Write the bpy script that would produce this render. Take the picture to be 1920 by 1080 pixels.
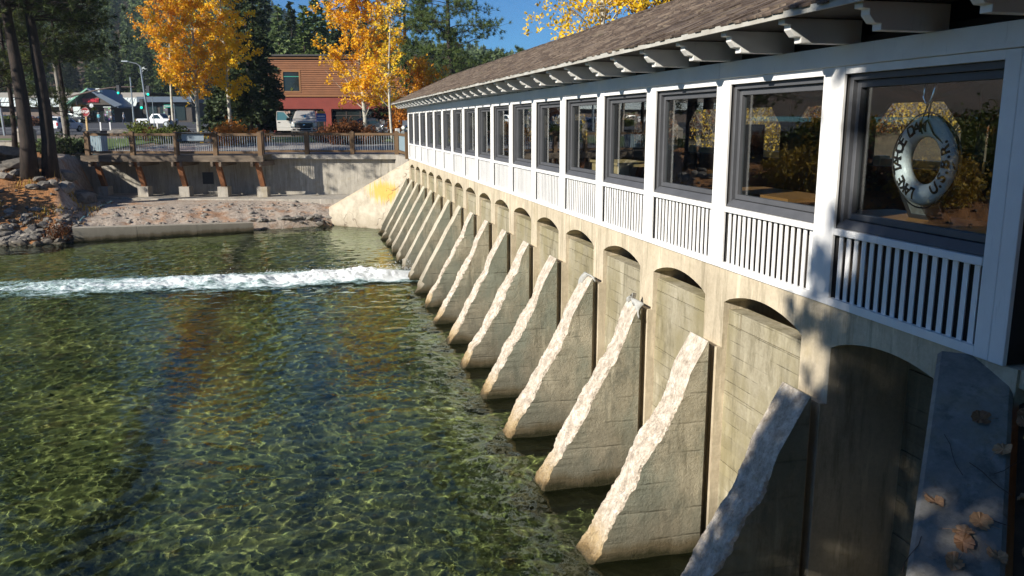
import bpy, bmesh, math, random
import numpy as np
from mathutils import Vector, Matrix, noise, Quaternion

for _o in list(bpy.data.objects):
    bpy.data.objects.remove(_o)
SC = bpy.context.scene
COL = SC.collection
R = math.radians
random.seed(7)
rng = np.random.default_rng(7)

# ------------------------------------------------------------------ camera
CAM = Vector((-4.294, -4.278, 1.541))
YAW, PITCH, FPX = 0.23518, 0.19459, 1567.8
cd = bpy.data.cameras.new('camera')
cam = bpy.data.objects.new('camera', cd)
COL.objects.link(cam)
cam.location = CAM
cd.sensor_fit = 'HORIZONTAL'
cd.sensor_width = 36.0
cd.lens = 36.0 * FPX / 1920.0
cd.clip_start = 0.1
cd.clip_end = 4000
_f = Vector((math.sin(YAW) * math.cos(PITCH), math.cos(YAW) * math.cos(PITCH), -math.sin(PITCH)))
cam.rotation_euler = _f.to_track_quat('-Z', 'Y').to_euler()
SC.camera = cam

# ------------------------------------------------------------------ sky and sun
SUN_EL, SUN_AZ = R(26.4), R(26)          # the sun stands over the left bank, a little behind the camera
sd = Vector((math.cos(SUN_AZ) * math.cos(SUN_EL), math.sin(SUN_AZ) * math.cos(SUN_EL), -math.sin(SUN_EL)))
W = bpy.data.worlds.new('World')
SC.world = W
W.use_nodes = True
_n = W.node_tree.nodes
_sky = _n.new('ShaderNodeTexSky')
_sky.sky_type = 'NISHITA'
_sky.sun_disc = False
_sky.sun_elevation = SUN_EL
_sky.sun_rotation = math.atan2(-sd.x, -sd.y)
_sky.altitude = 1900
_sky.air_density = 1.0
_sky.dust_density = 0.0
_sky.ozone_density = 3.0
_tint = _n.new('ShaderNodeMix')
_tint.data_type = 'RGBA'
_tint.blend_type = 'MULTIPLY'
_tint.inputs[0].default_value = 1.0
_tint.inputs[7].default_value = (0.45, 0.92, 1.32, 1)      # clear mountain air through a polariser
W.node_tree.links.new(_sky.outputs[0], _tint.inputs[6])
W.node_tree.links.new(_tint.outputs[2], _n['Background'].inputs[0])
_n['Background'].inputs[1].default_value = 0.052
ld = bpy.data.lights.new('sun', 'SUN')
ld.energy = 5.0
ld.angle = R(0.53)
ld.color = (1.0, 0.93, 0.81)
ld.cycles.is_caustics_light = True
lo = bpy.data.objects.new('sun', ld)
COL.objects.link(lo)
lo.rotation_euler = sd.to_track_quat('-Z', 'Y').to_euler()
SC.view_settings.view_transform = 'Standard'
SC.view_settings.look = 'None'
SC.view_settings.exposure = 0.60
SC.view_settings.gamma = 1.0
SC.view_settings.use_curve_mapping = False
SC.render.engine = 'CYCLES'
SC.cycles.use_denoising = True
SC.cycles.max_bounces = 8
SC.cycles.transparent_max_bounces = 16
SC.cycles.caustics_reflective = False

# ------------------------------------------------------------------ layout helpers
FW = Vector((math.sin(YAW), math.cos(YAW)))
RT = Vector((math.cos(YAW), -math.sin(YAW)))


def XD(X, D, z=0.0):
    """X metres to the right and D metres ahead of the photographer's spot."""
    p = Vector((CAM.x, CAM.y)) + FW * D + RT * X
    return Vector((p.x, p.y, z))


def at(u, D, z=0.0):
    """the spot D metres ahead, in the direction of column u of the photograph (1920 wide)"""
    w = D * math.cos(PITCH) + (CAM.z - z) * math.sin(PITCH)
    return XD((u - 960) / FPX * w, D, z)


def zv(v, D):
    """height of a point D metres ahead seen in row v of the photograph"""
    return CAM.z + D * math.tan(math.atan((540 - v) / FPX) - PITCH)


def toXD(x, y):
    dx, dy = x - CAM.x, y - CAM.y
    return dx * RT.x + dy * RT.y, dx * FW.x + dy * FW.y


# ------------------------------------------------------------------ object helpers
def thing(name, label, cat, loc=(0, 0, 0), rz=0.0, group=None):
    o = bpy.data.objects.new(name, None)
    COL.objects.link(o)
    o.empty_display_size = 0.3
    o.location = loc
    o.rotation_euler = (0, 0, rz)
    o['label'] = label
    o['category'] = cat
    if group:
        o['group'] = group
    return o


def tag(o, label, cat, group=None):
    o['label'] = label
    o['category'] = cat
    if group:
        o['group'] = group
    return o


def obj(name, mesh, mat=None, parent=None, loc=None, rot=None, scale=None, world=False):
    o = bpy.data.objects.new(name, mesh)
    COL.objects.link(o)
    if mat is not None:
        if isinstance(mat, (list, tuple)):
            if len(mesh.materials) == 0:
                for m in mat:
                    mesh.materials.append(m)
        elif len(mesh.materials) == 0:
            mesh.materials.append(mat)
    if loc is not None:
        o.location = loc
    if rot is not None:
        o.rotation_euler = rot
    if scale is not None:
        o.scale = scale
    if parent is not None:
        o.parent = parent
        if world:
            o.location = Vector(o.location) - root_loc(parent)
    return o


def root_loc(p):
    v = Vector(p.location)
    while p.parent:
        p = p.parent
        v += Vector(p.location)
    return v


def copy_tree(o, parent=None):
    c = o.copy()
    COL.objects.link(c)
    c.parent = parent
    for ch in KIDS.get(o.name, list(o.children)):
        copy_tree(ch, c)
    return c


KIDS = {}


def np_mesh(name, V, F, smooth=False, mats=None, mi=None):
    V = np.asarray(V, dtype=np.float32).reshape(-1, 3)
    F = np.asarray(F, dtype=np.int32)
    k = F.shape[1]
    m = bpy.data.meshes.new(name)
    m.vertices.add(len(V))
    m.vertices.foreach_set('co', V.ravel())
    m.loops.add(F.size)
    m.loops.foreach_set('vertex_index', F.ravel())
    m.polygons.add(len(F))
    m.polygons.foreach_set('loop_start', np.arange(0, F.size, k, dtype=np.int32))
    m.polygons.foreach_set('loop_total', np.full(len(F), k, dtype=np.int32))
    if mi is not None:
        m.polygons.foreach_set('material_index', np.asarray(mi, dtype=np.int32))
    m.update(calc_edges=True)
    if smooth:
        m.shade_smooth()
    if mats:
        for q in mats:
            m.materials.append(q)
    return m


class MB:
    """collects boxes, prisms, tubes into one mesh"""

    def __init__(s):
        s.v = []
        s.f = []
        s.m = []

    def add(s, vs, fs, mi=0):
        b = len(s.v)
        s.v += [tuple(p) for p in vs]
        s.f += [tuple(b + i for i in f) for f in fs]
        s.m += [mi] * len(fs)
        return s

    def box(s, x0, x1, y0, y1, z0, z1, mi=0, M=None):
        vs = [Vector(p) for p in ((x0, y0, z0), (x1, y0, z0), (x1, y1, z0), (x0, y1, z0), (x0, y0, z1), (x1, y0, z1), (x1, y1, z1), (x0, y1, z1))]
        if M is not None:
            vs = [M @ p for p in vs]
        return s.add(vs, [(0, 3, 2, 1), (4, 5, 6, 7), (0, 1, 5, 4), (1, 2, 6, 5), (2, 3, 7, 6), (3, 0, 4, 7)], mi)

    def prism(s, poly, axis, a, b, mi=0):
        """poly: 2-D outline extruded along axis 'x','y' or 'z' from a to b"""
        def P(p, t):
            return {'x': (t, p[0], p[1]), 'y': (p[0], t, p[1]), 'z': (p[0], p[1], t)}[axis]
        n = len(poly)
        vs = [P(p, a) for p in poly] + [P(p, b) for p in poly]
        area = sum(poly[i][0] * poly[(i + 1) % n][1] - poly[(i + 1) % n][0] * poly[i][1] for i in range(n))
        flip = (area < 0) != (axis == 'y')
        fs = [tuple(reversed(range(n))), tuple(range(n, 2 * n))] + [(i, (i + 1) % n, n + (i + 1) % n, n + i) for i in range(n)]
        if flip != (b < a):
            fs = [tuple(reversed(f)) for f in fs]
        return s.add(vs, fs, mi)

    def tube(s, pts, rad, n=8, mi=0, cap=True):
        pts = [Vector(p) for p in pts]
        if not isinstance(rad, (list, tuple)):
            rad = [rad] * len(pts)
        rings = []
        up = Vector((0.31, 0.17, 0.93)).normalized()
        for i, p in enumerate(pts):
            t = (pts[min(i + 1, len(pts) - 1)] - pts[max(i - 1, 0)])
            t = t.normalized() if t.length > 1e-9 else Vector((0, 0, 1))
            a = t.cross(up)
            if a.length < 1e-3:
                a = t.cross(Vector((1, 0, 0)))
            a.normalize()
            b = t.cross(a)
            rings.append([p + (a * math.cos(6.28318 * k / n) + b * math.sin(6.28318 * k / n)) * rad[i] for k in range(n)])
        vs = [q for r in rings for q in r]
        fs = []
        for i in range(len(pts) - 1):
            for k in range(n):
                fs.append((i * n + k, (i + 1) * n + k, (i + 1) * n + (k + 1) % n, i * n + (k + 1) % n))
        if cap:
            fs.append(tuple(range(n)))
            fs.append(tuple(reversed(range((len(pts) - 1) * n, len(pts) * n))))
        return s.add(vs, fs, mi)

    def lathe(s, prof, n=16, M=None, mi=0):
        vs = []
        for r, z in prof:
            for k in range(n):
                p = Vector((r * math.cos(6.28318 * k / n), r * math.sin(6.28318 * k / n), z))
                vs.append(M @ p if M is not None else p)
        fs = []
        for i in range(len(prof) - 1):
            for k in range(n):
                fs.append((i * n + k, i * n + (k + 1) % n, (i + 1) * n + (k + 1) % n, (i + 1) * n + k))
        fs.append(tuple(reversed(range(n))))
        fs.append(tuple(range((len(prof) - 1) * n, len(prof) * n)))
        return s.add(vs, fs, mi)

    def mesh(s, name, mats=None, smooth=False):
        m = bpy.data.meshes.new(name)
        m.from_pydata([tuple(v) for v in s.v], [], s.f)
        if any(s.m):
            m.polygons.foreach_set('material_index', s.m)
        m.update()
        if smooth:
            m.shade_smooth()
        if mats:
            for q in (mats if isinstance(mats, (list, tuple)) else [mats]):
                m.materials.append(q)
        return m


def bevel(o, w=0.006, seg=1):
    b = o.modifiers.new('bevel', 'BEVEL')
    b.width = w
    b.segments = seg
    b.limit_method = 'ANGLE'
    return o


# ------------------------------------------------------------------ materials
class NT:
    def __init__(s, name):
        s.mat = bpy.data.materials.new(name)
        s.mat.use_nodes = True
        s.t = s.mat.node_tree
        s.bsdf = s.t.nodes['Principled BSDF']
        s.out = s.t.nodes['Material Output']

    def n(s, typ, **kw):
        d = s.t.nodes.new('ShaderNode' + typ)
        for k, v in kw.items():
            setattr(d, k, v)
        return d

    def l(s, a, b):
        s.t.links.new(a, b)

    def pos(s, scale=(1, 1, 1), obj=False):
        if obj:
            src = s.n('TexCoord').outputs['Object']
        else:
            src = s.n('NewGeometry').outputs['Position']
        m = s.n('Mapping')
        m.inputs['Scale'].default_value = scale
        s.l(src, m.inputs['Vector'])
        return m.outputs[0]

    def noise(s, vec, scale, detail=4.0, rough=0.6, dist=0.0):
        d = s.n('TexNoise')
        d.inputs['Scale'].default_value = scale
        d.inputs['Detail'].default_value = detail
        d.inputs['Roughness'].default_value = rough
        d.inputs['Distortion'].default_value = dist
        s.l(vec, d.inputs['Vector'])
        return d.outputs['Fac']

    def ramp(s, fac, stops):
        r = s.n('ValToRGB')
        el = r.color_ramp.elements
        while len(el) > 1:
            el.remove(el[0])
        for i, (p, c) in enumerate(stops):
            e = el[0] if i == 0 else el.new(p)
            e.position = p
            c = c if isinstance(c, (list, tuple)) else (c, c, c)
            e.color = (c[0], c[1], c[2], 1)
        s.l(fac, r.inputs[0])
        return r.outputs[0]

    def mix(s, fac, a, b, mode='MIX'):
        m = s.n('Mix', data_type='RGBA', blend_type=mode)
        for sock, v in ((m.inputs[0], fac), (m.inputs[6], a), (m.inputs[7], b)):
            if isinstance(v, (int, float)):
                sock.default_value = v
            elif isinstance(v, (list, tuple)):
                sock.default_value = (v[0], v[1], v[2], 1)
            else:
                s.l(v, sock)
        return m.outputs[2]

    def math(s, op, a, b=0.0, c=None):
        m = s.n('Math', operation=op)
        for i, v in enumerate((a, b) if c is None else (a, b, c)):
            if isinstance(v, (int, float)):
                m.inputs[i].default_value = v
            else:
                s.l(v, m.inputs[i])
        return m.outputs[0]

    def maprange(s, v, a, b, c=0.0, d=1.0):
        m = s.n('MapRange')
        s.l(v, m.inputs[0])
        for i, q in enumerate((a, b, c, d)):
            m.inputs[i + 1].default_value = q
        return m.outputs[0]

    def bump(s, h, strength=0.3, dist=0.02, prev=None):
        b = s.n('Bump')
        b.inputs['Strength'].default_value = strength
        b.inputs['Distance'].default_value = dist
        s.l(h, b.inputs['Height'])
        if prev is not None:
            s.l(prev, b.inputs['Normal'])
        return b.outputs[0]

    def done(s, col=None, rough=0.8, normal=None, **kw):
        if col is not None:
            if isinstance(col, (list, tuple)):
                s.bsdf.inputs['Base Color'].default_value = (col[0], col[1], col[2], 1)
            else:
                s.l(col, s.bsdf.inputs['Base Color'])
        if isinstance(rough, (int, float)):
            s.bsdf.inputs['Roughness'].default_value = rough
        else:
            s.l(rough, s.bsdf.inputs['Roughness'])
        if normal is not None:
            s.l(normal, s.bsdf.inputs['Normal'])
        for k, v in kw.items():
            s.bsdf.inputs[k.replace('_', ' ')].default_value = v
        return s.mat


def simple(name, c1, c2=None, scale=6.0, rough=0.7, bump=0.0, bscale=40.0, obj=False, metal=0.0, stretch=(1, 1, 1), spec=None):
    t = NT(name)
    v = t.pos(stretch, obj)
    col = c1
    if c2 is not None:
        col = t.ramp(t.noise(v, scale, 5), [(0.3, c1), (0.7, c2)])
    nm = t.bump(t.noise(v, bscale, 5), bump, 0.01) if bump else None
    t.done(col, rough, nm, Metallic=metal)
    if spec is not None:
        t.bsdf.inputs['Specular IOR Level'].default_value = spec
    return t.mat


def random_tint(t, col, amt=0.25):
    """a small lightness change from object to object"""
    oi = t.n('ObjectInfo')
    h = t.n('HueSaturation')
    t.l(t.maprange(oi.outputs['Random'], 0, 1, 1 - amt, 1 + amt), h.inputs['Value'])
    t.l(col, h.inputs['Color'])
    return h.outputs[0]


def concrete(name, light, dark, boards=None, axis='z', bscale=60, bstr=0.35, stain=True, wet=True, tint=None, rot=None):
    t = NT(name)
    g = t.pos()
    sep = t.n('SeparateXYZ')
    t.l(g, sep.inputs[0])
    X, Y, Z = sep.outputs
    big = t.noise(g, 1.3, 6, 0.65)
    fine = t.noise(g, 22, 5, 0.7)
    f = t.math('ADD', t.math('MULTIPLY', big, 0.65), t.math('MULTIPLY', fine, 0.35))
    col = t.ramp(f, [(0.32, dark), (0.62, light)])
    if stain:
        sv = t.pos((3.5, 3.5, 0.45))
        s1 = t.noise(sv, 1.6, 6, 0.7)
        col = t.mix(t.maprange(s1, 0.52, 0.72, 0, 0.85), col, tuple(c * k for c, k in zip(dark, (0.55, 0.56, 0.5))), 'MIX')
        s2 = t.noise(t.pos((3, 3, 0.5)), 2.3, 5, 0.6)
        col = t.mix(t.maprange(s2, 0.56, 0.70, 0, 0.6), col, tuple(min(1, c * 1.4) for c in light))
        s4 = t.noise(t.pos((7, 7, 0.35)), 1.3, 5, 0.6)
        col = t.mix(t.maprange(s4, 0.64, 0.72, 0, 0.55), col, (0.16, 0.105, 0.05))
        s5 = t.noise(g, 0.8, 6, 0.7)
        col = t.mix(t.maprange(s5, 0.55, 0.68, 0, 0.45), col, (0.33, 0.27, 0.15))
    if tint:
        s3 = t.noise(t.pos((1.5, 1.5, 0.8)), 1.1, 5, 0.6)
        col = t.mix(t.maprange(s3, 0.42, 0.60, 0, 0.8), col, tint)
        s6 = t.noise(t.pos((2.2, 2.2, 0.9)), 2.1, 6, 0.7)
        col = t.mix(t.maprange(s6, 0.53, 0.68, 0, 0.6), col, tuple(c * 0.45 for c in tint))
    bn = t.bump(t.noise(g, bscale, 6, 0.75), bstr, 0.02)
    bn = t.bump(t.noise(g, 7, 4, 0.6), 0.35, 0.03, bn)
    if boards:
        wob = t.math('MULTIPLY', t.noise(g, 1.4, 4), 0.16)
        src = Z if axis == 'z' else t.math('ADD', t.math('MULTIPLY', X, 0.967), t.math('MULTIPLY', Y, -0.257))
        fr = t.math('FRACT', t.math('ADD', t.math('DIVIDE', src, boards), wob))
        edge = t.math('ABSOLUTE', t.math('SUBTRACT', fr, 0.5))
        line = t.maprange(t.math('ADD', edge, t.math('MULTIPLY', t.math('SUBTRACT', t.noise(g, 14, 3), 0.5), 0.06)), 0.45, 0.5, 0, 1)
        gate = t.maprange(t.noise(g, 2.3, 4), 0.44, 0.62, 0.0, 1.0)
        line = t.math('MULTIPLY', line, gate)
        col = t.mix(t.math('MULTIPLY', line, 0.45), col, tuple(c * 0.35 for c in dark))
        cell = t.n('TexWhiteNoise', noise_dimensions='1D')
        t.l(t.math('FLOOR', t.math('ADD', t.math('DIVIDE', src, boards), wob)), cell.inputs['W'])
        col = t.mix(t.math('MULTIPLY', cell.outputs[0], 0.28), col, tuple(c * 0.62 for c in dark))
        bn = t.bump(t.math('SUBTRACT', 1.0, line), 0.6, 0.015, bn)
    if wet:
        jit = t.math('MULTIPLY', t.noise(t.pos((1, 1, 0.3)), 3.0, 4), 0.25)
        zz = t.math('ADD', Z, jit)
        col = t.mix(t.maprange(zz, -2.3, -2.95, 0, 0.62), col, (0.13, 0.115, 0.085))
        col = t.mix(t.maprange(zz, -2.94, -3.04, 0, 0.7), col, (0.085, 0.06, 0.025))
        col = t.mix(t.maprange(zz, -3.06, -3.14, 0, 0.9), col, (0.022, 0.022, 0.008))
    t.done(col, 0.88, bn)
    t.bsdf.inputs['Specular IOR Level'].default_value = 0.25
    return t.mat


CONC_FACE = concrete('concrete_arcade', (0.60, 0.52, 0.39), (0.40, 0.34, 0.25), bscale=50, bstr=0.25)
CONC_BOARD = concrete('concrete_board_marked', (0.44, 0.40, 0.30), (0.25, 0.22, 0.15), boards=0.155, bscale=45, bstr=0.4, tint=(0.27, 0.235, 0.13))
CONC_BUTT = concrete('concrete_buttress', (0.50, 0.45, 0.34), (0.20, 0.185, 0.135), boards=0.34, bscale=38, bstr=0.8, tint=(0.24, 0.265, 0.215))
CONC_BAY_SHADE = concrete('concrete_bay_shade', (0.27, 0.23, 0.155), (0.14, 0.115, 0.075), boards=0.155, bscale=45, bstr=0.4)  # nearest bay: its shade is put into a darker concrete colour
CONC_WING = concrete('concrete_wing_wall', (0.55, 0.50, 0.40), (0.36, 0.32, 0.25), bscale=40, bstr=0.3)
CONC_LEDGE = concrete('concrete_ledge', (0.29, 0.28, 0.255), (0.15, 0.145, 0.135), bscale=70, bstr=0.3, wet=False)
CONC_RET = concrete('concrete_retaining', (0.46, 0.43, 0.37), (0.33, 0.305, 0.26), boards=0.19, axis='u', bscale=30, bstr=0.3, wet=False)
CONC_PLAIN = concrete('concrete_plain', (0.42, 0.39, 0.34), (0.30, 0.275, 0.24), bscale=30, bstr=0.3, wet=False)
CONC_KERB = concrete('concrete_kerb', (0.50, 0.45, 0.37), (0.38, 0.34, 0.28), bscale=30, bstr=0.2, stain=False)


def _raw():
    t = NT('eroded_aggregate')
    g = t.pos()
    v = t.n('TexVoronoi')
    v.inputs['Scale'].default_value = 28
    t.l(g, v.inputs['Vector'])
    f = t.noise(g, 9, 6, 0.7)
    col = t.ramp(f, [(0.3, (0.30, 0.25, 0.20)), (0.47, (0.50, 0.43, 0.35)), (0.62, (0.68, 0.62, 0.54)), (0.75, (0.76, 0.71, 0.64))])
    col = t.mix(t.maprange(t.noise(g, 34, 5, 0.75), 0.56, 0.68, 0, 0.65), col, (0.20, 0.16, 0.12))
    sep = t.n('SeparateXYZ')
    t.l(g, sep.inputs[0])
    jit = t.math('MULTIPLY', t.noise(g, 3.0, 4), 0.35)
    zz = t.math('ADD', sep.outputs[2], jit)
    col = t.mix(t.maprange(zz, -2.6, -2.9, 0, 0.7), col, (0.36, 0.25, 0.10))
    col = t.mix(t.maprange(zz, -2.92, -3.04, 0, 0.75), col, (0.13, 0.075, 0.02))
    col = t.mix(t.maprange(zz, -3.02, -3.1, 0, 0.9), col, (0.025, 0.022, 0.008))
    bn = t.bump(v.outputs['Distance'], 0.6, 0.03)
    bn = t.bump(t.noise(g, 60, 5, 0.7), 0.5, 0.02, bn)
    return t.done(col, 0.9, bn)


RAW = _raw()
MORTAR = simple('mortar_patch', (0.50, 0.51, 0.50), (0.33, 0.33, 0.31), 9, 0.9, 0.6, 30)


def _white(name, base=0.82, tintc=(1, 1, 1)):
    t = NT(name)
    g = t.pos((1, 1, 1))
    n1 = t.noise(t.pos((9, 9, 1.2)), 3.0, 6, 0.7)
    n2 = t.noise(g, 2.2, 5, 0.6)
    c = (base * tintc[0], base * tintc[1], base * tintc[2])
    col = t.ramp(n2, [(0.25, tuple(x * 0.90 for x in c)), (0.6, c)])
    col = t.mix(t.maprange(n1, 0.60, 0.76, 0, 0.45), col, tuple(x * 0.5 for x in c))
    fl = t.noise(g, 26, 5, 0.7)
    col = t.mix(t.maprange(fl, 0.70, 0.74, 0, 0.55), col, (0.33, 0.29, 0.24))
    bn = t.bump(t.noise(t.pos((40, 40, 3)), 3.0, 5, 0.7), 0.22, 0.008)
    return t.done(col, 0.55, bn)


WHITE = _white('white_paint')
WHITE_ROUGH = _white('white_paint_rafters', 0.78, (1, 0.99, 0.96))
GREY_SIDE = simple('grey_paint_post', (0.10, 0.098, 0.10), (0.075, 0.073, 0.075), 6, 0.6, 0.15, 30, stretch=(1, 1, 0.2))
GREY_FRAME = simple('grey_paint_window', (0.092, 0.096, 0.108), (0.072, 0.076, 0.086), 5, 0.5, 0.08, 40)
FASCIA = simple('fascia_paint', (0.50, 0.50, 0.47), (0.33, 0.31, 0.27), 3, 0.7, 0.2, 30)
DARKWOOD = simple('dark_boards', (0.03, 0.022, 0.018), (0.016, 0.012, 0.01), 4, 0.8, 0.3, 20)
WARMWOOD = simple('varnished_pine', (0.36, 0.18, 0.06), (0.26, 0.12, 0.04), 2.5, 0.5, 0.1, 30, stretch=(1, 0.2, 4))
CREAMWOOD = simple('pale_pine', (0.62, 0.45, 0.22), (0.5, 0.34, 0.15), 3, 0.6, 0.1, 30, stretch=(1, 0.2, 4))
BROWNRAIL = simple('brown_rail_stain', (0.17, 0.10, 0.045), (0.115, 0.066, 0.03), 3, 0.65, 0.2, 25)
OLDBEAM = simple('weathered_beam', (0.21, 0.165, 0.12), (0.09, 0.068, 0.05), 2.0, 0.85, 0.4, 18, stretch=(0.5, 0.5, 3))
RUSTSTRUT = simple('stained_strut', (0.26, 0.105, 0.04), (0.16, 0.065, 0.028), 4, 0.7, 0.2, 20)
PICKET = simple('steel_picket', (0.45, 0.50, 0.52), None, rough=0.5, metal=0.2)
STEEL = simple('galvanised_steel', (0.42, 0.46, 0.47), (0.34, 0.37, 0.38), 8, 0.4, metal=0.7)
DARKSTEEL = simple('dark_steel', (0.03, 0.033, 0.04), None, rough=0.5)
ASPHALT = simple('asphalt', (0.058, 0.06, 0.066), (0.042, 0.043, 0.048), 0.7, 0.9, 0.2, 40)
PATHC = simple('path_concrete', (0.30, 0.285, 0.27), (0.22, 0.21, 0.2), 0.9, 0.9, 0.2, 20)
WHITELINE = simple('road_paint', (0.72, 0.72, 0.7), (0.5, 0.5, 0.48), 3, 0.7)
MESHPANEL = simple('mesh_panel', (0.24, 0.33, 0.38), None, rough=0.5)
BLACK = simple('black_rubber', (0.012, 0.012, 0.013), None, rough=0.7)
CHROME = simple('chrome', (0.75, 0.76, 0.78), None, rough=0.12, metal=1.0)


def _shingle():
    t = NT('cedar_shingle')
    g = t.pos((3, 3, 3))
    a = t.noise(t.pos((1.0, 14, 14)), 3.0, 5, 0.7)
    b = t.noise(g, 0.9, 4, 0.6)
    oi = t.n('ObjectInfo')
    wn = t.n('TexWhiteNoise', noise_dimensions='2D')
    mp = t.pos((0.0, 1 / 0.125, 1 / 0.067))
    sep = t.n('SeparateXYZ')
    t.l(mp, sep.inputs[0])
    cmb = t.n('CombineXYZ')
    t.l(t.math('FLOOR', sep.outputs[1]), cmb.inputs[0])
    t.l(t.math('FLOOR', sep.outputs[2]), cmb.inputs[1])
    t.l(cmb.outputs[0], wn.inputs['Vector'])
    f = t.math('ADD', t.math('MULTIPLY', a, 0.5), t.math('MULTIPLY', wn.outputs[0], 0.5))
    col = t.ramp(f, [(0.15, (0.04, 0.028, 0.022)), (0.45, (0.085, 0.06, 0.046)), (0.7, (0.15, 0.115, 0.088)), (0.92, (0.24, 0.19, 0.15))])
    col = t.mix(t.maprange(b, 0.6, 0.75, 0, 0.5), col, (0.10, 0.10, 0.05))
    bn = t.bump(t.noise(t.pos((4, 60, 60)), 2.0, 4, 0.7), 0.6, 0.01)
    return t.done(col, 0.9, bn)


SHINGLE = _shingle()


def _glass(name, tint=(0.86, 0.9, 0.9)):
    t = NT(name)
    t.t.nodes.remove(t.bsdf)
    lw = t.n('LayerWeight')
    lw.inputs['Blend'].default_value = 0.5
    tr = t.n('BsdfTransparent')
    tr.inputs[0].default_value = (*tint, 1)
    gl = t.n('BsdfGlossy')
    gl.inputs['Roughness'].default_value = 0.01
    gl.inputs[0].default_value = (1, 1, 1, 1)
    f = t.math('ADD', 0.085, t.math('MULTIPLY', 0.9, t.math('POWER', lw.outputs['Facing'], 5.0)))
    mx = t.n('MixShader')
    t.l(f, mx.inputs[0])
    t.l(tr.outputs[0], mx.inputs[1])
    t.l(gl.outputs[0], mx.inputs[2])
    t.l(mx.outputs[0], t.out.inputs[0])
    return t.mat


GLASS = _glass('window_glass')
CARGLASS = NT('car_glass').done((0.015, 0.03, 0.038), 0.05)


def leafmat(name, cols, trans=0.25, scale=1.5, rough=0.6):
    t = NT(name)
    g = t.pos()
    n1 = t.noise(g, scale, 3, 0.6)
    wn = t.n('TexNoise')
    wn.inputs['Scale'].default_value = 9.0
    t.l(g, wn.inputs['Vector'])
    f = t.math('ADD', t.math('MULTIPLY', n1, 0.55), t.math('MULTIPLY', wn.outputs['Fac'], 0.45))
    k = len(cols)
    col = t.ramp(f, [(0.3 + 0.4 * i / max(1, k - 1), c) for i, c in enumerate(cols)])
    t.done(col, rough)
    t.bsdf.inputs['Specular IOR Level'].default_value = 0.2
    if trans:
        tl = t.n('BsdfTranslucent')
        t.l(col, tl.inputs[0])
        mx = t.n('MixShader')
        mx.inputs[0].default_value = trans
        t.l(t.bsdf.outputs[0], mx.inputs[1])
        t.l(tl.outputs[0], mx.inputs[2])
        t.l(mx.outputs[0], t.out.inputs[0])
    return t.mat


ASPEN_L = leafmat('aspen_leaves_gold', [(0.70, 0.27, 0.015), (0.88, 0.50, 0.025), (0.94, 0.68, 0.05)], 0.35)
ASPEN_Y = leafmat('aspen_leaves_yellow', [(0.74, 0.40, 0.02), (0.92, 0.64, 0.035), (0.94, 0.76, 0.08)], 0.35)
ASPEN_O = leafmat('aspen_leaves_orange', [(0.62, 0.21, 0.02), (0.84, 0.42, 0.025), (0.82, 0.52, 0.05)], 0.3)
NEEDLE = leafmat('pine_needles', [(0.045, 0.075, 0.022), (0.09, 0.135, 0.038), (0.17, 0.20, 0.05)], 0.15, 0.9)
NEEDLE_D = leafmat('fir_needles_dark', [(0.022, 0.038, 0.016), (0.042, 0.064, 0.025), (0.08, 0.10, 0.032)], 0.1, 0.9)
NEEDLE_F = leafmat('conifer_needles', [(0.06, 0.10, 0.04), (0.115, 0.165, 0.058), (0.18, 0.22, 0.08)], 0.1, 0.5)
NEEDLE_NEAR = leafmat('pine_needles_near', [(0.025, 0.042, 0.016), (0.06, 0.085, 0.025), (0.18, 0.18, 0.03)], 0.15, 0.8)
SHRUB_G = leafmat('shrub_green', [(0.06, 0.09, 0.02), (0.13, 0.16, 0.03), (0.2, 0.21, 0.05)], 0.2, 2)
SHRUB_O = leafmat('shrub_orange', [(0.32, 0.10, 0.015), (0.52, 0.2, 0.03), (0.45, 0.25, 0.05)], 0.25, 2)
SHRUB_R = leafmat('shrub_russet', [(0.07, 0.028, 0.012), (0.14, 0.05, 0.018), (0.18, 0.085, 0.02)], 0.2, 1.2)
SHRUB_Y = leafmat('shrub_yellow', [(0.3, 0.18, 0.02), (0.5, 0.33, 0.05), (0.25, 0.2, 0.06)], 0.25, 2)
BARK_P = simple('pine_bark', (0.052, 0.036, 0.028), (0.012, 0.01, 0.009), 9, 0.9, 0.9, 12, stretch=(1, 1, 0.25))
BARK_A = simple('aspen_bark', (0.62, 0.60, 0.52), (0.32, 0.3, 0.25), 3.5, 0.8, 0.2, 12)
TWIG = simple('bare_twigs', (0.30, 0.25, 0.18), (0.17, 0.13, 0.09), 5, 0.8)


def _ground():
    t = NT('bank_soil')
    g = t.pos()
    a = t.noise(g, 0.7, 6, 0.65)
    b = t.noise(g, 9, 5, 0.7)
    f = t.math('ADD', t.math('MULTIPLY', a, 0.6), t.math('MULTIPLY', b, 0.4))
    col = t.ramp(f, [(0.3, (0.10, 0.062, 0.038)), (0.45, (0.22, 0.115, 0.05)), (0.56, (0.36, 0.18, 0.075)), (0.7, (0.30, 0.23, 0.15))])
    bn = t.bump(b, 0.8, 0.06)
    return t.done(col, 0.95, bn)


SOIL = _ground()


def _rub():
    t = NT('grouted_rubble')
    g = t.pos()
    v = t.n('TexVoronoi')
    v.inputs['Scale'].default_value = 4.5
    t.l(g, v.inputs['Vector'])
    b = t.noise(g, 5, 6, 0.7)
    col = t.ramp(b, [(0.3, (0.24, 0.19, 0.14)), (0.5, (0.40, 0.33, 0.26)), (0.68, (0.50, 0.43, 0.35))])
    col = t.mix(t.maprange(t.noise(g, 0.8, 4), 0.55, 0.7, 0, 0.6), col, (0.36, 0.2, 0.1))
    bn = t.bump(t.noise(g, 16, 5, 0.7), 0.8, 0.05)
    return t.done(col, 0.95, bn)


RUBBLE = _rub()


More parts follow.
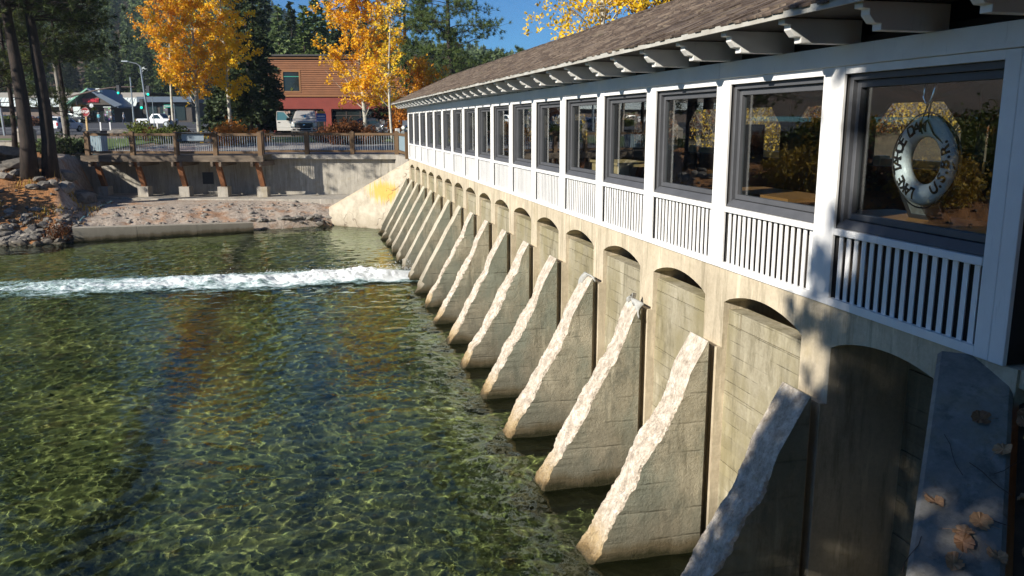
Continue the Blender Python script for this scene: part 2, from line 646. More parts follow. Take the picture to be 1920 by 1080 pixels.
def _bankm():
    t = NT('bank_soil_and_rubble')
    g = t.pos()
    a = t.noise(g, 0.7, 6, 0.65)
    b = t.noise(g, 9, 5, 0.7)
    f = t.math('ADD', t.math('MULTIPLY', a, 0.6), t.math('MULTIPLY', b, 0.4))
    soil = t.ramp(f, [(0.3, (0.09, 0.055, 0.035)), (0.43, (0.24, 0.115, 0.045)), (0.54, (0.42, 0.19, 0.07)), (0.7, (0.30, 0.23, 0.15))])
    c = t.noise(g, 5, 6, 0.7)
    rub = t.ramp(c, [(0.32, (0.22, 0.17, 0.13)), (0.5, (0.42, 0.345, 0.28)), (0.68, (0.52, 0.45, 0.37))])
    rub = t.mix(t.maprange(t.noise(g, 0.9, 4), 0.52, 0.66, 0, 0.75), rub, (0.38, 0.19, 0.09))
    sep = t.n('SeparateXYZ')
    t.l(g, sep.inputs[0])
    m = t.math('ADD', sep.outputs[0], t.math('MULTIPLY', t.math('SUBTRACT', sep.outputs[1], 33.4), 0.28))
    m = t.math('ADD', m, t.math('MULTIPLY', a, 0.8))
    col = t.mix(t.maprange(m, -14.1, -13.6, 0, 1), soil, rub)
    bn = t.bump(b, 0.9, 0.06)
    bn = t.bump(t.noise(g, 28, 4, 0.7), 0.6, 0.02, bn)
    return t.done(col, 0.95, bn)


BANKM = _bankm()
LAWN = simple('lawn_grass', (0.07, 0.12, 0.025), (0.11, 0.16, 0.035), 3, 0.9, 0.5, 20)
HILLG = simple('hill_ground', (0.14, 0.085, 0.055), (0.06, 0.05, 0.03), 0.05, 0.95)
PAVE = simple('pink_paving', (0.40, 0.32, 0.28), (0.32, 0.25, 0.22), 2, 0.9, 0.1, 20)


def _rock():
    t = NT('granite_rock')
    g = t.pos()
    b = t.noise(g, 4, 6, 0.7)
    col = t.ramp(b, [(0.3, (0.075, 0.07, 0.065)), (0.5, (0.185, 0.17, 0.15)), (0.7, (0.30, 0.265, 0.22))])
    col = random_tint(t, col, 0.35)
    sep = t.n('SeparateXYZ')
    t.l(g, sep.inputs[0])
    col = t.mix(t.maprange(sep.outputs[2], -3.05, -3.25, 0, 0.75), col, (0.05, 0.04, 0.02))
    bn = t.bump(t.noise(g, 18, 5, 0.7), 0.6, 0.04)
    return t.done(col, 0.85, bn)


ROCK = _rock()


def _bed():
    t = NT('river_bed_algae')
    g = t.pos()
    v = t.n('TexVoronoi')
    v.inputs['Scale'].default_value = 5.5
    v.inputs['Randomness'].default_value = 1.0
    t.l(g, v.inputs['Vector'])
    a = t.noise(g, 0.35, 5, 0.6)
    b = t.noise(g, 5, 5, 0.7)
    f = t.math('ADD', t.math('MULTIPLY', a, 0.5), t.math('MULTIPLY', b, 0.5))
    col = t.ramp(f, [(0.33, (0.05, 0.062, 0.024)), (0.47, (0.15, 0.165, 0.06)), (0.6, (0.28, 0.265, 0.10)), (0.72, (0.42, 0.33, 0.15))])
    col = t.mix(t.maprange(t.noise(g, 1.7, 5), 0.58, 0.72, 0, 0.8), col, (0.16, 0.075, 0.025))
    col = t.mix(t.maprange(v.outputs['Distance'], 0.2, 0.7, 0.0, 0.4), col, (0.06, 0.06, 0.02))
    sep = t.n('SeparateXYZ')
    t.l(g, sep.inputs[0])
    # a dark weed-grown trench running across the bed, and a second fainter one
    wob = t.math('MULTIPLY', t.math('SUBTRACT', t.noise(g, 0.5, 4), 0.5), 1.6)
    for xc, wd, am in ((-7.1, 0.42, 0.85), (-4.4, 0.22, 0.5)):
        dd = t.math('ABSOLUTE', t.math('ADD', t.math('SUBTRACT', sep.outputs[0], xc), wob))
        col = t.mix(t.maprange(dd, wd * 0.4, wd * 1.3, am, 0), col, (0.02, 0.022, 0.012))
    bn = t.bump(b, 0.7, 0.05)
    return t.done(col, 0.95, bn)


BED = _bed()

# ------------------------------------------------------------------ terrain levels
S = 1.95                       # bay spacing
NB = 17                        # bays
ZW = -3.3                      # tailwater level
WU = Vector((0.967, -0.257, 0))
WN = Vector((-0.257, -0.967, 0))
WO = Vector((0.34, 41.6, 0))   # right end of the retaining wall's face


def wp(u, out, z=0.0):
    p = WO + WU * u + WN * out
    return Vector((p.x, p.y, z))


def ground_z(D):
    return float(np.interp(D, [45, 52, 60, 66, 96, 130, 160, 230, 300], [-0.15, -0.05, 0.33, 0.55, 0.52, 1.2, 1.75, 3.0, 9.0]))


def npn(X, Y, sc, seed=0):
    """cheap smooth noise on arrays, about -1..1"""
    r = np.random.default_rng(seed)
    Z = np.zeros_like(X)
    for i in range(10):
        th = r.random() * 6.283
        k = sc * (0.6 + 1.8 * r.random())
        Z = Z + np.sin(k * (X * math.cos(th) + Y * math.sin(th)) + r.random() * 6.283) / (1 + 0.5 * i)
    return Z / 2.6


def grid_mesh(name, xs, ys, zf, mats=None, smooth=True, fn=None):
    X, Y = np.meshgrid(xs, ys)
    if fn:
        X, Y = fn(X, Y)
    Z = zf(X, Y)
    V = np.stack([X, Y, Z], -1).reshape(-1, 3)
    nx = len(xs)
    i = np.arange((len(ys) - 1) * nx).reshape(-1, nx)[:, :-1].ravel()
    F = np.stack([i, i + 1, i + 1 + nx, i + nx], -1)
    return np_mesh(name, V, F, smooth, mats)


def struct(o):
    o['kind'] = 'structure'
    return o


# river bed ------------------------------------------------------------
def bed_z(X, Y):
    return -4.12 + 0.05 * npn(X, Y, 2.2, 3) + 0.14 * npn(X, Y, 0.35, 4) + 0.25 * np.clip((-X - 16) / 20, 0, 1)


bed = struct(obj('river_bed', grid_mesh('river_bed', np.arange(-70, 2.0, 0.25), np.arange(-22, 40, 0.25), bed_z), BED))
bed.cycles.is_caustics_receiver = True

# shore line on the far left bank: list of (x, y), from far left to the foot of the wing wall
SHORE = np.array([(-120, -6), (-60, 16), (-34, 26.5), (-24, 30.2), (-16.5, 32.9), (-13.9, 33.4), (-6.9, 35.25), (-3.0, 36.4), (3, 38.5)], float)


def shore_dist(X, Y):
    """signed distance inland (positive on the bank)"""
    best = np.full(X.shape, 1e9)
    sgn = np.ones(X.shape)
    for (ax, ay), (bx, by) in zip(SHORE[:-1], SHORE[1:]):
        dx, dy = bx - ax, by - ay
        L2 = dx * dx + dy * dy
        t = np.clip(((X - ax) * dx + (Y - ay) * dy) / L2, 0, 1)
        d = np.hypot(X - ax - t * dx, Y - ay - t * dy)
        side = dx * (Y - ay) - dy * (X - ax)
        m = d < best
        best = np.where(m, d, best)
        sgn = np.where(m, np.sign(side), sgn)
    return best * sgn


def bank_z(X, Y):
    s = shore_dist(X, Y)
    left = np.interp(s, [-3, -0.6, 0, 1.2, 3.0, 4.8, 7.5, 9.5, 14], [-4.6, -3.7, -3.3, -2.75, -1.9, -1.25, -0.6, -0.2, -0.12])
    right = np.interp(s, [-3, -0.4, 0.25, 0.6, 3.8, 5.2, 30], [-4.6, -4.3, -4.0, -2.98, -2.42, -2.34, -2.30])
    k = np.clip((X + 14.25 + 0.27 * np.clip(s, 0, 9)) / 0.9, 0, 1)
    nz = 0.14 * npn(X, Y, 1.3, 5) + 0.06 * npn(X, Y, 5.0, 6)
    nz = nz * np.clip((s + 1) / 1.5, 0, 1)
    right_n = nz * np.clip((5.0 - s) / 1.5, 0.0, 1) * 0.8
    z = (left + nz) * (1 - k) + (right + right_n) * k
    return z


def bank_soilgrid(X, Y):
    return bank_z(X, Y)


bank = struct(obj('river_bank', grid_mesh('river_bank', np.concatenate([np.arange(-120, -30, 1.5), np.arange(-30, -14.1, 0.16)]), np.arange(-8, 50, 0.22), bank_soilgrid), BANKM))
bank2 = struct(obj('rubble_slope', grid_mesh('rubble_slope', np.arange(-14.12, -1.0, 0.11), np.arange(32.5, 46, 0.11), bank_z), BANKM))


# upper ground beyond the retaining wall
def upper(X, D):
    return X, D


Xs = np.concatenate([np.arange(-160, -30, 6.0), np.arange(-30, 30, 1.5), np.arange(30, 161, 8.0)])
Ds = np.concatenate([np.arange(46.2, 110, 1.5), np.arange(110, 330, 8)])
XX, DD = np.meshgrid(Xs, Ds)
PX = CAM.x + FW.x * DD + RT.x * XX
PY = CAM.y + FW.y * DD + RT.y * XX
ZZ = np.vectorize(ground_z)(DD) + 0.03 * npn(XX, DD, 0.3, 8)
_nx = len(Xs)
_i = np.arange((len(Ds) - 1) * _nx).reshape(-1, _nx)[:, :-1].ravel()
struct(obj('ground', np_mesh('ground', np.stack([PX, PY, ZZ], -1), np.stack([_i, _i + 1, _i + 1 + _nx, _i + _nx], -1), True), simple('dusty_ground', (0.22, 0.17, 0.13), (0.15, 0.12, 0.09), 0.6, 0.95, 0.3, 8)))


def strip(name, mat, X0, X1, D0, D1, lift, nX=10, nD=6, kind=True):
    """a sheet lying on the ground between two distances"""
    V, F = [], []
    for j in range(nD + 1):
        for i in range(nX + 1):
            D = D0 + (D1 - D0) * j / nD
            X = X0 + (X1 - X0) * i / nX
            p = XD(X, D, ground_z(D) + lift)
            V.append(p)
    for j in range(nD):
        for i in range(nX):
            a = j * (nX + 1) + i
            F.append((a, a + 1, a + nX + 2, a + nX + 1))
    o = obj(name, np_mesh(name, np.array([tuple(v) for v in V]), np.array(F), True), mat)
    if kind:
        o['kind'] = 'structure'
    return o


strip('promenade', PATHC, -23, 8, 46.15, 57.5, 0.05, 12, 12)
strip('paving', PAVE, -22, -17.5, 46.2, 54, 0.056, 4, 8)
strip('lawn', LAWN, -26, 5, 57.6, 64, 0.06, 14, 4)
strip('lawn', LAWN, -60, -24.5, 50, 62, 0.05, 14, 6)
strip('road', ASPHALT, -150, -14, 72, 112, 0.05, 20, 24)
strip('parking_lot', ASPHALT, -150, 8, 112.2, 158, 0.05, 20, 24)
strip('driveway', ASPHALT, -13.8, 14, 64.2, 84, 0.045, 10, 10)
for D, w in ((75.5, 0.25), (96.2, 0.45), (103, 0.16), (110.5, 0.5)):
    strip('road_marking', WHITELINE, -140, -20, D, D + w, 0.056, 20, 1)

# ------------------------------------------------------------------ dam
dam = thing('dam', 'long pale concrete dam with arched bays and sloping buttresses beneath the white gallery', 'dam', (0.8, 16.6, ZW))


def dpart(name, mesh, mat):
    o = obj(name, mesh, mat, dam, (0, 0, 0), world=True)
    return o


XF = 0.03                      # face of the arcade
P0Y, P1Y = -0.05, 0.40         # pier edges within a bay period
ZSP, ZAP = -0.37, -0.215
mb = MB()
for k in range(0, NB):
    y0, y1 = k * S + P1Y, (k + 1) * S + P0Y
    seg = 14
    arc = []
    for i in range(seg + 1):
        t = i / seg
        yy = y0 + (y1 - y0) * t
        arc.append((yy, ZSP + (ZAP - ZSP) * math.sin(math.pi * t) ** 0.75))
    for i in range(seg):
        (a, za), (b, zb) = arc[i], arc[i + 1]
        mb.add([(XF, a, za), (XF, b, zb), (XF, b, 0), (XF, a, 0)], [(0, 3, 2, 1)])
        mb.add([(XF, a, za), (XF, b, zb), (0.30, b, zb), (0.30, a, za)], [(0, 1, 2, 3)])
mb.box(XF + 0.02, 3.5, -0.2, NB * S + 0.36, -0.12, -0.001)
mb.box(1.2, 1.5, -0.2, NB * S + 0.36, -5.0, -0.125)
dpart('arcade_wall', mb.mesh('arcade_wall'), CONC_FACE)
for k in range(0, NB + 1):
    mb = MB()
    a, b = k * S + P0Y, k * S + P1Y
    mb.box(XF, 1.19, a, b, -0.9, -0.002)
    mb.box(-0.03, 0.42 if k > 1 else 1.19, a + 0.002, b - 0.002, -5.0, -0.88)
    mb.box(-0.125, -0.03, a + 0.13, b - 0.13, -5.0, -0.9)
    dpart('pier', mb.mesh('pier'), CONC_FACE)
for k in range(0, NB):
    mb = MB()
    a, b = k * S + P1Y, (k + 1) * S + P0Y
    # the bay's back wall, one face cut in lifts that step back slightly
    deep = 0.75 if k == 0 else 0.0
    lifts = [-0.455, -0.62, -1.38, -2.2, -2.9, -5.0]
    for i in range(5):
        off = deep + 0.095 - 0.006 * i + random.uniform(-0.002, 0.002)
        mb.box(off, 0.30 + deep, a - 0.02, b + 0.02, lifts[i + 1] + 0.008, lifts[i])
    dpart('bay_wall', mb.mesh('bay_wall'), CONC_BAY_SHADE if k == 0 else CONC_BOARD)


def buttress_mesh(k):
    """one buttress: sloping crest rough and worn, flanks flat"""
    y0, y1 = k * S + P0Y + 0.0, k * S + P1Y - 0.0
    worn = 1.0 if k <= 9 else 0.25
    wtop = y1 - y0
    nl, nc = 110, 16
    top = Vector((-0.14, 0, -0.80))
    toe = Vector((-1.52, 0, -3.30))
    sl = (toe - top)
    V = []
    ring = []
    for i in range(nl + 1):
        t = i / nl * 1.22
        c = top + sl * t
        row = []
        for j in range(nc + 1):
            w = j / nc
            yy = y0 + wtop * w
            p = Vector((c.x, yy, c.z))
            q = Vector((p.x * 1.0, p.y * 1.0, p.z))
            big = noise.noise(q * 2.2 + Vector((k * 7.3, 0, 0)))
            med = noise.noise(q * 6.5 + Vector((0, k * 3.1, 0)))
            sm = noise.noise(q * 19.0)
            start = 0.05 + 0.22 * ((k * 37) % 10) / 10
            a = worn * min(1, max(0, (t - start) / 0.12)) if k <= 9 else worn
            edge = 1 - abs(2 * w - 1)
            rnd = (1 - min(1, edge / 0.22)) ** 2
            dep = a * (0.025 + 0.055 * (big + 0.35) + 0.018 * med + 0.016 * sm + 0.010 * noise.noise(q * 41.0) + 0.035 * rnd) + (1 - a) * 0.006 * rnd
            if k > 9 and t > 0.86:
                dep += 0.10 * (0.5 + big) + 0.05 * med
            p += Vector((0.874, 0, -0.484)) * dep
            if j in (0, nc):
                p.y += (0.016 * med * a + 0.012 * sm * a) * (1 if j else -1) + (0.012 * a * (-1 if j else 1))
            row.append(p)
        ring.append(row)
    vs, fs, mi = [], [], []
    idx = {}
    for i in range(nl + 1):
        for j in range(nc + 1):
            idx[(i, j)] = len(vs)
            vs.append(tuple(ring[i][j]))
    for i in range(nl):
        for j in range(nc):
            fs.append((idx[(i, j)], idx[(i, j + 1)], idx[(i + 1, j + 1)], idx[(i + 1, j)]))
            mi.append(1)
    # flanks: from crest edge straight back to x = -0.125
    for side, j in ((0, 0), (1, nc)):
        m = 8
        col = []
        for i in range(nl + 1):
            e = ring[i][j]
            r = []
            for q in range(m + 1):
                t = q / m
                yy = e.y + (((y0 if side == 0 else y1) + (0.004 if side == 0 else -0.004)) - e.y) * min(1, t * 3.0)
                r.append(len(vs))
                vs.append((e.x + (-0.125 - e.x) * t, yy, e.z))
            col.append(r)
        for i in range(nl):
            for q in range(m):
                f = (col[i][q], col[i][q + 1], col[i + 1][q + 1], col[i + 1][q])
                fs.append(f if side == 1 else tuple(reversed(f)))
                # the eroded band runs a little way down the flank
                mi.append(0)
        if side == 0:
            left = col
        else:
            right = col
    # top cap and back
    a, b = left[0], right[0]
    fs.append((a[-1], b[-1], b[0], a[0]))
    mi.append(0)
    for i in range(nl):
        fs.append((left[i][-1], left[i + 1][-1], right[i + 1][-1], right[i][-1]))
        mi.append(0)
    m = bpy.data.meshes.new('buttress')
    m.from_pydata(vs, [], [tuple(reversed(f)) for f in fs])
    m.polygons.foreach_set('material_index', mi)
    m.update()
    bm = bmesh.new()
    bm.from_mesh(m)
    bmesh.ops.remove_doubles(bm, verts=bm.verts, dist=0.0005)
    bmesh.ops.recalc_face_normals(bm, faces=bm.faces)
    bm.to_mesh(m)
    bm.free()
    return m


for k in range(1, NB + 1):
    o = dpart('buttress', buttress_mesh(k), [CONC_BUTT, RAW if k <= 9 else CONC_WING])
    o.cycles.is_caustics_receiver = True
    if k in (3, 4):
        bm_ = MB()
        y0, y1 = k * S + P0Y - 0.012, k * S + P1Y + 0.012
        n1, n2 = 8, 8
        vs = []
        for i in range(n1 + 1):
            for j in range(n2 + 1):
                t, w = i / n1, j / n2
                L = 0.20 + 0.17 * math.sin(w * 3.1 + k) + 0.14 * noise.noise(Vector((k, w * 7, 0)))
                d = t * L
                x = -0.12 - 0.483 * d - 0.03
                z = -0.775 - 0.875 * d + 0.02
                h = 0.03 * math.sin(math.pi * min(1, t * 1.0)) - 0.07 * (abs(2 * w - 1) ** 4) - 0.04 * t ** 4
                vs.append((x - 0.87 * h, y0 + (y1 - y0) * w, z + 0.48 * h))
        fs = [(i * 9 + j, i * 9 + j + 1, (i + 1) * 9 + j + 1, (i + 1) * 9 + j) for i in range(n1) for j in range(n2)]
        bm_.add(vs, fs)
        pm = obj('mortar_cap', bm_.mesh('mortar_cap', smooth=True), MORTAR, o)
        so = pm.modifiers.new('solid', 'SOLIDIFY')
        so.thickness = 0.02
        pm['label'] = 'pale mortar patch over the top of this buttress'


# ------------------------------------------------------------------ far wing wall (yellow stained) and near ledge wall
def wing(name, P, ang, length, width, slope, z0, mat, label, cat, zb=-5.0, side=1, flat=0.0, endcut=None):
    d = Vector((math.cos(ang), math.sin(ang), 0))
    n = Vector((-d.y, d.x, 0)) * side
    N = 40
    vs, fs = [], []
    for i in range(N + 1):
        s = length * i / N
        zt = z0 - slope * max(0, s - flat)
        p = Vector(P) + d * s
        j = 0.008 * noise.noise(Vector((s * 3, 0, 0)))
        ch = 0.025
        for q, zz in ((p, zb), (p, zt - ch + j), (p + n * ch, zt + j), (p + n * (width - ch), zt + j), (p + n * width, zt - ch), (p + n * width, zb)):
            vs.append((q.x, q.y, zz))
    for i in range(N):
        for j in range(5):
            a = i * 6 + j
            fs.append((a, a + 6, a + 7, a + 1))
    fs.append(tuple(range(6)))
    fs.append(tuple(reversed(range(N * 6, N * 6 + 6))))
    m = bpy.data.meshes.new(name)
    m.from_pydata(vs, [], fs)
    bm = bmesh.new()
    bm.from_mesh(m)
    bmesh.ops.recalc_face_normals(bm, faces=bm.faces)
    bm.to_mesh(m)
    bm.free()
    o = obj(name, m, mat)
    o.cycles.is_caustics_receiver = True
    tag(o, label, cat)
    return o


def _wingmat():
    t = NT('stained_wing_wall')
    g = t.pos()
    b = t.noise(g, 2.5, 6, 0.65)
    col = t.ramp(b, [(0.3, (0.38, 0.33, 0.25)), (0.55, (0.56, 0.50, 0.40)), (0.75, (0.62, 0.57, 0.47))])
    sep = t.n('SeparateXYZ')
    t.l(g, sep.inputs[0])
    # ochre lichen patch of its own shape
    dx = t.math('DIVIDE', t.math('ADD', sep.outputs[0], 1.05), 0.7)
    dz = t.math('DIVIDE', t.math('ADD', sep.outputs[2], 1.55), 0.5)
    r = t.math('SQRT', t.math('ADD', t.math('MULTIPLY', dx, dx), t.math('MULTIPLY', dz, dz)))
    dr = t.noise(t.pos((9, 9, 0.8)), 1.0, 4, 0.6)
    msk = t.math('SUBTRACT', t.math('ADD', 1.15, t.math('MULTIPLY', t.math('SUBTRACT', dr, 0.5), 2.4)), r)
    col = t.mix(t.maprange(msk, 0, 0.6, 0, 0.85), col, (0.72, 0.40, 0.06))
    edge = t.math('ADD', sep.outputs[2], t.math('MULTIPLY', sep.outputs[0], -0.68))
    m2 = t.maprange(t.math('ADD', edge, t.math('MULTIPLY', b, 0.5)), 0.05, 0.3, 0, 0.5)
    col = t.mix(m2, col, (0.55, 0.33, 0.10))
    zz = t.math('ADD', sep.outputs[2], t.math('MULTIPLY', t.noise(g, 2, 4), 0.5))
    col = t.mix(t.maprange(zz, -2.4, -2.9, 0, 0.6), col, (0.30, 0.25, 0.18))
    col = t.mix(t.maprange(zz, -2.95, -3.1, 0, 0.85), col, (0.08, 0.055, 0.02))
    # cracks
    v = t.n('TexVoronoi', feature='DISTANCE_TO_EDGE')
    v.inputs['Scale'].default_value = 0.36
    mp = t.n('VectorMath', operation='ADD')
    nn = t.n('TexNoise')
    nn.inputs['Scale'].default_value = 2.0
    t.l(g, nn.inputs['Vector'])
    t.l(g, mp.inputs[0])
    t.l(nn.outputs['Color'], mp.inputs[1])
    t.l(mp.outputs[0], v.inputs['Vector'])
    cr = t.math('MULTIPLY', t.maprange(v.outputs['Distance'], 0.0, 0.008, 1, 0), t.maprange(t.noise(g, 0.9, 2), 0.45, 0.55, 0, 1))
    col = t.mix(t.math('MULTIPLY', cr, 0.8), col, (0.12, 0.09, 0.06))
    bn = t.bump(t.noise(g, 20, 6, 0.7), 0.5, 0.03)
    bn = t.bump(t.math('SUBTRACT', 1.0, cr), 0.8, 0.02, bn)
    return t.done(col, 0.9, bn)


wing('wing_wall', (0.03, 33.56, 0), math.atan2(3.35, -3.45), 4.9, 0.4, 0.475, -0.1, _wingmat(),
     'sloping concrete wing wall with a yellow ochre stain at the far end of the dam', 'wing wall', side=-1)
LEDGE_A = R(180 + 47.25)
LEDGE_P = Vector((-0.12, 0.48, 0))
LEDGE_S = 0.5
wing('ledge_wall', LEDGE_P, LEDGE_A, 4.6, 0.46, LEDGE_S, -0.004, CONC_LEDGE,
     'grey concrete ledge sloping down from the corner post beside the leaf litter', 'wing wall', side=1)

# ------------------------------------------------------------------ retaining wall, platform, kerb
mb = MB()
rw = thing('retaining_wall', 'board-marked concrete retaining wall behind the timber deck on the far bank', 'retaining wall', wp(-8, 0, -2.3))
U0 = -18.5


def wallbox(mb, u0, u1, o0, o1, z0, z1, mi=0):
    c = [wp(u0, o0), wp(u1, o0), wp(u1, o1), wp(u0, o1)]
    vs = [(p.x, p.y, z0) for p in c] + [(p.x, p.y, z1) for p in c]
    mb.add(vs, [(0, 1, 2, 3), (7, 6, 5, 4), (4, 5, 1, 0), (5, 6, 2, 1), (6, 7, 3, 2), (7, 4, 0, 3)], mi)
    return mb


obj('wall_face', wallbox(MB(), U0, 0.6, -0.35, 0.0, -2.6, -0.36).mesh('wall_face'), CONC_RET, rw, world=True)
obj('coping', wallbox(MB(), -7.6, 0.6, -0.45, 0.30, -0.355, -0.11).mesh('coping'), CONC_PLAIN, rw, world=True)
obj('drain_opening', wallbox(MB(), -10.7, -10.1, -0.02, 0.025, -1.72, -1.08).mesh('drain_opening'), DARKSTEEL, rw, world=True)
# return to the dam end
mbx = MB()
mbx.prism([(0.2, 41.6), (0.75, 33.45), (3.6, 33.45), (3.6, 42.2), (0.9, 42.2)], 'z', -2.8, -0.13)
tag(obj('abutment_block', mbx.mesh('abutment_block'), CONC_PLAIN), 'concrete walkway block joining the far bank to the end of the white gallery', 'abutment')
slab = wallbox(MB(), -16.0, -13.6, 0.02, 2.6, -2.42, -2.22)
struct(obj('footing_slab', slab.mesh('footing_slab'), CONC_PLAIN))
plat = wallbox(MB(), -13.58, -0.5, 0.02, 2.9, -2.6, -2.27)
struct(obj('platform', plat.mesh('platform'), CONC_PLAIN))

ka, kb = Vector((-13.95, 33.38, 0)), Vector((-6.9, 35.22, 0))
kd = (kb - ka).normalized()
kn = Vector((-kd.y, kd.x, 0))
kerb = thing('kerb_wall', 'low pale concrete kerb wall at the water edge below the rubble slope', 'kerb wall', ((ka + kb) / 2).to_tuple()[:2] + (ZW,))
for i in range(3):
    a = ka + kd * (7.286 * i / 3 + 0.006)
    b = ka + kd * (7.286 * (i + 1) / 3 - 0.006)
    za = -2.72 - 0.06 * i
    vs = []
    for p, zt in ((a, za), (b, za - 0.06)):
        for q, z in ((p, -4.6), (p, zt), (p + kn * 0.42, zt + 0.02), (p + kn * 0.42, -4.6)):
            vs.append((q.x, q.y, z))
    m = MB().add(vs, [(0, 4, 5, 1), (1, 5, 6, 2), (2, 6, 7, 3), (0, 1, 2, 3), (7, 6, 5, 4)]).mesh('kerb_segment')
    obj('kerb_segment', m, CONC_KERB, kerb, world=True)

# ------------------------------------------------------------------ timber deck and its railing
deck = thing('deck', 'timber viewing deck cantilevered over the far bank on stained struts', 'deck', wp(-12, 1, -0.4))
for i in range(14):
    o0 = -0.3 + i * 0.165
    obj('deck_board', wallbox(MB(), -16.05, -6.75, o0, o0 + 0.155, -0.13, -0.09).mesh('deck_board'), OLDBEAM, deck, world=True)
obj('edge_beam', wallbox(MB(), -16.15, -6.62, 2.02, 2.22, -0.42, -0.10).mesh('edge_beam'), OLDBEAM, deck, world=True)
STR_U = [-15.45, -13.32, -11.12, -9.07, -6.98]
for u in STR_U:
    obj('joist', wallbox(MB(), u - 0.28, u - 0.16, -0.2, 2.3, -0.66, -0.42).mesh('joist'), OLDBEAM, deck, world=True)
    obj('joist', wallbox(MB(), u + 0.16, u + 0.28, -0.2, 2.3, -0.66, -0.42).mesh('joist'), OLDBEAM, deck, world=True)
    m = MB()
    for a, b in ((0, 1),):
        p0, p1 = wp(u, 2.0, -0.45), wp(u + 0.06, 1.45, -1.78)
        hw, hd = 0.12, 0.12
        vs = []
        for p in (p0, p1):
            for su, so in ((-1, -1), (1, -1), (1, 1), (-1, 1)):
                q = p + WU * hw * su + WN * hd * so
                vs.append((q.x, q.y, p.z))
        m.add(vs, [(0, 1, 2, 3), (7, 6, 5, 4), (4, 5, 1, 0), (5, 6, 2, 1), (6, 7, 3, 2), (7, 4, 0, 3)])
    obj('strut', m.mesh('strut'), RUSTSTRUT, deck, world=True)
    obj('pedestal', wallbox(MB(), u - 0.21, u + 0.33, 1.15, 1.72, -2.5, -1.74).mesh('pedestal'), CONC_PLAIN, deck, world=True)

rail = thing('railing', 'brown timber railing with thin steel pickets along the far deck and wall', 'railing', wp(-8, 1.2, -0.1))
POSTS = [(-15.78, 2.1), (-13.42, 2.1), (-11.12, 2.1), (-9.09, 2.1), (-6.76, 2.1), (-7.3, 0.15), (-4.85, 0.15), (-2.4, 0.15), (0.0, 0.15)]
pm_post = None
for i, (u, o) in enumerate(POSTS):
    m = wallbox(MB(), u - 0.11, u + 0.11, o - 0.11, o + 0.11, -0.25 if o < 1 else -0.35, 1.09)
    c = wp(u, o)
    m.add([(wp(u - 0.11, o - 0.11).x, wp(u - 0.11, o - 0.11).y, 1.09), (wp(u + 0.11, o - 0.11).x, wp(u + 0.11, o - 0.11).y, 1.09),
           (wp(u + 0.11, o + 0.11).x, wp(u + 0.11, o + 0.11).y, 1.09), (wp(u - 0.11, o + 0.11).x, wp(u - 0.11, o + 0.11).y, 1.09), (c.x, c.y, 1.15)],
          [(3, 2, 4), (2, 1, 4), (1, 0, 4), (0, 3, 4)])
    obj('post', m.mesh('post'), BROWNRAIL, rail, world=True)
picket_mesh = MB().box(-0.011, 0.011, -0.011, 0.011, 0, 0.80).mesh('picket')
for i in range(8):
    (u0, o0), (u1, o1) = POSTS[i], POSTS[i + 1]
    if i == 4:
        continue
    u0 += 0.11
    u1 -= 0.11
    obj('top_rail', wallbox(MB(), u0, u1, o0 - 0.06, o0 + 0.06, 0.90, 1.03).mesh('top_rail'), BROWNRAIL, rail, world=True)
    obj('bottom_rail', wallbox(MB(), u0, u1, o0 - 0.05, o0 + 0.05, 0.0, 0.12).mesh('bottom_rail'), BROWNRAIL, rail, world=True)
    n = 17
    for k in range(n):
        u = u0 + (u1 - u0) * (k + 0.5) / n
        obj('picket', picket_mesh, PICKET, rail, wp(u, o0, 0.115), world=True)
# link of panels towards the gallery
lk = thing('gate_railing', 'short brown railing with blue-grey mesh panels where the deck meets the gallery', 'railing', (0.6, 38, -0.1))
for y0, y1 in ((41.4, 37.6), (37.4, 33.7)):
    xa, xb = 0.36 + (41.4 - y0) * 0.02, 0.36 + (41.4 - y1) * 0.02
    obj('panel', MB().box(xa + 0.05, xa + 0.07, y1 + 0.1, y0 - 0.1, 0.14, 0.9).mesh('panel'), MESHPANEL, lk, world=True)
    obj('post', MB().box(xa - 0.04, xa + 0.14, y1 - 0.1, y1 + 0.1, -0.2, 1.1).mesh('post'), BROWNRAIL, lk, world=True)
    obj('top_rail', MB().box(xa, xa + 0.1, y1 + 0.1, y0 - 0.1, 0.9, 1.02).mesh('top_rail'), BROWNRAIL, lk, world=True)
    obj('bottom_rail', MB().box(xa, xa + 0.1, y1 + 0.1, y0 - 0.1, 0.0, 0.12).mesh('bottom_rail'), BROWNRAIL, lk, world=True)

pan = thing('information_panel', 'dark hooded information panel with a blue-grey plate on the deck railing', 'sign', wp(-10.1, 2.2, 0.6))
obj('hood', wallbox(MB(), -11.1, -9.1, 2.18, 2.5, 1.04, 1.09).mesh('hood'), DARKSTEEL, pan, world=True)
pmat = simple('panel_plate', (0.23, 0.28, 0.33), (0.2, 0.25, 0.3), 5, 0.35)
obj('plate', wallbox(MB(), -10.72, -9.58, 2.3, 2.33, 0.66, 1.0).mesh('plate'), pmat, pan, world=True)
obj('bracket', wallbox(MB(), -11.0, -9.2, 2.22, 2.29, 0.6, 0.75).mesh('bracket'), DARKSTEEL, pan, world=True)

# ------------------------------------------------------------------ the white gallery on top of the dam
gal = thing('gallery', 'long white timber gallery with shingle roof and grey framed windows on the dam', 'building', (1.6, 16.6, 0))


def gpart(name, mesh, mat, loc=(0, 0, 0), parent=None):
    return obj(name, mesh, mat, parent or gal, loc, world=True)


PW = 0.29                      # post width
YE = NB * S + PW               # far end
WH, GF = WHITE, GREY_FRAME
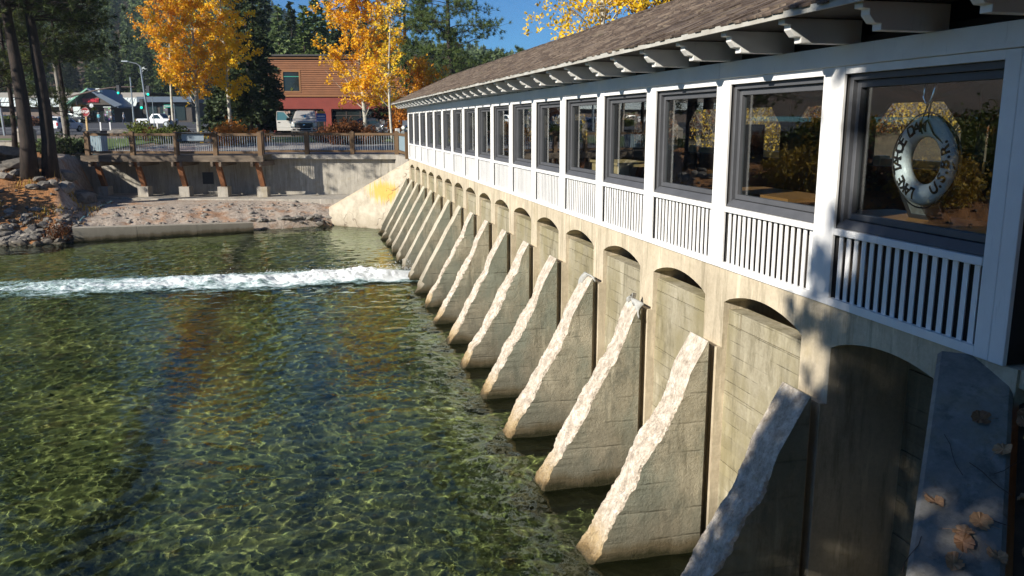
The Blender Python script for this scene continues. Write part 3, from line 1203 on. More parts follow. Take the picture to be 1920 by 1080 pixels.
# structural post: white board in front, grey flanks
pmx = MB()
pmx.box(0.0, 0.028, 0.0, PW, 0.0, 2.0, 0)
pmx.box(0.0285, 0.16, 0.012, PW - 0.012, 0.004, 2.0, 1)
POSTM = pmx.mesh('post', [WHITE, GREY_SIDE])
for k in range(NB + 1):
    if k == 0:
        m = MB()
        m.box(-0.004, 0.03, 0.04, 0.166, 0.0, 1.998)
        m.box(0.0, 0.032, 0.172, 0.30, 0.0, 1.998)
        gpart('post_core', MB().box(0.034, 0.16, 0.05, 0.29, 0.004, 1.995).mesh('post_core'), DARKWOOD)
        bevel(gpart('post', m.mesh('post'), WHITE), 0.004)
    else:
        bevel(gpart('post', POSTM, None, (0, k * S, 0)), 0.004)
# header beam in lengths, trim strip
yb = [-3.4, 4.1, 8.0, 12.1, 16.2, 20.0, 24.1, 28.2, YE + 0.04]
for a, b in zip(yb[:-1], yb[1:]):
    bevel(gpart('header_beam', MB().box(-0.022, 0.15, a + 0.003, b - 0.003, 2.001, 2.166).mesh('header_beam'), WHITE), 0.004)
for k in range(NB):
    a = k * S + (0.30 if k == 0 else PW)
    b = (k + 1) * S
    L = b - a
    gpart('head_trim', MB().box(0.004, 0.06, a + 0.001, b - 0.001, 1.937, 1.998).mesh('head_trim'), WHITE)
    bevel(gpart('sill_rail', MB().box(-0.004, 0.10, a + 0.001, b - 0.001, 0.612, 0.668).mesh('sill_rail'), WHITE), 0.004)
    gpart('bottom_rail', MB().box(0.002, 0.05, a + 0.001, b - 0.001, 0.001, 0.066).mesh('bottom_rail'), WHITE)
    gpart('parapet_back', MB().box(0.15, 0.18, a - 0.02, b + 0.02, 0.0, 0.66).mesh('parapet_back'), DARKWOOD)
    # window: frame with members, sash, pane
    fm = MB()
    x0, x1 = 0.055, 0.15
    fm.box(x0, x1, a + 0.001, a + 0.045, 0.674, 1.935)
    fm.box(x0, x1, b - 0.045, b - 0.001, 0.674, 1.935)
    fm.box(x0, x1, a + 0.046, b - 0.046, 1.885, 1.935)
    fm.add([(0.03, a + 0.001, 0.672), (0.03, b - 0.001, 0.672), (0.03, b - 0.001, 0.686), (0.03, a + 0.001, 0.686),
            (x1, a + 0.001, 0.672), (x1, b - 0.001, 0.672), (x1, b - 0.001, 0.745), (x1, a + 0.001, 0.745), (0.075, a + 0.001, 0.745), (0.075, b - 0.001, 0.745)],
           [(0, 3, 2, 1), (3, 8, 9, 2), (8, 7, 6, 9), (4, 5, 6, 7), (0, 4, 7, 8, 3), (1, 2, 9, 6, 5), (0, 1, 5, 4)])
    fr = gpart('window_frame', fm.mesh('window_frame'), GREY_FRAME)
    bevel(fr, 0.003)
    sm = MB()
    x0, x1 = 0.095, 0.155
    a2, b2 = a + 0.047, b - 0.047
    sm.box(x0, x1, a2, a2 + 0.045, 0.75, 1.883)
    sm.box(x0, x1, b2 - 0.045, b2, 0.75, 1.883)
    sm.box(x0, x1, a2 + 0.046, b2 - 0.046, 1.825, 1.883)
    sm.box(x0, x1, a2 + 0.046, b2 - 0.046, 0.75, 0.80)
    sash = obj('sash', sm.mesh('sash'), GREY_FRAME, fr)
    bevel(sash, 0.003)
    obj('pane', MB().box(0.134, 0.139, a2 + 0.044, b2 - 0.044, 0.79, 1.83).mesh('pane'), GLASS, fr)
# slats, sharing one mesh
SL = MB().box(0.0, 0.009, -0.0255, 0.0255, 0.0, 0.548).mesh('slat', [WHITE])
for k in range(NB):
    a = k * S + (0.30 if k == 0 else PW)
    b = (k + 1) * S
    n = 16
    for i in range(n):
        y = a + (b - a) * (i + 0.75) / (n + 0.5)
        o = gpart('slat', SL, None, (0.035, y, 0.065))
        o.rotation_euler = (random.uniform(-0.002, 0.002), 0, random.uniform(-0.04, 0.04))

# rafter tails: stepped profile
tail = MB()
prof = [(-0.60, 2.357), (-0.60, 2.312), (-0.545, 2.307), (-0.545, 2.268), (-0.497, 2.216), (-0.447, 2.213), (-0.447, 2.168), (0.10, 2.168), (0.10, 2.357)]
tail.prism(prof, 'y', -0.048, 0.048)
TAILM = tail.mesh('rafter_tail', [WHITE_ROUGH])
for i in range(-4, 35):
    y = 0.98 + (i - 0) * 0.9755
    if y > YE:
        break
    o = gpart('rafter_tail', TAILM, None, (0, y, 0))
    bevel(o, 0.003)
# roof: hipped both ends
EX, EZ, RX, RZ = -0.64, 2.385, 1.6, 3.455
Y0R, Y1R = -4.2, YE + 0.42
RUN = RX - EX
th = math.atan2(RZ - EZ, RUN)
SLEN = RUN / math.cos(th)
rf = MB()
xe2 = 2 * RX - EX
inset = RUN * 1.0
v = [(EX, Y0R, EZ), (xe2, Y0R, EZ), (xe2, Y1R, EZ), (EX, Y1R, EZ), (RX, Y0R + inset, RZ), (RX, Y1R - inset, RZ)]
vb = [(x, y, z - 0.03) for x, y, z in v]
rf.add(v + vb, [(0, 4, 5, 3), (1, 2, 5, 4), (0, 1, 4), (3, 5, 2), (6, 9, 11, 10), (7, 10, 11, 8), (6, 10, 7), (9, 8, 11), (0, 6, 7, 1), (1, 7, 8, 2), (2, 8, 9, 3), (3, 9, 6, 0)])
roof = gpart('roof', rf.mesh('roof'), DARKWOOD)
gpart('soffit', MB().box(-0.60, 0.05, Y0R + 0.05, Y1R - 0.4, 2.359, 2.366).mesh('soffit'), DARKWOOD)
fa = MB()
fa.box(EX - 0.022, EX - 0.001, Y0R - 0.02, Y1R + 0.02, 2.345, 2.398)
fa.box(xe2 + 0.001, xe2 + 0.022, Y0R - 0.02, Y1R + 0.02, 2.345, 2.398)
fa.box(EX, xe2, Y1R + 0.001, Y1R + 0.02, 2.345, 2.398)
gpart('fascia', fa.mesh('fascia'), FASCIA)
# shingles: courses on the river slope
SH_EXPO = 0.15
cth, sth = math.cos(th), math.sin(th)
SHM = []
for wdt in (0.095, 0.12, 0.15):
    q = MB()
    q.box(0, 0.30, -wdt / 2, wdt / 2, 0, 0.022)
    SHM.append(q.mesh('shingle', [SHINGLE]))
rest_v, rest_f = [], []
cand = []
ncourse = int((SLEN + 0.02) / SH_EXPO) + 1
for c in range(ncourse):
    s = c * SH_EXPO - 0.035
    y = Y0R + random.uniform(-0.05, 0.05)
    while y < Y1R:
        wi = random.choice((0, 1, 1, 2))
        wd = (0.095, 0.12, 0.15)[wi]
        yc = y + wd / 2
        y += wd + random.uniform(0.004, 0.012)
        x = EX + s * cth
        if yc > Y1R - max(0, x - EX) or yc < Y0R + max(0, x - EX):
            continue
        ss = s + random.uniform(-0.014, 0.014)
        lift = 0.012 + random.uniform(0, 0.018)
        p = Vector((EX + ss * cth, yc, EZ + ss * sth + lift))
        tilt = -th + 0.055 + random.uniform(-0.012, 0.03)
        L = min(0.30, SLEN - ss)
        if L < 0.08:
            continue
        cand.append(((p - CAM).length if yc > 2.6 else 99, p, tilt, random.uniform(-0.03, 0.03), wi, L, random.uniform(-0.03, 0.03)))
cand.sort(key=lambda q: q[0])
for i, (dist, p, tilt, rz, wi, L, rx) in enumerate(cand):
    if i < 296:
        o = obj('shingle', SHM[wi], None, roof, p)
        o.rotation_euler = (rx, tilt, rz)
    else:
        Mx = Matrix.Translation(p) @ Matrix.Rotation(rz, 4, 'Z') @ Matrix.Rotation(tilt, 4, 'Y') @ Matrix.Rotation(rx, 4, 'X')
        w = (0.095, 0.12, 0.15)[wi] / 2
        b = len(rest_v)
        for q in ((0, -w, 0), (L, -w, 0), (L, w, 0), (0, w, 0), (0, -w, 0.022), (L, -w, 0.022), (L, w, 0.022), (0, w, 0.022)):
            rest_v.append(tuple(Mx @ Vector(q)))
        for f in ((4, 5, 6, 7), (0, 1, 5, 4), (2, 3, 7, 6), (3, 0, 4, 7)):
            rest_f.append(tuple(b + t for t in f))
o = gpart('shingle_courses', np_mesh('shingle_courses', np.array(rest_v), np.array(rest_f)), SHINGLE)
o['kind'] = 'stuff'
# far hip and ridge caps
hp = MB()
n = 15
for i in range(n):
    t0 = i / n
    z0 = EZ + (RZ - EZ) * t0
    x0, x1 = EX + RUN * t0, xe2 - RUN * t0
    yy = Y1R - RUN * t0
    hp.box(x0, x1, yy - 0.19, yy + 0.03, z0 - 0.0, z0 + 0.02, 0, Matrix.Translation((0, yy, z0)) @ Matrix.Rotation(-th * 0.8, 4, 'X') @ Matrix.Translation((0, -yy, -z0)))
gpart('hip_shingles', hp.mesh('hip_shingles'), SHINGLE)
rc = MB()
yy = Y0R + inset
while yy < Y1R - inset:
    for sgn in (-1, 1):
        Mx = Matrix.Translation((RX, yy, RZ + 0.035 + random.uniform(0, 0.01))) @ Matrix.Rotation(sgn * th, 4, 'Y')
        rc.box(-0.0 if sgn > 0 else -0.13, 0.13 if sgn > 0 else 0.0, 0, 0.26, 0, 0.015, 0, Mx)
    yy += 0.17
gpart('ridge_cap', rc.mesh('ridge_cap'), SHINGLE)

# inside: floor, ceiling, lake-side wall with cut-cornered openings, braces, counters
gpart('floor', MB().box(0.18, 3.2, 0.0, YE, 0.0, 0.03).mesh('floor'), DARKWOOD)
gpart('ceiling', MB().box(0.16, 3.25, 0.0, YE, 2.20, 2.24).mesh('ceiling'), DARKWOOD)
XB = 3.1
for k in range(NB + 1):
    y = k * S
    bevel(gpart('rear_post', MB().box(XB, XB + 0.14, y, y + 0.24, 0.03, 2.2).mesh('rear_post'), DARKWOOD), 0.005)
    if k < NB:
        a, b = y + 0.24, y + S
        gpart('rear_parapet', MB().box(XB + 0.02, XB + 0.10, a, b, 0.03, 0.98).mesh('rear_parapet'), DARKWOOD)
        gpart('rear_header', MB().box(XB + 0.02, XB + 0.12, a, b, 1.80, 2.2).mesh('rear_header'), DARKWOOD)
        for (ya, sg) in ((a, 1), (b, -1)):
            tri = MB()
            tri.prism([(ya, 1.45), (ya, 1.80), (ya + sg * 0.36, 1.80)], 'x', XB + 0.03, XB + 0.09)
            gpart('corner_brace', tri.mesh('corner_brace'), DARKWOOD)
        if k % 3 != 2:
            gpart('rear_board', MB().box(XB - 0.03, XB + 0.01, a + 0.5, a + 1.5, 0.7, 1.62 if k % 2 else 1.52).mesh('rear_board'), DARKWOOD)
for k in range(NB):
    y = k * S + 1.0
    bc = MB()
    bc.tube([(0.25, y, 2.19), (1.6, y, 1.78), (3.0, y, 2.19)], 0.05, 4)
    gpart('tie_beam', bc.mesh('tie_beam'), DARKWOOD)
# counters and display frames (things standing in the gallery)
for (y0, y1, z, mat, lab) in ((0.6, 2.6, 0.74, WARMWOOD, 'low brown timber counter behind the window with the life ring'),
                              (3.4, 5.0, 0.78, WARMWOOD, 'low brown timber counter behind the third window'),
                              (7.9, 9.7, 0.92, CREAMWOOD, 'pale pine counter top seen through the fifth and sixth windows')):
    t = thing('counter', lab, 'counter', (0.75, (y0 + y1) / 2, 0.03))
    obj('counter_top', MB().box(0.45, 1.1, y0, y1, z - 0.04, z).mesh('counter_top'), mat, t, world=True)
    obj('front_board', MB().box(0.48, 0.51, y0 + 0.03, y1 - 0.03, z - 0.26, z - 0.042).mesh('front_board'), mat, t, world=True)
    for (xx, yy2) in ((0.5, y0 + 0.05), (0.5, y1 - 0.12), (1.0, y0 + 0.05), (1.0, y1 - 0.12)):
        obj('leg', MB().box(xx, xx + 0.06, yy2, yy2 + 0.06, 0.03, z - 0.27).mesh('leg'), mat, t, world=True)
PHOTO = simple('faded_photo_print', (0.20, 0.22, 0.23), (0.08, 0.09, 0.09), 14, 0.4)
for (y, lab) in ((0.80, 'tilted black frame with a grey print to the right of the life ring'), (1.72, 'tilted black frame with a grey print left of the life ring')):
    t = thing('picture_frame', lab, 'picture frame', (0.75, y, 0.745), 0)
    Mx = Matrix.Rotation(R(-28), 4, 'Y')
    f = MB()
    f.box(-0.01, 0.012, -0.24, -0.2, 0, 0.36, 0, Mx)
    f.box(-0.01, 0.012, 0.2, 0.24, 0, 0.36, 0, Mx)
    f.box(-0.01, 0.012, -0.199, 0.199, 0, 0.04, 0, Mx)
    f.box(-0.01, 0.012, -0.199, 0.199, 0.32, 0.36, 0, Mx)
    obj('frame', f.mesh('frame'), DARKSTEEL, t)
    obj('print', MB().box(-0.002, 0.004, -0.2, 0.2, 0.04, 0.32, 0, Mx).mesh('print'), PHOTO, t)


# life ring with its lettering
def text_mesh(s, size, bold=0.0):
    cu = bpy.data.curves.new('glyph', 'FONT')
    cu.body = s
    cu.size = size
    cu.align_x = 'CENTER'
    cu.offset = bold
    cu.extrude = 0.0
    cu.resolution_u = 3
    o = bpy.data.objects.new('glyph', cu)
    COL.objects.link(o)
    dg = bpy.context.evaluated_depsgraph_get()
    m = bpy.data.meshes.new_from_object(o.evaluated_get(dg))
    bpy.data.objects.remove(o)
    return m


RC = Vector((0.255, 1.222, 1.262))
ring = thing('life_ring', 'white life ring lettered in black hanging on a hook inside the nearest window', 'life ring', RC)
RM, Rm = 0.258, 0.080
tv, tf = [], []
NU, NV = 72, 20
for i in range(NU):
    a = 6.28318 * i / NU
    for j in range(NV):
        b = 6.28318 * j / NV
        r = RM + Rm * math.cos(b)
        tv.append((-0.72 * Rm * math.sin(b), r * math.cos(a), r * math.sin(a)))
for i in range(NU):
    for j in range(NV):
        tf.append((i * NV + j, i * NV + (j + 1) % NV, ((i + 1) % NU) * NV + (j + 1) % NV, ((i + 1) % NU) * NV + j))
m = np_mesh('ring', np.array(tv), np.array(tf), True)
RINGW = simple('ring_white', (0.88, 0.89, 0.90), (0.80, 0.82, 0.84), 5, 0.35, 0.05, 20)
rb = obj('ring_body', m, RINGW, ring)
INK = simple('black_lettering', (0.01, 0.01, 0.012), None, rough=0.6)


def ring_letters(text, a0, a1, outward, size):
    """letters spread from angle a0 to a1 (degrees; 0 = right as seen, 90 = top, seen from the river)"""
    vs, fs = [], []
    n = len(text)
    for i, ch in enumerate(text):
        if ch == ' ':
            continue
        a = R(a0 + (a1 - a0) * (i + 0.5) / n)
        gm = text_mesh(ch, size, 0.004)
        # seen from -x: right on screen is -y
        rad = Vector((0, -math.cos(a), math.sin(a)))
        tan = Vector((0, -math.sin(a), -math.cos(a)))      # clockwise on screen
        if outward:
            up, right = rad, tan
        else:
            up, right = -rad, -tan
        bq = bmesh.new()
        bq.from_mesh(gm)
        bmesh.ops.triangulate(bq, faces=bq.faces)
        for _k in range(3):
            bmesh.ops.subdivide_edges(bq, edges=[e for e in bq.edges if e.calc_length() > size * 0.09], cuts=1)
            bmesh.ops.triangulate(bq, faces=bq.faces)
        bq.to_mesh(gm)
        bq.free()
        b = len(vs)
        for v in gm.vertices:
            lx, ly = v.co.x, v.co.y - size * 0.35
            p = rad * RM + right * lx + up * ly
            rr = math.hypot(p.y, p.z) - RM
            h = 0.72 * math.sqrt(max(0.0, Rm * Rm - rr * rr))
            vs.append((-h - 0.0025, p.y, p.z))
        for pl in gm.polygons:
            fs.append(tuple(b + q for q in pl.vertices))
    me = bpy.data.meshes.new('lettering')
    me.from_pydata(vs, [], fs)
    return me


obj('lettering', ring_letters('LAKE', 262, 214, True, 0.118), INK, ring)
obj('lettering', ring_letters('TAHOE', 203, 140, True, 0.118), INK, ring)
obj('lettering', ring_letters('DAM', 127, 84, True, 0.118), INK, ring)
obj('lettering', ring_letters('U.S.B.R.', 306, 396, False, 0.118), INK, ring)
rp = MB()
for k in range(4):
    a0 = R(45 + 90 * k)
    pts = []
    for i in range(13):
        a = a0 + R(90) * i / 12
        sag = 0.012 + 0.022 * math.sin(math.pi * i / 12)
        rr = RM + Rm + sag - 0.015
        pts.append((-0.02, rr * math.cos(a), rr * math.sin(a)))
    rp.tube(pts, 0.006, 6)
rp.tube([(-0.02, -0.02, 0.44), (-0.062, -0.05, 0.30), (-0.066, -0.13, 0.20), (-0.045, -0.27, 0.10), (-0.03, -0.335, -0.05)], 0.006, 6)
rp.tube([(-0.02, 0.0, 0.44), (-0.068, 0.02, 0.27), (-0.05, 0.01, 0.20)], 0.006, 6)
obj('rope', rp.mesh('rope', smooth=True), simple('dark_rope', (0.03, 0.028, 0.03), None, rough=0.8), ring)
hk = MB()
for yy in (-0.05, 0.06):
    hk.tube([(0.0, yy * 1.0, 0.66), (-0.02, yy, 0.54), (-0.03, yy * 0.85, 0.47), (-0.03, yy * 0.4, 0.43), (-0.03, 0.005, 0.425)], 0.013, 8)
h = obj('hook', hk.mesh('hook', smooth=True), CHROME)
h.location = RC
tag(h, 'bright metal double hook above the life ring inside the window', 'hook')
# near end wall of the gallery and the braced board beside the corner post
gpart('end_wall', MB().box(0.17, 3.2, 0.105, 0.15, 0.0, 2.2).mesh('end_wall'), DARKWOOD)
# ------------------------------------------------------------------ tailwater
fx = [0.32]
st = 0.042
while fx[-1] > -62:
    if fx[-1] < -13:
        st = min(1.5, st * 1.03)
    fx.append(fx[-1] - st)
fx = np.array(fx[::-1])
fy = [-8.0]
while fy[-1] < 39.5:
    y = fy[-1]
    s_ = 0.042 if y < 11 else min(0.12, 0.042 + (y - 11) * 0.006)
    fy.append(y + (s_ if y > 3 else 0.075))
fy = np.array(fy)
_wr = np.random.default_rng(11)
WAVES = []
for i in range(56):
    lam = 0.13 * (1.8 ** (_wr.random() * 3.2))
    th_ = _wr.normal(0.0, 0.75) + (0.25 if i % 2 else 1.9)
    WAVES.append((lam, th_, _wr.random() * 6.283, 0.6 + 0.8 * _wr.random()))


def water_z(X, Y):
    Z = np.zeros_like(X)
    wx = X + 0.35 * npn(X, Y, 0.9, 21)
    wy = Y + 0.35 * npn(X, Y, 0.9, 22)
    for lam, t_, ph, am in WAVES:
        kx, ky = math.cos(t_) * 6.283 / lam, math.sin(t_) * 6.283 / lam
        Z += 0.0020 * am * lam * (0.22 / lam) ** 0.2 * np.sin(kx * wx + ky * wy + ph)
    Z += np.clip((Y - 6) / 8, 0, 1) * 0.004 * npn(X, Y * 1.3, 9.0, 35)
    far = np.clip((Y - 9) / 14, 0, 1)
    # longer ripples running out from the jet
    r = np.hypot(X + 2.0, (Y - 22.4))
    Z += 0.011 * np.sin(6.283 / 0.75 * (r + 0.25 * npn(X, Y, 0.8, 5))) * np.exp(-r / 7.0) * (0.5 + 0.5 * npn(X, Y, 0.5, 9))
    Z += far * 0.010 * npn(X * 0.8, Y * 2.0, 2.6, 31) + far * 0.006 * npn(X, Y * 1.6, 7.0, 32)
    jet = np.exp(-((Y - 22.4) / (0.9 + 0.05 * np.abs(X))) ** 2) * np.clip((-X - 0.5) / 1.5, 0, 1)
    Z += jet * (0.03 + 0.03 * npn(X, Y, 4.5, 41) + 0.025 * npn(X, Y, 9.0, 42)) * np.exp(X / 30)
    return ZW + Z


def _water():
    t = NT('river_water')
    t.t.nodes.remove(t.bsdf)
    gl = t.n('BsdfGlass')
    gl.inputs['IOR'].default_value = 1.333
    gl.inputs['Roughness'].default_value = 0.0
    gl.inputs[0].default_value = (0.80, 0.90, 0.80, 1)
    t.l(gl.outputs[0], t.out.inputs[0])
    return t.mat


WATER = _water()
water = struct(obj('water', grid_mesh('water', fx, fy, water_z), WATER))
water.cycles.is_caustics_caster = True


def _foam():
    t = NT('white_water_foam')
    g = t.pos((0.6, 1.9, 1.0))
    a = t.noise(g, 2.0, 8, 0.72, 0.7)
    b = t.noise(g, 11, 6, 0.7)
    f = t.math('ADD', t.math('MULTIPLY', a, 0.6), t.math('MULTIPLY', b, 0.4))
    sep = t.n('SeparateXYZ')
    t.l(t.pos(), sep.inputs[0])
    # foam thins out downstream and towards the edges of the tongue
    yc = t.math('DIVIDE', t.math('ABSOLUTE', t.math('SUBTRACT', sep.outputs[1], t.math('ADD', 22.35, t.math('MULTIPLY', sep.outputs[0], -0.02)))),
                t.math('ADD', 0.70, t.math('MULTIPLY', sep.outputs[0], -0.085)))
    thin = t.maprange(sep.outputs[0], -1.5, -15.0, 0.27, 0.0)
    m = t.math('ADD', f, thin)
    m = t.math('SUBTRACT', m, t.math('MULTIPLY', t.math('POWER', yc, 2.0), 0.16))
    mask = t.maprange(m, 0.46, 0.68, 0, 1)
    col = t.ramp(mask, [(0.0, (0.22, 0.50, 0.50)), (0.5, (0.62, 0.78, 0.79)), (0.85, (0.9, 0.94, 0.95))])
    bn = t.bump(b, 0.7, 0.06)
    t.l(col, t.bsdf.inputs['Base Color'])
    t.bsdf.inputs['Roughness'].default_value = 0.6
    t.l(bn, t.bsdf.inputs['Normal'])
    tr = t.n('BsdfTransparent')
    mx = t.n('MixShader')
    t.l(t.maprange(m, 0.46, 0.60, 0, 0.96), mx.inputs[0])
    t.l(tr.outputs[0], mx.inputs[1])
    t.l(t.bsdf.outputs[0], mx.inputs[2])
    t.l(mx.outputs[0], t.out.inputs[0])
    return t.mat


FOAM = _foam()


def fbm(X, Y, sc, seed, octs=4):
    """value noise summed over octaves, about -1..1"""
    out = np.zeros(X.shape)
    amp, tot = 1.0, 0.0
    for o_ in range(octs):
        L = np.random.default_rng(seed + o_).random((256, 256)) * 2 - 1
        u, v = (X * sc + 91.3) % 256, (Y * sc + 37.7) % 256
        i, j = np.floor(u).astype(int), np.floor(v).astype(int)
        fu, fv = u - i, v - j
        fu, fv = fu * fu * (3 - 2 * fu), fv * fv * (3 - 2 * fv)
        i1, j1 = (i + 1) % 256, (j + 1) % 256
        out += amp * ((L[i % 256, j % 256] * (1 - fu) + L[i1, j % 256] * fu) * (1 - fv) + (L[i % 256, j1] * (1 - fu) + L[i1, j1] * fu) * fv)
        tot += amp
        amp *= 0.55
        sc *= 2.03
    return out / tot * 1.7
jx = np.arange(-26, -1.0, 0.045)
jy = np.arange(19.0, 26.4, 0.045)


def foam_z(X, Y):
    wdt = 0.72 - 0.085 * X
    r = (Y - 22.35 + 0.02 * X) / wdt
    r = r + 0.35 * fbm(X * 0.4, Y * 0.4, 1.0, 401, 3)
    env = np.exp(-r ** 2)
    h = 0.17 * np.exp((X + 1.0) / 6.0) + 0.075
    n1 = fbm(X * 0.55, Y, 1.1, 51, 3)
    n2 = fbm(X * 0.7, Y, 3.0, 152, 3)
    n3 = fbm(X, Y, 9.0, 253, 2)
    rise = np.clip((-X - 1.0) / 2.2, 0.12, 1)
    return water_z(X, Y) + 0.012 + env * rise * np.maximum(0, h * (0.70 + 0.65 * n1 + 0.42 * n2 + 0.28 * n3))


fo = obj('white_water', grid_mesh('white_water', jx, jy, foam_z), FOAM)
fo['kind'] = 'stuff'
tag(fo, 'white foaming jet of water shooting out between the dam buttresses', 'white water')
# spray: drops thrown up along the crest of the jet
SPR = NT('spray_drops').done((0.9, 0.94, 0.96), 0.4)
sv, sf = [], []
r_ = np.random.default_rng(5)
for i in range(2600):
    x = -1.2 - abs(r_.normal(0, 1)) * 5.2
    w_ = 0.5 - 0.06 * x
    y = 22.35 - 0.02 * x + r_.normal(0, 0.55) * w_
    hh = 0.40 * math.exp((x + 1.0) / 7.0) + 0.05
    z = ZW + 0.05 + abs(r_.normal(0.55, 0.38)) * hh * math.exp(-((y - 22.35) / (w_ * 1.1)) ** 2)
    q = 0.004 + 0.009 * r_.random() ** 2
    b = len(sv)
    sv += [(x - q, y, z), (x + q, y, z), (x, y - q, z), (x, y + q, z), (x, y, z - q), (x, y, z + q)]
    for f in ((0, 2, 5), (2, 1, 5), (1, 3, 5), (3, 0, 5), (2, 0, 4), (1, 2, 4), (3, 1, 4), (0, 3, 4)):
        sf.append(tuple(b + t for t in f))
so = obj('spray', np_mesh('spray', np.array(sv), np.array(sf), True), SPR)
so['kind'] = 'stuff'
tag(so, 'drops of spray flying above the white jet at the dam', 'spray')
# stones on the river bed
ROCKM = []
for i in range(7):
    bm = bmesh.new()
    bmesh.ops.create_icosphere(bm, subdivisions=2, radius=1.0)
    sx, sy, sz = random.uniform(0.8, 1.25), random.uniform(0.7, 1.1), random.uniform(0.5, 0.75)
    for v in bm.verts:
        n_ = noise.noise(v.co * 1.1 + Vector((i * 9.1, 0, 0))) * 0.45 + noise.noise(v.co * 2.7 + Vector((0, i * 5.3, 0))) * 0.2
        v.co = v.co * (1 + n_)
        for ax in range(3):
            lim = 0.78 + 0.12 * ((i * 3 + ax) % 3)
            v.co[ax] = max(-lim, min(lim, v.co[ax]))
        v.co = Vector((v.co.x * sx, v.co.y * sy, v.co.z * sz))
    me = bpy.data.meshes.new('rock')
    bm.to_mesh(me)
    bm.free()
    me.materials.append(ROCK)
    ROCKM.append(me)
_rv = [np.array([v.co[:] for v in m.vertices]) for m in ROCKM]
_rf = [np.array([p.vertices[:] for p in m.polygons]) for m in ROCKM]


def rock_heap(name, spots, mat):
    Vs, Fs, b = [], [], 0
    for (x, y, z, s, a) in spots:
        i = random.randrange(7)
        c, d = math.cos(a), math.sin(a)
        v = _rv[i] * s
        q = np.stack([v[:, 0] * c - v[:, 1] * d + x, v[:, 0] * d + v[:, 1] * c + y, v[:, 2] + z], -1)
        Vs.append(q)
        Fs.append(_rf[i] + b)
        b += len(q)
    return obj(name, np_mesh(name, np.concatenate(Vs), np.concatenate(Fs), False), mat)


sp = []
for i in range(420):
    x, y = random.uniform(-14, 0), random.uniform(1, 30)
    s = random.uniform(0.03, 0.10)
    sp.append((x, y, float(bed_z(np.array(x), np.array(y))) + s * 0.1, s, random.uniform(0, 6.28)))
o = rock_heap('river_stones', sp, BED)
o['kind'] = 'stuff'
tag(o, 'algae-covered stones lying on the bed under the clear water', 'stones')
o.cycles.is_caustics_receiver = True
# ------------------------------------------------------------------ left bank: boulders, stones, needle litter


def bz(x, y):
    return float(bank_z(np.array([float(x)]), np.array([float(y)]))[0])


# big boulders one can pick out: column, distance, size, label
BOULD = [
    (12, 41.6, 0.95, 0.9, 'big rounded pale boulder at the left edge above the water bank'),
    (36, 40.6, 0.95, 0.45, 'long flat grey boulder leaning uphill left of the twin pine trunks'),
    (3, 39.8, 0.45, 0.6, 'dark stone under the big pale boulder at the left edge'),
    (32, 39.2, 0.42, 0.7, 'dark wet-looking stone below the long flat boulder'),
    (60, 37.6, 0.42, 0.6, 'flat grey stone at the foot of the twin pine trunks'),
    (81, 38.0, 0.33, 0.9, 'upright block of stone in front of the right pine trunk'),
    (74, 38.8, 0.42, 0.6, 'pale slab stone leaning against the pine trunk'),
    (119, 38.8, 0.5, 0.8, 'large angular grey boulder alone on the orange needles right of the pine'),
    (98, 38.3, 0.3, 0.9, 'small dark boulder between the pine and the angular grey boulder'),
    (6, 38.5, 0.42, 0.7, 'grey stone at the left edge halfway down the bank'),
    (155, 41.5, 0.8, 0.8, 'shaded dark boulder next to the first deck strut'),
    (150, 43.2, 0.75, 0.9, 'round dark boulder behind the deck corner'),
    (125, 42.5, 0.6, 0.8, 'half buried boulder in the pine shade left of the deck'),
]
for (u, D, s, hz, lab) in BOULD:
    p = at(u, D, -1)
    z = bz(p.x, p.y)
    o = obj('boulder', random.choice(ROCKM), None, None, (p.x, p.y, z + s * 0.25))
    o.scale = (s, s * 0.85, s * hz)
    o.rotation_euler = (random.uniform(-0.3, 0.3), random.uniform(-0.3, 0.3), random.uniform(0, 6.28))
    tag(o, lab, 'boulder', 'boulders around the twin pine')
# stones of the shore: countable, alike
cnt = 0
tries = 0
while cnt < 210 and tries < 4000:
    tries += 1
    u = random.uniform(-60, 150)
    D = random.uniform(33.2, 39.5)
    p = at(u, D, -2.5)
    s_ = float(shore_dist(np.array([p.x]), np.array([p.y]))[0])
    if s_ < -0.25 or s_ > 4.5 or p.x > -13.3:
        continue
    if random.random() < max(0, (s_ - 1.1) / 2.2):
        continue
    s = random.uniform(0.08, 0.27) * (1.1 if s_ < 1.3 else 0.7)
    o = obj('stone', random.choice(ROCKM), None, None, (p.x, p.y, bz(p.x, p.y) + s * 0.15))
    o.scale = (s * 1.2, s, s * random.uniform(0.5, 0.9))
    o.rotation_euler = (random.uniform(-0.4, 0.4), random.uniform(-0.4, 0.4), random.uniform(0, 6.28))
    tag(o, 'grey angular stone lying in the rocky shore left of the kerb wall', 'stone', 'shore stones left of the kerb wall')
    cnt += 1
# riprap at the right end of the rubble slope
for i in range(60):
    t = random.random()
    base = Vector((-6.7, 35.25, 0)).lerp(Vector((-2.75, 36.35, 0)), t)
    off = random.uniform(-0.1, 1.3)
    x, y = base.x - 0.28 * off, base.y + 0.95 * off
    s = random.uniform(0.10, 0.24)
    o = obj('stone', random.choice(ROCKM), None, None, (x, y, bz(x, y) + s * 0.2))
    o.scale = (s * 1.25, s, s * random.uniform(0.5, 0.85))
    o.rotation_euler = (random.uniform(-0.4, 0.4), random.uniform(-0.4, 0.4), random.uniform(0, 6.28))
    tag(o, 'dark wet stone in the pile between the kerb wall and the wing wall', 'stone', 'riprap beside the wing wall')
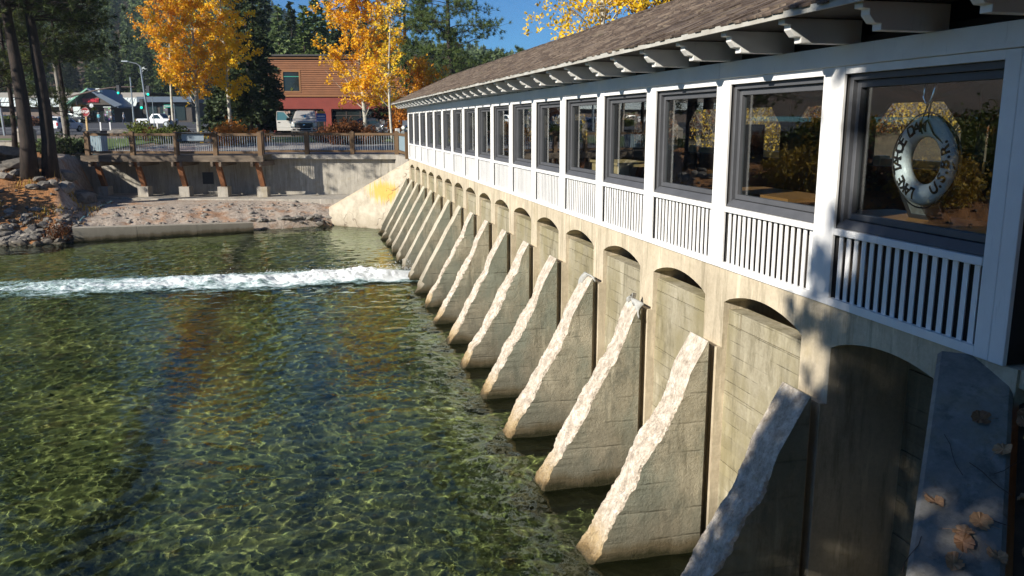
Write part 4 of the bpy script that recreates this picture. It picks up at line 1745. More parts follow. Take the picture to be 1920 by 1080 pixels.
# stones embedded in the grouted slope
sp = []
for i in range(520):
    x = random.uniform(-13.9, -3.2)
    y = random.uniform(33.8, 41.5)
    s_ = float(shore_dist(np.array([x]), np.array([y]))[0])
    if s_ < 0.5 or s_ > 4.6:
        continue
    s = random.uniform(0.03, 0.10) * (2.0 if random.random() < 0.12 else 1)
    sp.append((x, y, bz(x, y) - s * 0.1, s, random.uniform(0, 6.28)))
o = rock_heap('embedded_stones', sp, ROCK)
o['kind'] = 'stuff'
tag(o, 'small stones set in the grout of the rubble slope', 'stones')
sp = []
for i in range(1500):
    x = random.uniform(-40, -14.2)
    y = random.uniform(24, 41)
    s_ = float(shore_dist(np.array([x]), np.array([y]))[0])
    if s_ < -0.4 or s_ > 6 or random.random() < s_ / 7:
        continue
    s = random.uniform(0.05, 0.16)
    sp.append((x, y, bz(x, y) + s * 0.1, s, random.uniform(0, 6.28)))
o = rock_heap('rubble', sp, ROCK)
o['kind'] = 'stuff'
tag(o, 'small rubble between the shore stones of the left bank', 'rubble')


def blades(name, pts, hmin, hmax, wid, mat, lean=0.5, seed=1):
    r = np.random.default_rng(seed)
    n = len(pts)
    P = np.array(pts)
    h = r.uniform(hmin, hmax, n)
    a = r.uniform(0, 6.283, n)
    ln = r.uniform(0.1, lean, n) * h
    b = r.uniform(0, 6.283, n)
    dx, dy = np.cos(a) * wid, np.sin(a) * wid
    V = np.stack([P + np.stack([dx, dy, 0 * h], -1), P - np.stack([dx, dy, 0 * h], -1), P + np.stack([np.cos(b) * ln, np.sin(b) * ln, h], -1)], 1).reshape(-1, 3)
    F = np.arange(3 * n).reshape(-1, 3)
    return obj(name, np_mesh(name, V, F), mat)


DRYG = simple('dry_grass', (0.34, 0.19, 0.07), (0.18, 0.10, 0.04), 3, 0.9)
gp, yp = [], []
for i in range(9000):
    x, y = random.uniform(-24, -13.8), random.uniform(32, 41.5)
    s_ = float(shore_dist(np.array([x]), np.array([y]))[0])
    if s_ < 1.3 or s_ > 7:
        continue
    cl = noise.noise(Vector((x * 0.8, y * 0.8, 0)))
    if cl < -0.05:
        continue
    (yp if (cl > 0.28 and random.random() < 0.7) else gp).append((x, y, bz(x, y) - 0.02))
o = blades('dry_grass', gp, 0.06, 0.22, 0.02, DRYG, 0.9, 3)
o['kind'] = 'stuff'
tag(o, 'dry orange grass and needles covering the left bank', 'grass')
o = blades('yellow_weeds', yp, 0.12, 0.4, 0.02, SHRUB_Y, 0.5, 4)
o['kind'] = 'stuff'
tag(o, 'yellow green weeds among the stones of the left bank', 'weeds')

# near bank at the right edge: a leaf-strewn slope beside the ledge
ld_ = Vector((math.cos(LEDGE_A), math.sin(LEDGE_A), 0))
ln_ = Vector((-ld_.y, ld_.x, 0))


def near_z(X, Y):
    s = (X - LEDGE_P.x) * ld_.x + (Y - LEDGE_P.y) * ld_.y
    return -0.10 - LEDGE_S * np.clip(s, -0.4, 6) + 0.05 * npn(X, Y, 3.0, 61)


def _nb(A, B):
    # A along the ledge, B away from it
    return LEDGE_P.x + ld_.x * A + ln_.x * B, LEDGE_P.y + ld_.y * A + ln_.y * B


LITTER = simple('leaf_litter_soil', (0.10, 0.062, 0.035), (0.035, 0.025, 0.018), 9, 0.95, 0.6, 25)
A_, B_ = np.meshgrid(np.arange(-2.2, 4.6, 0.08), np.arange(0.50, 9.0, 0.1))
X_, Y_ = _nb(A_, B_)
Z_ = near_z(X_, Y_)
_nx = A_.shape[1]
_i = np.arange((A_.shape[0] - 1) * _nx).reshape(-1, _nx)[:, :-1].ravel()
struct(obj('near_bank', np_mesh('near_bank', np.stack([X_, Y_, Z_], -1), np.stack([_i, _i + 1, _i + 1 + _nx, _i + _nx], -1), True), LITTER))

# one heart-shaped leaf with a stalk
_lv, _n = [], 26
for _k in range(_n):
    _a = 6.28318 * _k / _n - math.pi / 2
    _r = 0.046 * (1.0 + 0.22 * math.sin(_a) * -1 + 0.10 * (_k % 2) + 0.25 * max(0, math.sin(_a)) ** 6)
    if _k == 0:
        _r *= 0.65
    _x, _y = _r * math.cos(_a), 0.046 + _r * math.sin(_a) * 1.1
    _lv.append((_x, _y, 0.016 * math.sin(_x * 60) + 0.35 * abs(_x) ** 1.1 * (1 if _x > 0 else 0.3) + 0.004 * (_k % 3)))
_lv.append((0, 0.046, -0.004))
_lv.append((0, 0.080, -0.002))
lmb = MB().add(_lv, [(_n, _k, (_k + 1) % _n) for _k in range(_n)])
lmb.tube([(0, 0.0, 0), (0.004, -0.03, 0.004), (0.012, -0.062, 0.0)], 0.0012, 4)


def _leafm(name, a, b):
    t = NT(name)
    n1 = t.noise(t.pos((1, 1, 1), True), 45, 4)
    return t.done(t.ramp(n1, [(0.35, a), (0.65, b)]), 0.6)


LEAFM = [_leafm('fallen_leaf_tan', (0.36, 0.19, 0.09), (0.52, 0.31, 0.16)), _leafm('fallen_leaf_gold', (0.52, 0.28, 0.04), (0.66, 0.42, 0.07)), _leafm('fallen_leaf_brown', (0.20, 0.10, 0.05), (0.3, 0.16, 0.08))]
LEAF = [lmb.mesh('fallen_leaf', [m]) for m in LEAFM]
LL = [(1.02, 0.10, 0, 'tan leaf alone nearest the river edge of the concrete ledge'),
      (1.20, 0.24, 0, 'small tan leaf near the middle of the ledge above the curled brown leaf'),
      (1.30, 0.31, 2, 'curled brown leaf in the middle of the leaf cluster on the ledge'),
      (1.37, 0.27, 0, 'pale orange leaf tucked under the curled brown leaf on the ledge'),
      (1.13, 0.40, 0, 'broad tan leaf at the upper right of the ledge near the litter'),
      (1.28, 0.43, 0, 'broad tan leaf with a long stalk at the lower right of the ledge'),
      (0.55, 0.36, 2, 'small dark leaf on the shaded upper part of the ledge'),
      (0.80, 0.42, 0, 'tan leaf at the right rim of the ledge by the litter')]
for (s, b, mi, lab) in LL:
    s += 0.17 if s > 0.9 else 0.0
    b -= 0.03
    p = LEDGE_P + ld_ * s + ln_ * b
    o = obj('fallen_leaf', LEAF[mi], None, None, (p.x, p.y, -LEDGE_S * s + 0.008))
    o.rotation_euler = Vector((0.25, 0.15, random.uniform(0, 6.28)))
    q = Matrix.Rotation(LEDGE_A, 4, 'Z') @ Matrix.Rotation(math.atan(LEDGE_S), 4, 'Y') @ Matrix.Rotation(random.uniform(0, 6.28), 4, 'Z') @ Matrix.Rotation(0.18, 4, 'X')
    o.rotation_euler = q.to_euler()
    tag(o, lab, 'leaf', 'leaves on the concrete ledge')
for i in range(150):
    s = random.uniform(0.1, 3.0)
    b = 0.56 + abs(random.gauss(0, 0.35))
    x, y = LEDGE_P.x + ld_.x * s + ln_.x * b, LEDGE_P.y + ld_.y * s + ln_.y * b
    z = float(near_z(np.array([x]), np.array([y]))[0]) + random.uniform(0.02, 0.09)
    o = obj('litter_leaf', LEAF[random.choice((0, 0, 1, 2, 2, 2))], None, None, (x, y, z))
    o.rotation_euler = (random.uniform(-0.8, 0.8), random.uniform(-0.8, 0.8), random.uniform(0, 6.28))
    o.scale = [random.uniform(0.6, 1.05)] * 3
    tag(o, 'fallen leaf in the dark litter at the right edge beyond the ledge', 'leaf', 'leaf litter beside the ledge')
# twigs on the ledge
tw = MB()
for (s, b, a, L) in ((0.72, 0.1, 0.4, 0.3), (0.9, 0.25, 0.9, 0.28), (1.45, 0.05, -0.3, 0.25), (0.95, 0.38, 2.3, 0.22), (1.25, 0.33, 1.4, 0.14)):
    p = LEDGE_P + ld_ * s + ln_ * b
    d = Vector((math.cos(a + LEDGE_A), math.sin(a + LEDGE_A), 0))
    pts = []
    for k in range(5):
        q = p + d * (L * k / 4) + ln_ * 0.01 * math.sin(k * 1.7)
        ss = (q - LEDGE_P).dot(ld_)
        pts.append((q.x, q.y, -LEDGE_S * ss + 0.005))
    tw.tube(pts, 0.002, 4)
o = obj('twigs', tw.mesh('twigs'), simple('twig_brown', (0.08, 0.045, 0.03), None, rough=0.9))
o['kind'] = 'stuff'
tag(o, 'thin brown twigs scattered on the concrete ledge', 'twigs')
# weathered log and stones behind the corner post
t = thing('log', 'weathered brown log lying beyond the corner post at the right edge', 'log', (0.8, 0.0, -0.02))
m = MB().tube([(-0.55, 0.05, 0.10), (0.1, -0.02, 0.14), (0.9, -0.1, 0.16)], [0.12, 0.13, 0.11], 10)
obj('bark', m.mesh('bark', smooth=True), simple('old_log', (0.22, 0.13, 0.07), (0.1, 0.055, 0.03), 5, 0.9, 0.6, 14, stretch=(0.4, 2, 2)), t)
for (x, y, s) in ((0.75, -0.45, 0.16), (0.45, -0.35, 0.11), (0.9, -0.9, 0.2)):
    o = obj('stone', random.choice(ROCKM), None, None, (x, y, -0.02 + s * 0.2))
    o.scale = (s, s, s * 0.7)
    tag(o, {0.16: 'grey stone in front of the weathered log at the right edge', 0.11: 'smallest grey stone beside the weathered log', 0.2: 'largest grey stone near the weathered log at the right edge'}[s], 'stone')
# ------------------------------------------------------------------ the town behind the far bank
BROWNSID = simple('brown_siding', (0.25, 0.10, 0.04), (0.20, 0.08, 0.033), 1.5, 0.75, 0.1, 20)
BROWNTRIM = simple('brown_trim', (0.28, 0.13, 0.045), (0.22, 0.10, 0.036), 2, 0.7)
REDSTUC = simple('red_stucco', (0.25, 0.05, 0.036), (0.20, 0.04, 0.03), 1.2, 0.85, 0.2, 15)
DARKGL = NT('dark_shop_glass').done((0.02, 0.025, 0.025), 0.08)
ROOFDK = simple('dark_roof_edge', (0.05, 0.045, 0.045), None, rough=0.6)


def local(name, label, cat, u, D, z=None, yaw=0.0, group=None):
    p = at(u, D, ground_z(D) if z is None else z)
    # local x runs right as seen, local y runs away from the viewer
    return thing(name, label, cat, p, -YAW + yaw, group)


bl = local('brown_building', 'two-storey building with brown boarding above red stucco behind the aspens', 'building', 485, 88)
BW, BH, B1 = 17.0, 7.75, 3.75
# upper storey: siding boards with a window opening x 2.85..4.5, z 4.3..6.3
wx0, wx1, wz0, wz1 = 2.85, 4.45, 4.25, 6.15
nb = 17
bh = (BH - 0.35 - B1) / nb


def lap(x0, x1, z0, z1):
    return MB().prism([(-0.10, z0), (0.0, z0), (0.0, z1), (-0.02, z1)], 'x', x0, x1).mesh('siding_board')


for i in range(nb):
    z0 = B1 + i * bh
    z1 = z0 + bh - 0.012
    if z1 < wz0 or z0 > wz1:
        obj('siding_board', lap(0, BW, z0, z1), BROWNSID, bl)
    else:
        obj('siding_board', lap(0, wx0, z0, z1), BROWNSID, bl)
        obj('siding_board', lap(wx1, BW, z0, z1), BROWNSID, bl)
obj('wall', MB().box(0, BW, 0.03, 12, B1, BH - 0.3).mesh('wall'), BROWNTRIM, bl)
obj('lower_wall', (MB().box(0, 0.9, 0, 12, -0.5, 2.45).box(1.55, 2.3, 0, 12, -0.5, 2.45).box(6.8, 7.6, 0, 12, -0.5, 2.45).box(12, 12.8, 0, 12, -0.5, 2.45).box(0, BW, 0, 12, 2.455, B1 - 0.01).box(0.9, BW, 0.7, 12, -0.5, 2.45)).mesh('lower_wall'), REDSTUC, bl)
obj('parapet', MB().box(-0.15, BW + 0.1, -0.25, 12.1, BH - 0.29, BH - 0.05).mesh('parapet'), BROWNTRIM, bl)
obj('roof_edge', MB().box(-0.3, BW + 0.2, -0.45, 12.2, BH - 0.045, BH + 0.1).mesh('roof_edge'), ROOFDK, bl)
obj('belt_course', MB().box(-0.05, BW, -0.12, -0.035, B1 - 0.08, B1 + 0.07).mesh('belt_course'), BROWNTRIM, bl)
w = obj('window', MB().box(wx0 - 0.16, wx0, -0.1, 0.02, wz0 - 0.16, wz1 + 0.16).box(wx1, wx1 + 0.16, -0.1, 0.02, wz0 - 0.16, wz1 + 0.16).box(wx0, wx1, -0.1, 0.02, wz0 - 0.16, wz0).box(wx0, wx1, -0.1, 0.02, wz1, wz1 + 0.16).mesh('window'), BROWNTRIM, bl)
obj('pane', MB().box(wx0, wx1, 0.0, 0.02, wz0, wz1).mesh('pane'), DARKGL, w)
obj('green_bar', MB().box(wx0, wx1, -0.05, -0.005, wz1 - 0.5, wz1 - 0.42).mesh('green_bar'), simple('green_bar', (0.03, 0.25, 0.17), None), w)
gr = MB()
for i in range(9):
    a = random.uniform(0, 6.28)
    gr.tube([(wx0 + 0.8, -0.03, wz0 + 0.02), (wx0 + 0.8 + 0.16 * math.cos(a), -0.03, wz0 + 0.3 + 0.08 * math.sin(a))], 0.03, 4)
obj('window_plant', gr.mesh('window_plant'), SHRUB_G, w)
for i, (x0, x1) in enumerate(((2.3, 6.8), (7.6, 12.0), (12.8, 16.9))):
    fr_ = MB()
    nmu = 3
    for k in range(nmu + 1):
        xx = x0 + (x1 - x0 - 0.1) * k / nmu
        fr_.box(xx, xx + 0.1, 0.3, 0.42, -0.1, 2.4)
    fr_.box(x0, x1, 0.29, 0.43, 2.3, 2.445)
    fr_.box(x0, x1, 0.29, 0.43, 1.75, 1.83)
    s_ = obj('shop_window', fr_.mesh('shop_window'), simple('shop_frame', (0.05, 0.035, 0.03), None) if i == 0 else bpy.data.materials['shop_frame'], bl)
    obj('pane', MB().box(x0 + 0.02, x1 - 0.02, 0.35, 0.37, 0.0, 2.4).mesh('pane'), DARKGL, s_)
ds = obj('door', MB().box(0.95, 1.5, 0.25, 0.32, -0.1, 2.2).mesh('door'), DARKGL, bl)
CARD = simple('menu_cards', (0.45, 0.38, 0.32), (0.3, 0.12, 0.08), 6)
cb = MB()
for (x, z) in ((2.6, 2.0), (2.85, 1.95), (3.1, 2.02), (5.1, 2.1), (5.6, 2.05), (6.0, 2.05)):
    cb.box(x, x + 0.2, 0.27, 0.285, z, z + 0.25)
obj('window_posters', cb.mesh('window_posters'), CARD, bl)
lampw = obj('wall_lamp', MB().lathe([(0.05, 0), (0.13, 0.1), (0.13, 0.4), (0.04, 0.5)], 8, Matrix.Translation((11.2, -0.2, 2.0))).mesh('wall_lamp'), STEEL, bl)

# supermarket --------------------------------------------------------
METALR = simple('standing_seam_pale', (0.70, 0.76, 0.73), (0.6, 0.66, 0.64), 0.3, 0.5)
TAUPE = simple('taupe_roof', (0.40, 0.37, 0.31), (0.33, 0.30, 0.26), 0.4, 0.8)
STOREW = simple('store_wall', (0.20, 0.15, 0.12), (0.15, 0.115, 0.10), 0.5, 0.85)
GREENF = simple('green_fascia', (0.20, 0.48, 0.33), None, rough=0.5)
BLUER = simple('slate_blue_roof', (0.10, 0.14, 0.19), (0.08, 0.11, 0.16), 1, 0.5)
DKTIMB = simple('dark_timber_gable', (0.07, 0.055, 0.045), (0.045, 0.038, 0.032), 1, 0.7)
stn = NT('stone_veneer')
_v = stn.n('TexVoronoi')
_v.inputs['Scale'].default_value = 2.2
stn.l(stn.pos(), _v.inputs['Vector'])
STONEV = stn.done(stn.mix(stn.maprange(_v.outputs['Distance'], 0.2, 0.5, 0, 1), stn.mix(0.5, _v.outputs['Color'], (0.45, 0.44, 0.42)), (0.12, 0.115, 0.11)), 0.9)
SD = 160
st_ = local('supermarket', 'long low supermarket with pale metal roof and dark gabled entrance with red lettering', 'building', 208, SD)
sc = SD / 1629.0 * 1.0     # metres per photo pixel


def sx(u):
    return (u - 208) * sc * 1.02


def sz(v):
    return zv(v, SD) - ground_z(SD)


obj('wall', MB().box(sx(-330), sx(268), 0, 30, -0.6, sz(200)).mesh('wall'), STOREW, st_)
# low roof: pale metal band with real seams, then taupe slope
rb = MB()
zlo, zmi, zto = sz(199), sz(183), sz(172)
rb.add([(sx(-335), -1.2, zlo), (sx(262), -1.2, zlo), (sx(262), 0.4, zmi), (sx(-335), 0.4, zmi)], [(0, 1, 2, 3)])
rb.add([(sx(-335), -1.2, zlo - 0.15), (sx(262), -1.2, zlo - 0.15), (sx(262), -1.2, zlo), (sx(-335), -1.2, zlo)], [(0, 1, 2, 3)])
n = 84
for i in range(n):
    x = sx(-335) + (sx(262) - sx(-335)) * i / n
    rb.add([(x, -1.26, zlo), (x + 0.09, -1.26, zlo), (x + 0.09, 0.34, zmi + 0.06), (x, 0.34, zmi + 0.06), (x, -1.2, zlo - 0.02), (x + 0.09, -1.2, zlo - 0.02), (x + 0.09, 0.4, zmi - 0.02), (x, 0.4, zmi - 0.02)],
           [(0, 1, 2, 3), (0, 3, 7, 4), (1, 5, 6, 2), (0, 4, 5, 1)])
obj('metal_roof', rb.mesh('metal_roof'), METALR, st_)
obj('upper_roof', MB().add([(sx(-335), 0.4, zmi), (sx(268), 0.4, zmi), (sx(268), 4, zto), (sx(-335), 4, zto), (sx(268), 26, zto), (sx(-335), 26, zto)], [(0, 1, 2, 3), (3, 2, 4, 5)]).mesh('upper_roof'), TAUPE, st_)
# gabled entrance
gx0, gxa, gx1 = sx(163), sx(209), sx(262)
zg0, zga = sz(200), sz(168)
en = MB()
YF = -7.0
en.prism([(gx0 + 1, zg0 + 0.2), (gx1 - 1, zg0 + 0.2), (gxa, zga - 0.5)], 'y', YF, -0.1)
obj('gable', en.mesh('gable'), DKTIMB, st_)
rl = MB().add([(gx0, YF - 1.2, zg0), (gxa, YF - 1.2, zga), (gxa, 2, zga), (gx0, 2, zg0), (gx0, YF - 1.2, zg0 - 0.3), (gxa, YF - 1.2, zga - 0.3), (gxa, 2, zga - 0.3), (gx0, 2, zg0 - 0.3)],
              [(0, 1, 2, 3), (7, 6, 5, 4), (0, 4, 5, 1), (0, 3, 7, 4)])
obj('green_roof_slope', rl.mesh('green_roof_slope'), GREENF, st_)
rr_ = MB().add([(gxa, YF - 1.2, zga), (gx1, YF - 1.2, zg0 - 0.1), (gx1, 2, zg0 - 0.1), (gxa, 2, zga), (gxa, YF - 1.2, zga - 0.3), (gx1, YF - 1.2, zg0 - 0.4), (gx1, 2, zg0 - 0.4), (gxa, 2, zga - 0.3)],
               [(0, 1, 2, 3), (7, 6, 5, 4), (0, 4, 5, 1), (1, 5, 6, 2)])
obj('blue_roof_slope', rr_.mesh('blue_roof_slope'), BLUER, st_)
# the blue slope seen side-on: a cheek roof dropping towards the viewer on the right
ck = MB().add([(gxa + 2.4, YF - 1.3, sz(178)), (gx1 + 0.8, YF - 1.3, sz(198)), (gx1 - 0.6, YF - 1.3, sz(202)), (gxa + 1.4, YF - 1.3, sz(180.5)),
               (gxa + 2.4, YF - 1.0, sz(178)), (gx1 + 0.8, YF - 1.0, sz(198)), (gx1 - 0.6, YF - 1.0, sz(202)), (gxa + 1.4, YF - 1.0, sz(180.5))], [(0, 3, 2, 1), (4, 5, 6, 7), (0, 1, 5, 4), (3, 7, 6, 2)])
obj('blue_barge_board', ck.mesh('blue_barge_board'), BLUER, st_)
obj('roof_skylight', MB().box(sx(214), sx(221), YF + 1, YF + 2, sz(175), sz(168)).mesh('roof_skylight'), METALR, st_)
for a, b in ((171, 183), (235, 247)):
    pl = obj('stone_pillar', MB().box(sx(a), sx(b), YF - 0.9, YF + 0.3, -0.3, sz(203)).mesh('stone_pillar'), STONEV, st_)
    obj('pillar_cap', MB().box(sx(a) - 0.1, sx(b) + 0.1, YF - 1.0, YF + 0.4, sz(203) + 0.01, sz(201.5)).mesh('pillar_cap'), METALR, pl)
obj('entrance_glass', MB().box(sx(188), sx(222), YF + 1.5, YF + 1.6, 0, sz(209)).mesh('entrance_glass'), DARKGL, st_)
mu = MB()
for u in (188, 196, 203, 211, 222):
    mu.box(sx(u), sx(u) + 0.15, YF + 1.35, YF + 1.48, 0, sz(209))
obj('entrance_mullions', mu.mesh('entrance_mullions'), DARKSTEEL, st_)
ck = obj('clock', MB().lathe([(0.34, 0), (0.36, 0.05), (0.0, 0.06)], 16, Matrix.Translation((sx(209), YF - 0.05, sz(199.5))) @ Matrix.Rotation(R(90), 4, 'X')).mesh('clock'), simple('clock_face', (0.7, 0.72, 0.75), None), st_)
REDL = simple('red_letters', (0.6, 0.015, 0.04), None, rough=0.4)


def sign_text(name, s, size, mat, parent, loc, bold=0.02, depth=0.05, rz=0.0, sxx=1.0):
    cu = bpy.data.curves.new('txt', 'FONT')
    cu.body = s
    cu.size = size
    cu.align_x = 'CENTER'
    cu.align_y = 'CENTER'
    cu.offset = bold
    cu.extrude = depth / 2
    cu.resolution_u = 2
    o = bpy.data.objects.new('txt', cu)
    COL.objects.link(o)
    dg = bpy.context.evaluated_depsgraph_get()
    m = bpy.data.meshes.new_from_object(o.evaluated_get(dg))
    bpy.data.objects.remove(o)
    m.transform(Matrix.Diagonal((sxx, 1, 1, 1)))
    q = obj(name, m, mat, parent, loc)
    m.name = name
    q.rotation_euler = (R(90), 0, rz)
    return q


sign_text('store_lettering', 'SAVE MART', 0.86, REDL, st_, (sx(209), YF - 0.12, sz(190.5)), 0.035, 0.1, sxx=0.66)
obj('red_canopy', MB().box(sx(150), sx(164), YF + 5, YF + 5.4, sz(212), sz(196)).mesh('red_canopy'), REDSTUC, st_)
# darker shop front to the right of the entrance
sh = local('shop_block', 'dark low shop block right of the supermarket entrance', 'building', 270, 158)
obj('wall', MB().box(0, 9, 0, 14, -0.5, 3.6).mesh('wall'), DKTIMB, sh)
obj('roof', MB().box(-0.5, 9.5, -1.2, 14, 3.62, 4.6).mesh('roof'), BLUER, sh)
for x in (0.6, 3.2, 5.8):
    f_ = obj('window', MB().box(x, x + 2.0, -0.12, -0.02, 0.4, 2.9).mesh('window'), DARKGL, sh)
obj('stone_pillar', MB().box(4.2, 5.0, -1.1, -0.3, -0.3, 3.0).mesh('stone_pillar'), STONEV, sh)
hs = local('hillside_house', 'white house with a blue-grey gable on the slope above the supermarket', 'house', 272, 235, 12.5)
obj('wall', MB().box(-2.2, 3.2, 0, 6, -3, 2.2).mesh('wall'), METALR, hs)
hr = MB()
hr.prism([(-2.6, 2.2), (3.6, 2.2), (0.5, 4.4)], 'y', -0.5, 6.5)
obj('roof', hr.mesh('roof'), METALR, hs)
obj('window', MB().box(-1.4, 0.8, -0.1, -0.02, -0.6, 0.5).mesh('window'), DARKGL, hs)
obj('window', MB().box(1.4, 2.6, -0.1, -0.02, -0.6, 0.5).mesh('window'), DARKGL, hs)


# cars ----------------------------------------------------------------
def loft_body(secs):
    """secs: list of (y, half width low, half width belt, half width roof, z sill, z belt, z roof); y along the car"""
    vs, fs = [], []
    n = 10
    for (y, wl, wb, wr, zs, zb, zr) in secs:
        r = [(-wl * 0.9, zs), (-wl, zs + 0.12), (-wb, (zs + zb) / 2 + 0.05), (-wb * 0.985, zb), (-wr, zr - 0.05), (-wr + 0.12, zr)]
        r = r + [(-a, b) for a, b in reversed(r)]
        n = len(r)
        vs += [(a, y, b) for a, b in r]
    for i in range(len(secs) - 1):
        for k in range(n):
            a = i * n
            fs.append((a + k, a + (k + 1) % n, a + n + (k + 1) % n, a + n + k))
    fs.append(tuple(reversed(range(n))))
    fs.append(tuple(range((len(secs) - 1) * n, len(secs) * n)))
    m = bpy.data.meshes.new('body')
    m.from_pydata(vs, [], fs)
    bm = bmesh.new()
    bm.from_mesh(m)
    bmesh.ops.recalc_face_normals(bm, faces=bm.faces)
    bm.to_mesh(m)
    bm.free()
    return m


WHEELM = MB()
WHEELM.lathe([(0.22, -0.12), (0.36, -0.11), (0.38, -0.05), (0.38, 0.05), (0.36, 0.11), (0.22, 0.12)], 18, Matrix.Rotation(R(90), 4, 'Y'))
WHEELM = WHEELM.mesh('wheel', [BLACK], True)
RIMM = MB()
RIMM.lathe([(0.05, -0.125), (0.23, -0.122), (0.23, 0.122), (0.05, 0.125)], 14, Matrix.Rotation(R(90), 4, 'Y'))
RIMM = RIMM.mesh('rim', [STEEL])
TAILL = simple('tail_lamp_red', (0.45, 0.01, 0.015), None, rough=0.2)
HEADL = simple('headlamp_glass', (0.75, 0.78, 0.76), None, rough=0.1)
PLATE = simple('number_plate', (0.6, 0.6, 0.58), None)


def paint(name, c, metal=0.3):
    t = NT(name)
    t.done(c, 0.3, Metallic=metal)
    t.bsdf.inputs['Coat Weight'].default_value = 0.6
    t.bsdf.inputs['Coat Roughness'].default_value = 0.08
    return t.mat


def car(name, label, cat, p, rz, pm, L=4.7, H=1.7, Wd=1.84, kind='suv', group=None):
    t = thing(name, label, cat, p, rz, group)
    h = Wd / 2
    s = H / 1.7
    # front at -y
    if kind == 'suv':
        secs = [(-L / 2, h * .86, h * .88, h * .8, .42, .72, .84), (-L / 2 + .12, h * .95, h * .96, h * .86, .34, .86 * s, 1.0 * s), (-L / 2 + 1.05, h, h, h * .88, .32, .98 * s, 1.08 * s),
                (-L / 2 + 1.2, h, h, h * .86, .32, 1.0 * s, 1.12 * s), (-L / 2 + 1.85, h, h, h * .74, .32, 1.02 * s, 1.66 * s), (0.2, h, h, h * .74, .32, 1.02 * s, 1.72 * s),
                (L / 2 - .5, h, h, h * .73, .34, 1.03 * s, 1.68 * s), (L / 2 - .12, h * .97, h * .96, h * .76, .38, 1.02 * s, 1.2 * s), (L / 2, h * .93, h * .93, h * .8, .44, .9 * s, 1.0 * s)]
    elif kind == 'pickup':
        secs = [(-L / 2, h * .86, h * .9, h * .8, .45, .75, .95), (-L / 2 + .12, h * .95, h * .96, h * .88, .4, .95, 1.08), (-L / 2 + 1.2, h, h, h * .9, .4, 1.05, 1.14),
                (-L / 2 + 1.9, h, h, h * .74, .4, 1.08, 1.78), (0.3, h, h, h * .74, .4, 1.08, 1.8), (0.75, h, h, h * .9, .4, 1.06, 1.14), (L / 2 - .05, h, h, h * .92, .42, 1.05, 1.12), (L / 2, h * .97, h * .95, h * .9, .5, 1.0, 1.08)]
    else:
        secs = [(-L / 2, h * .84, h * .86, h * .78, .36, .58, .68), (-L / 2 + .15, h * .94, h * .95, h * .84, .28, .7, .82), (-L / 2 + 1.15, h, h, h * .84, .27, .84, .94),
                (-L / 2 + 1.9, h, h, h * .7, .27, .9, 1.38), (0.3, h, h, h * .68, .27, .91, 1.43), (L / 2 - 1.2, h, h, h * .7, .27, .93, 1.36), (L / 2 - .45, h * .98, h * .97, h * .8, .3, .92, 1.0), (L / 2, h * .9, h * .9, h * .78, .4, .8, .9)]
    body = obj('body', loft_body(secs), pm, t)
    bevel(body, 0.03, 2)
    for q in (-1, 1):
        # side glass set along the greenhouse
        gs = [x for x in secs if x[6] > 1.3 * (1.0 if kind != 'sedan' else 0.95)]
        if len(gs) >= 2:
            y0, y1 = gs[0][0] - 0.35, gs[-1][0] + (0.25 if kind != 'pickup' else 0)
            zb, zt = gs[0][5] + 0.03, gs[0][6] - 0.12
            wb, wt = h * 0.985 + 0.006, gs[0][3] + 0.035
            m = MB().add([(q * wb, y0, zb), (q * wb, y1, zb), (q * wt, y1 - 0.2, zt), (q * wt, y0 + 0.55, zt),
                          (q * (wb - .03), y0, zb), (q * (wb - .03), y1, zb), (q * (wt - .03), y1 - 0.2, zt), (q * (wt - .03), y0 + 0.55, zt)],
                         [(0, 1, 2, 3), (7, 6, 5, 4), (0, 4, 5, 1), (2, 6, 7, 3)])
            obj('side_window', m.mesh('side_window'), CARGLASS, t)
    g0 = [i for i, x in enumerate(secs) if x[6] > 1.3 * (1.0 if kind != 'sedan' else 0.95)]
    a, b = secs[g0[0] - 1], secs[g0[0]]
    obj('windscreen', MB().add([(-b[3] * 1.06, a[0] + .05, a[6] + .04), (b[3] * 1.06, a[0] + .05, a[6] + .04), (b[3] * .92, b[0] - .06, b[6] - .06), (-b[3] * .92, b[0] - .06, b[6] - .06)], [(0, 1, 2, 3)]).mesh('windscreen'), CARGLASS, t).location = (0, -0.05, 0.045)
    a, b = secs[g0[-1]], secs[g0[-1] + 1]
    obj('rear_window', MB().add([(-a[3] * .9, a[0] + .08, a[6] - .1), (a[3] * .9, a[0] + .08, a[6] - .1), (b[3] * .92, b[0] + .0, b[6] + .06), (-b[3] * .92, b[0] + .0, b[6] + .06)], [(0, 1, 2, 3)]).mesh('rear_window'), CARGLASS, t).location = (0, 0.03, 0.01)
    for q in (-1, 1):
        for yy in (-L / 2 + 0.85, L / 2 - 0.95):
            w_ = obj('wheel', WHEELM, None, t, (q * (h - 0.1), yy, 0.37))
            w_.scale = (1, s if kind != 'sedan' else 0.86, s if kind != 'sedan' else 0.86)
            obj('rim', RIMM, None, w_)
            arch = MB().lathe([(0.43, -0.02), (0.46, -0.02), (0.46, 0.02), (0.43, 0.02)], 16, Matrix.Translation((q * (h - 0.01), yy, 0.38)) @ Matrix.Rotation(R(90), 4, 'Y'))
        zt = (secs[-1][5] if kind != 'pickup' else 0.98)
        obj('tail_lamp', MB().box(q * h * .96 - (0.16 if q > 0 else 0), q * h * .96 + (0 if q > 0 else 0.16), L / 2 - 0.06, L / 2 + 0.02, zt - 0.22, zt + 0.14).mesh('tail_lamp'), TAILL, t)
        obj('headlamp', MB().box(q * h * .9 - (0.34 if q > 0 else 0), q * h * .9 + (0 if q > 0 else 0.34), -L / 2 - 0.02, -L / 2 + 0.1, .60 * s, .80 * s).mesh('headlamp'), HEADL, t)
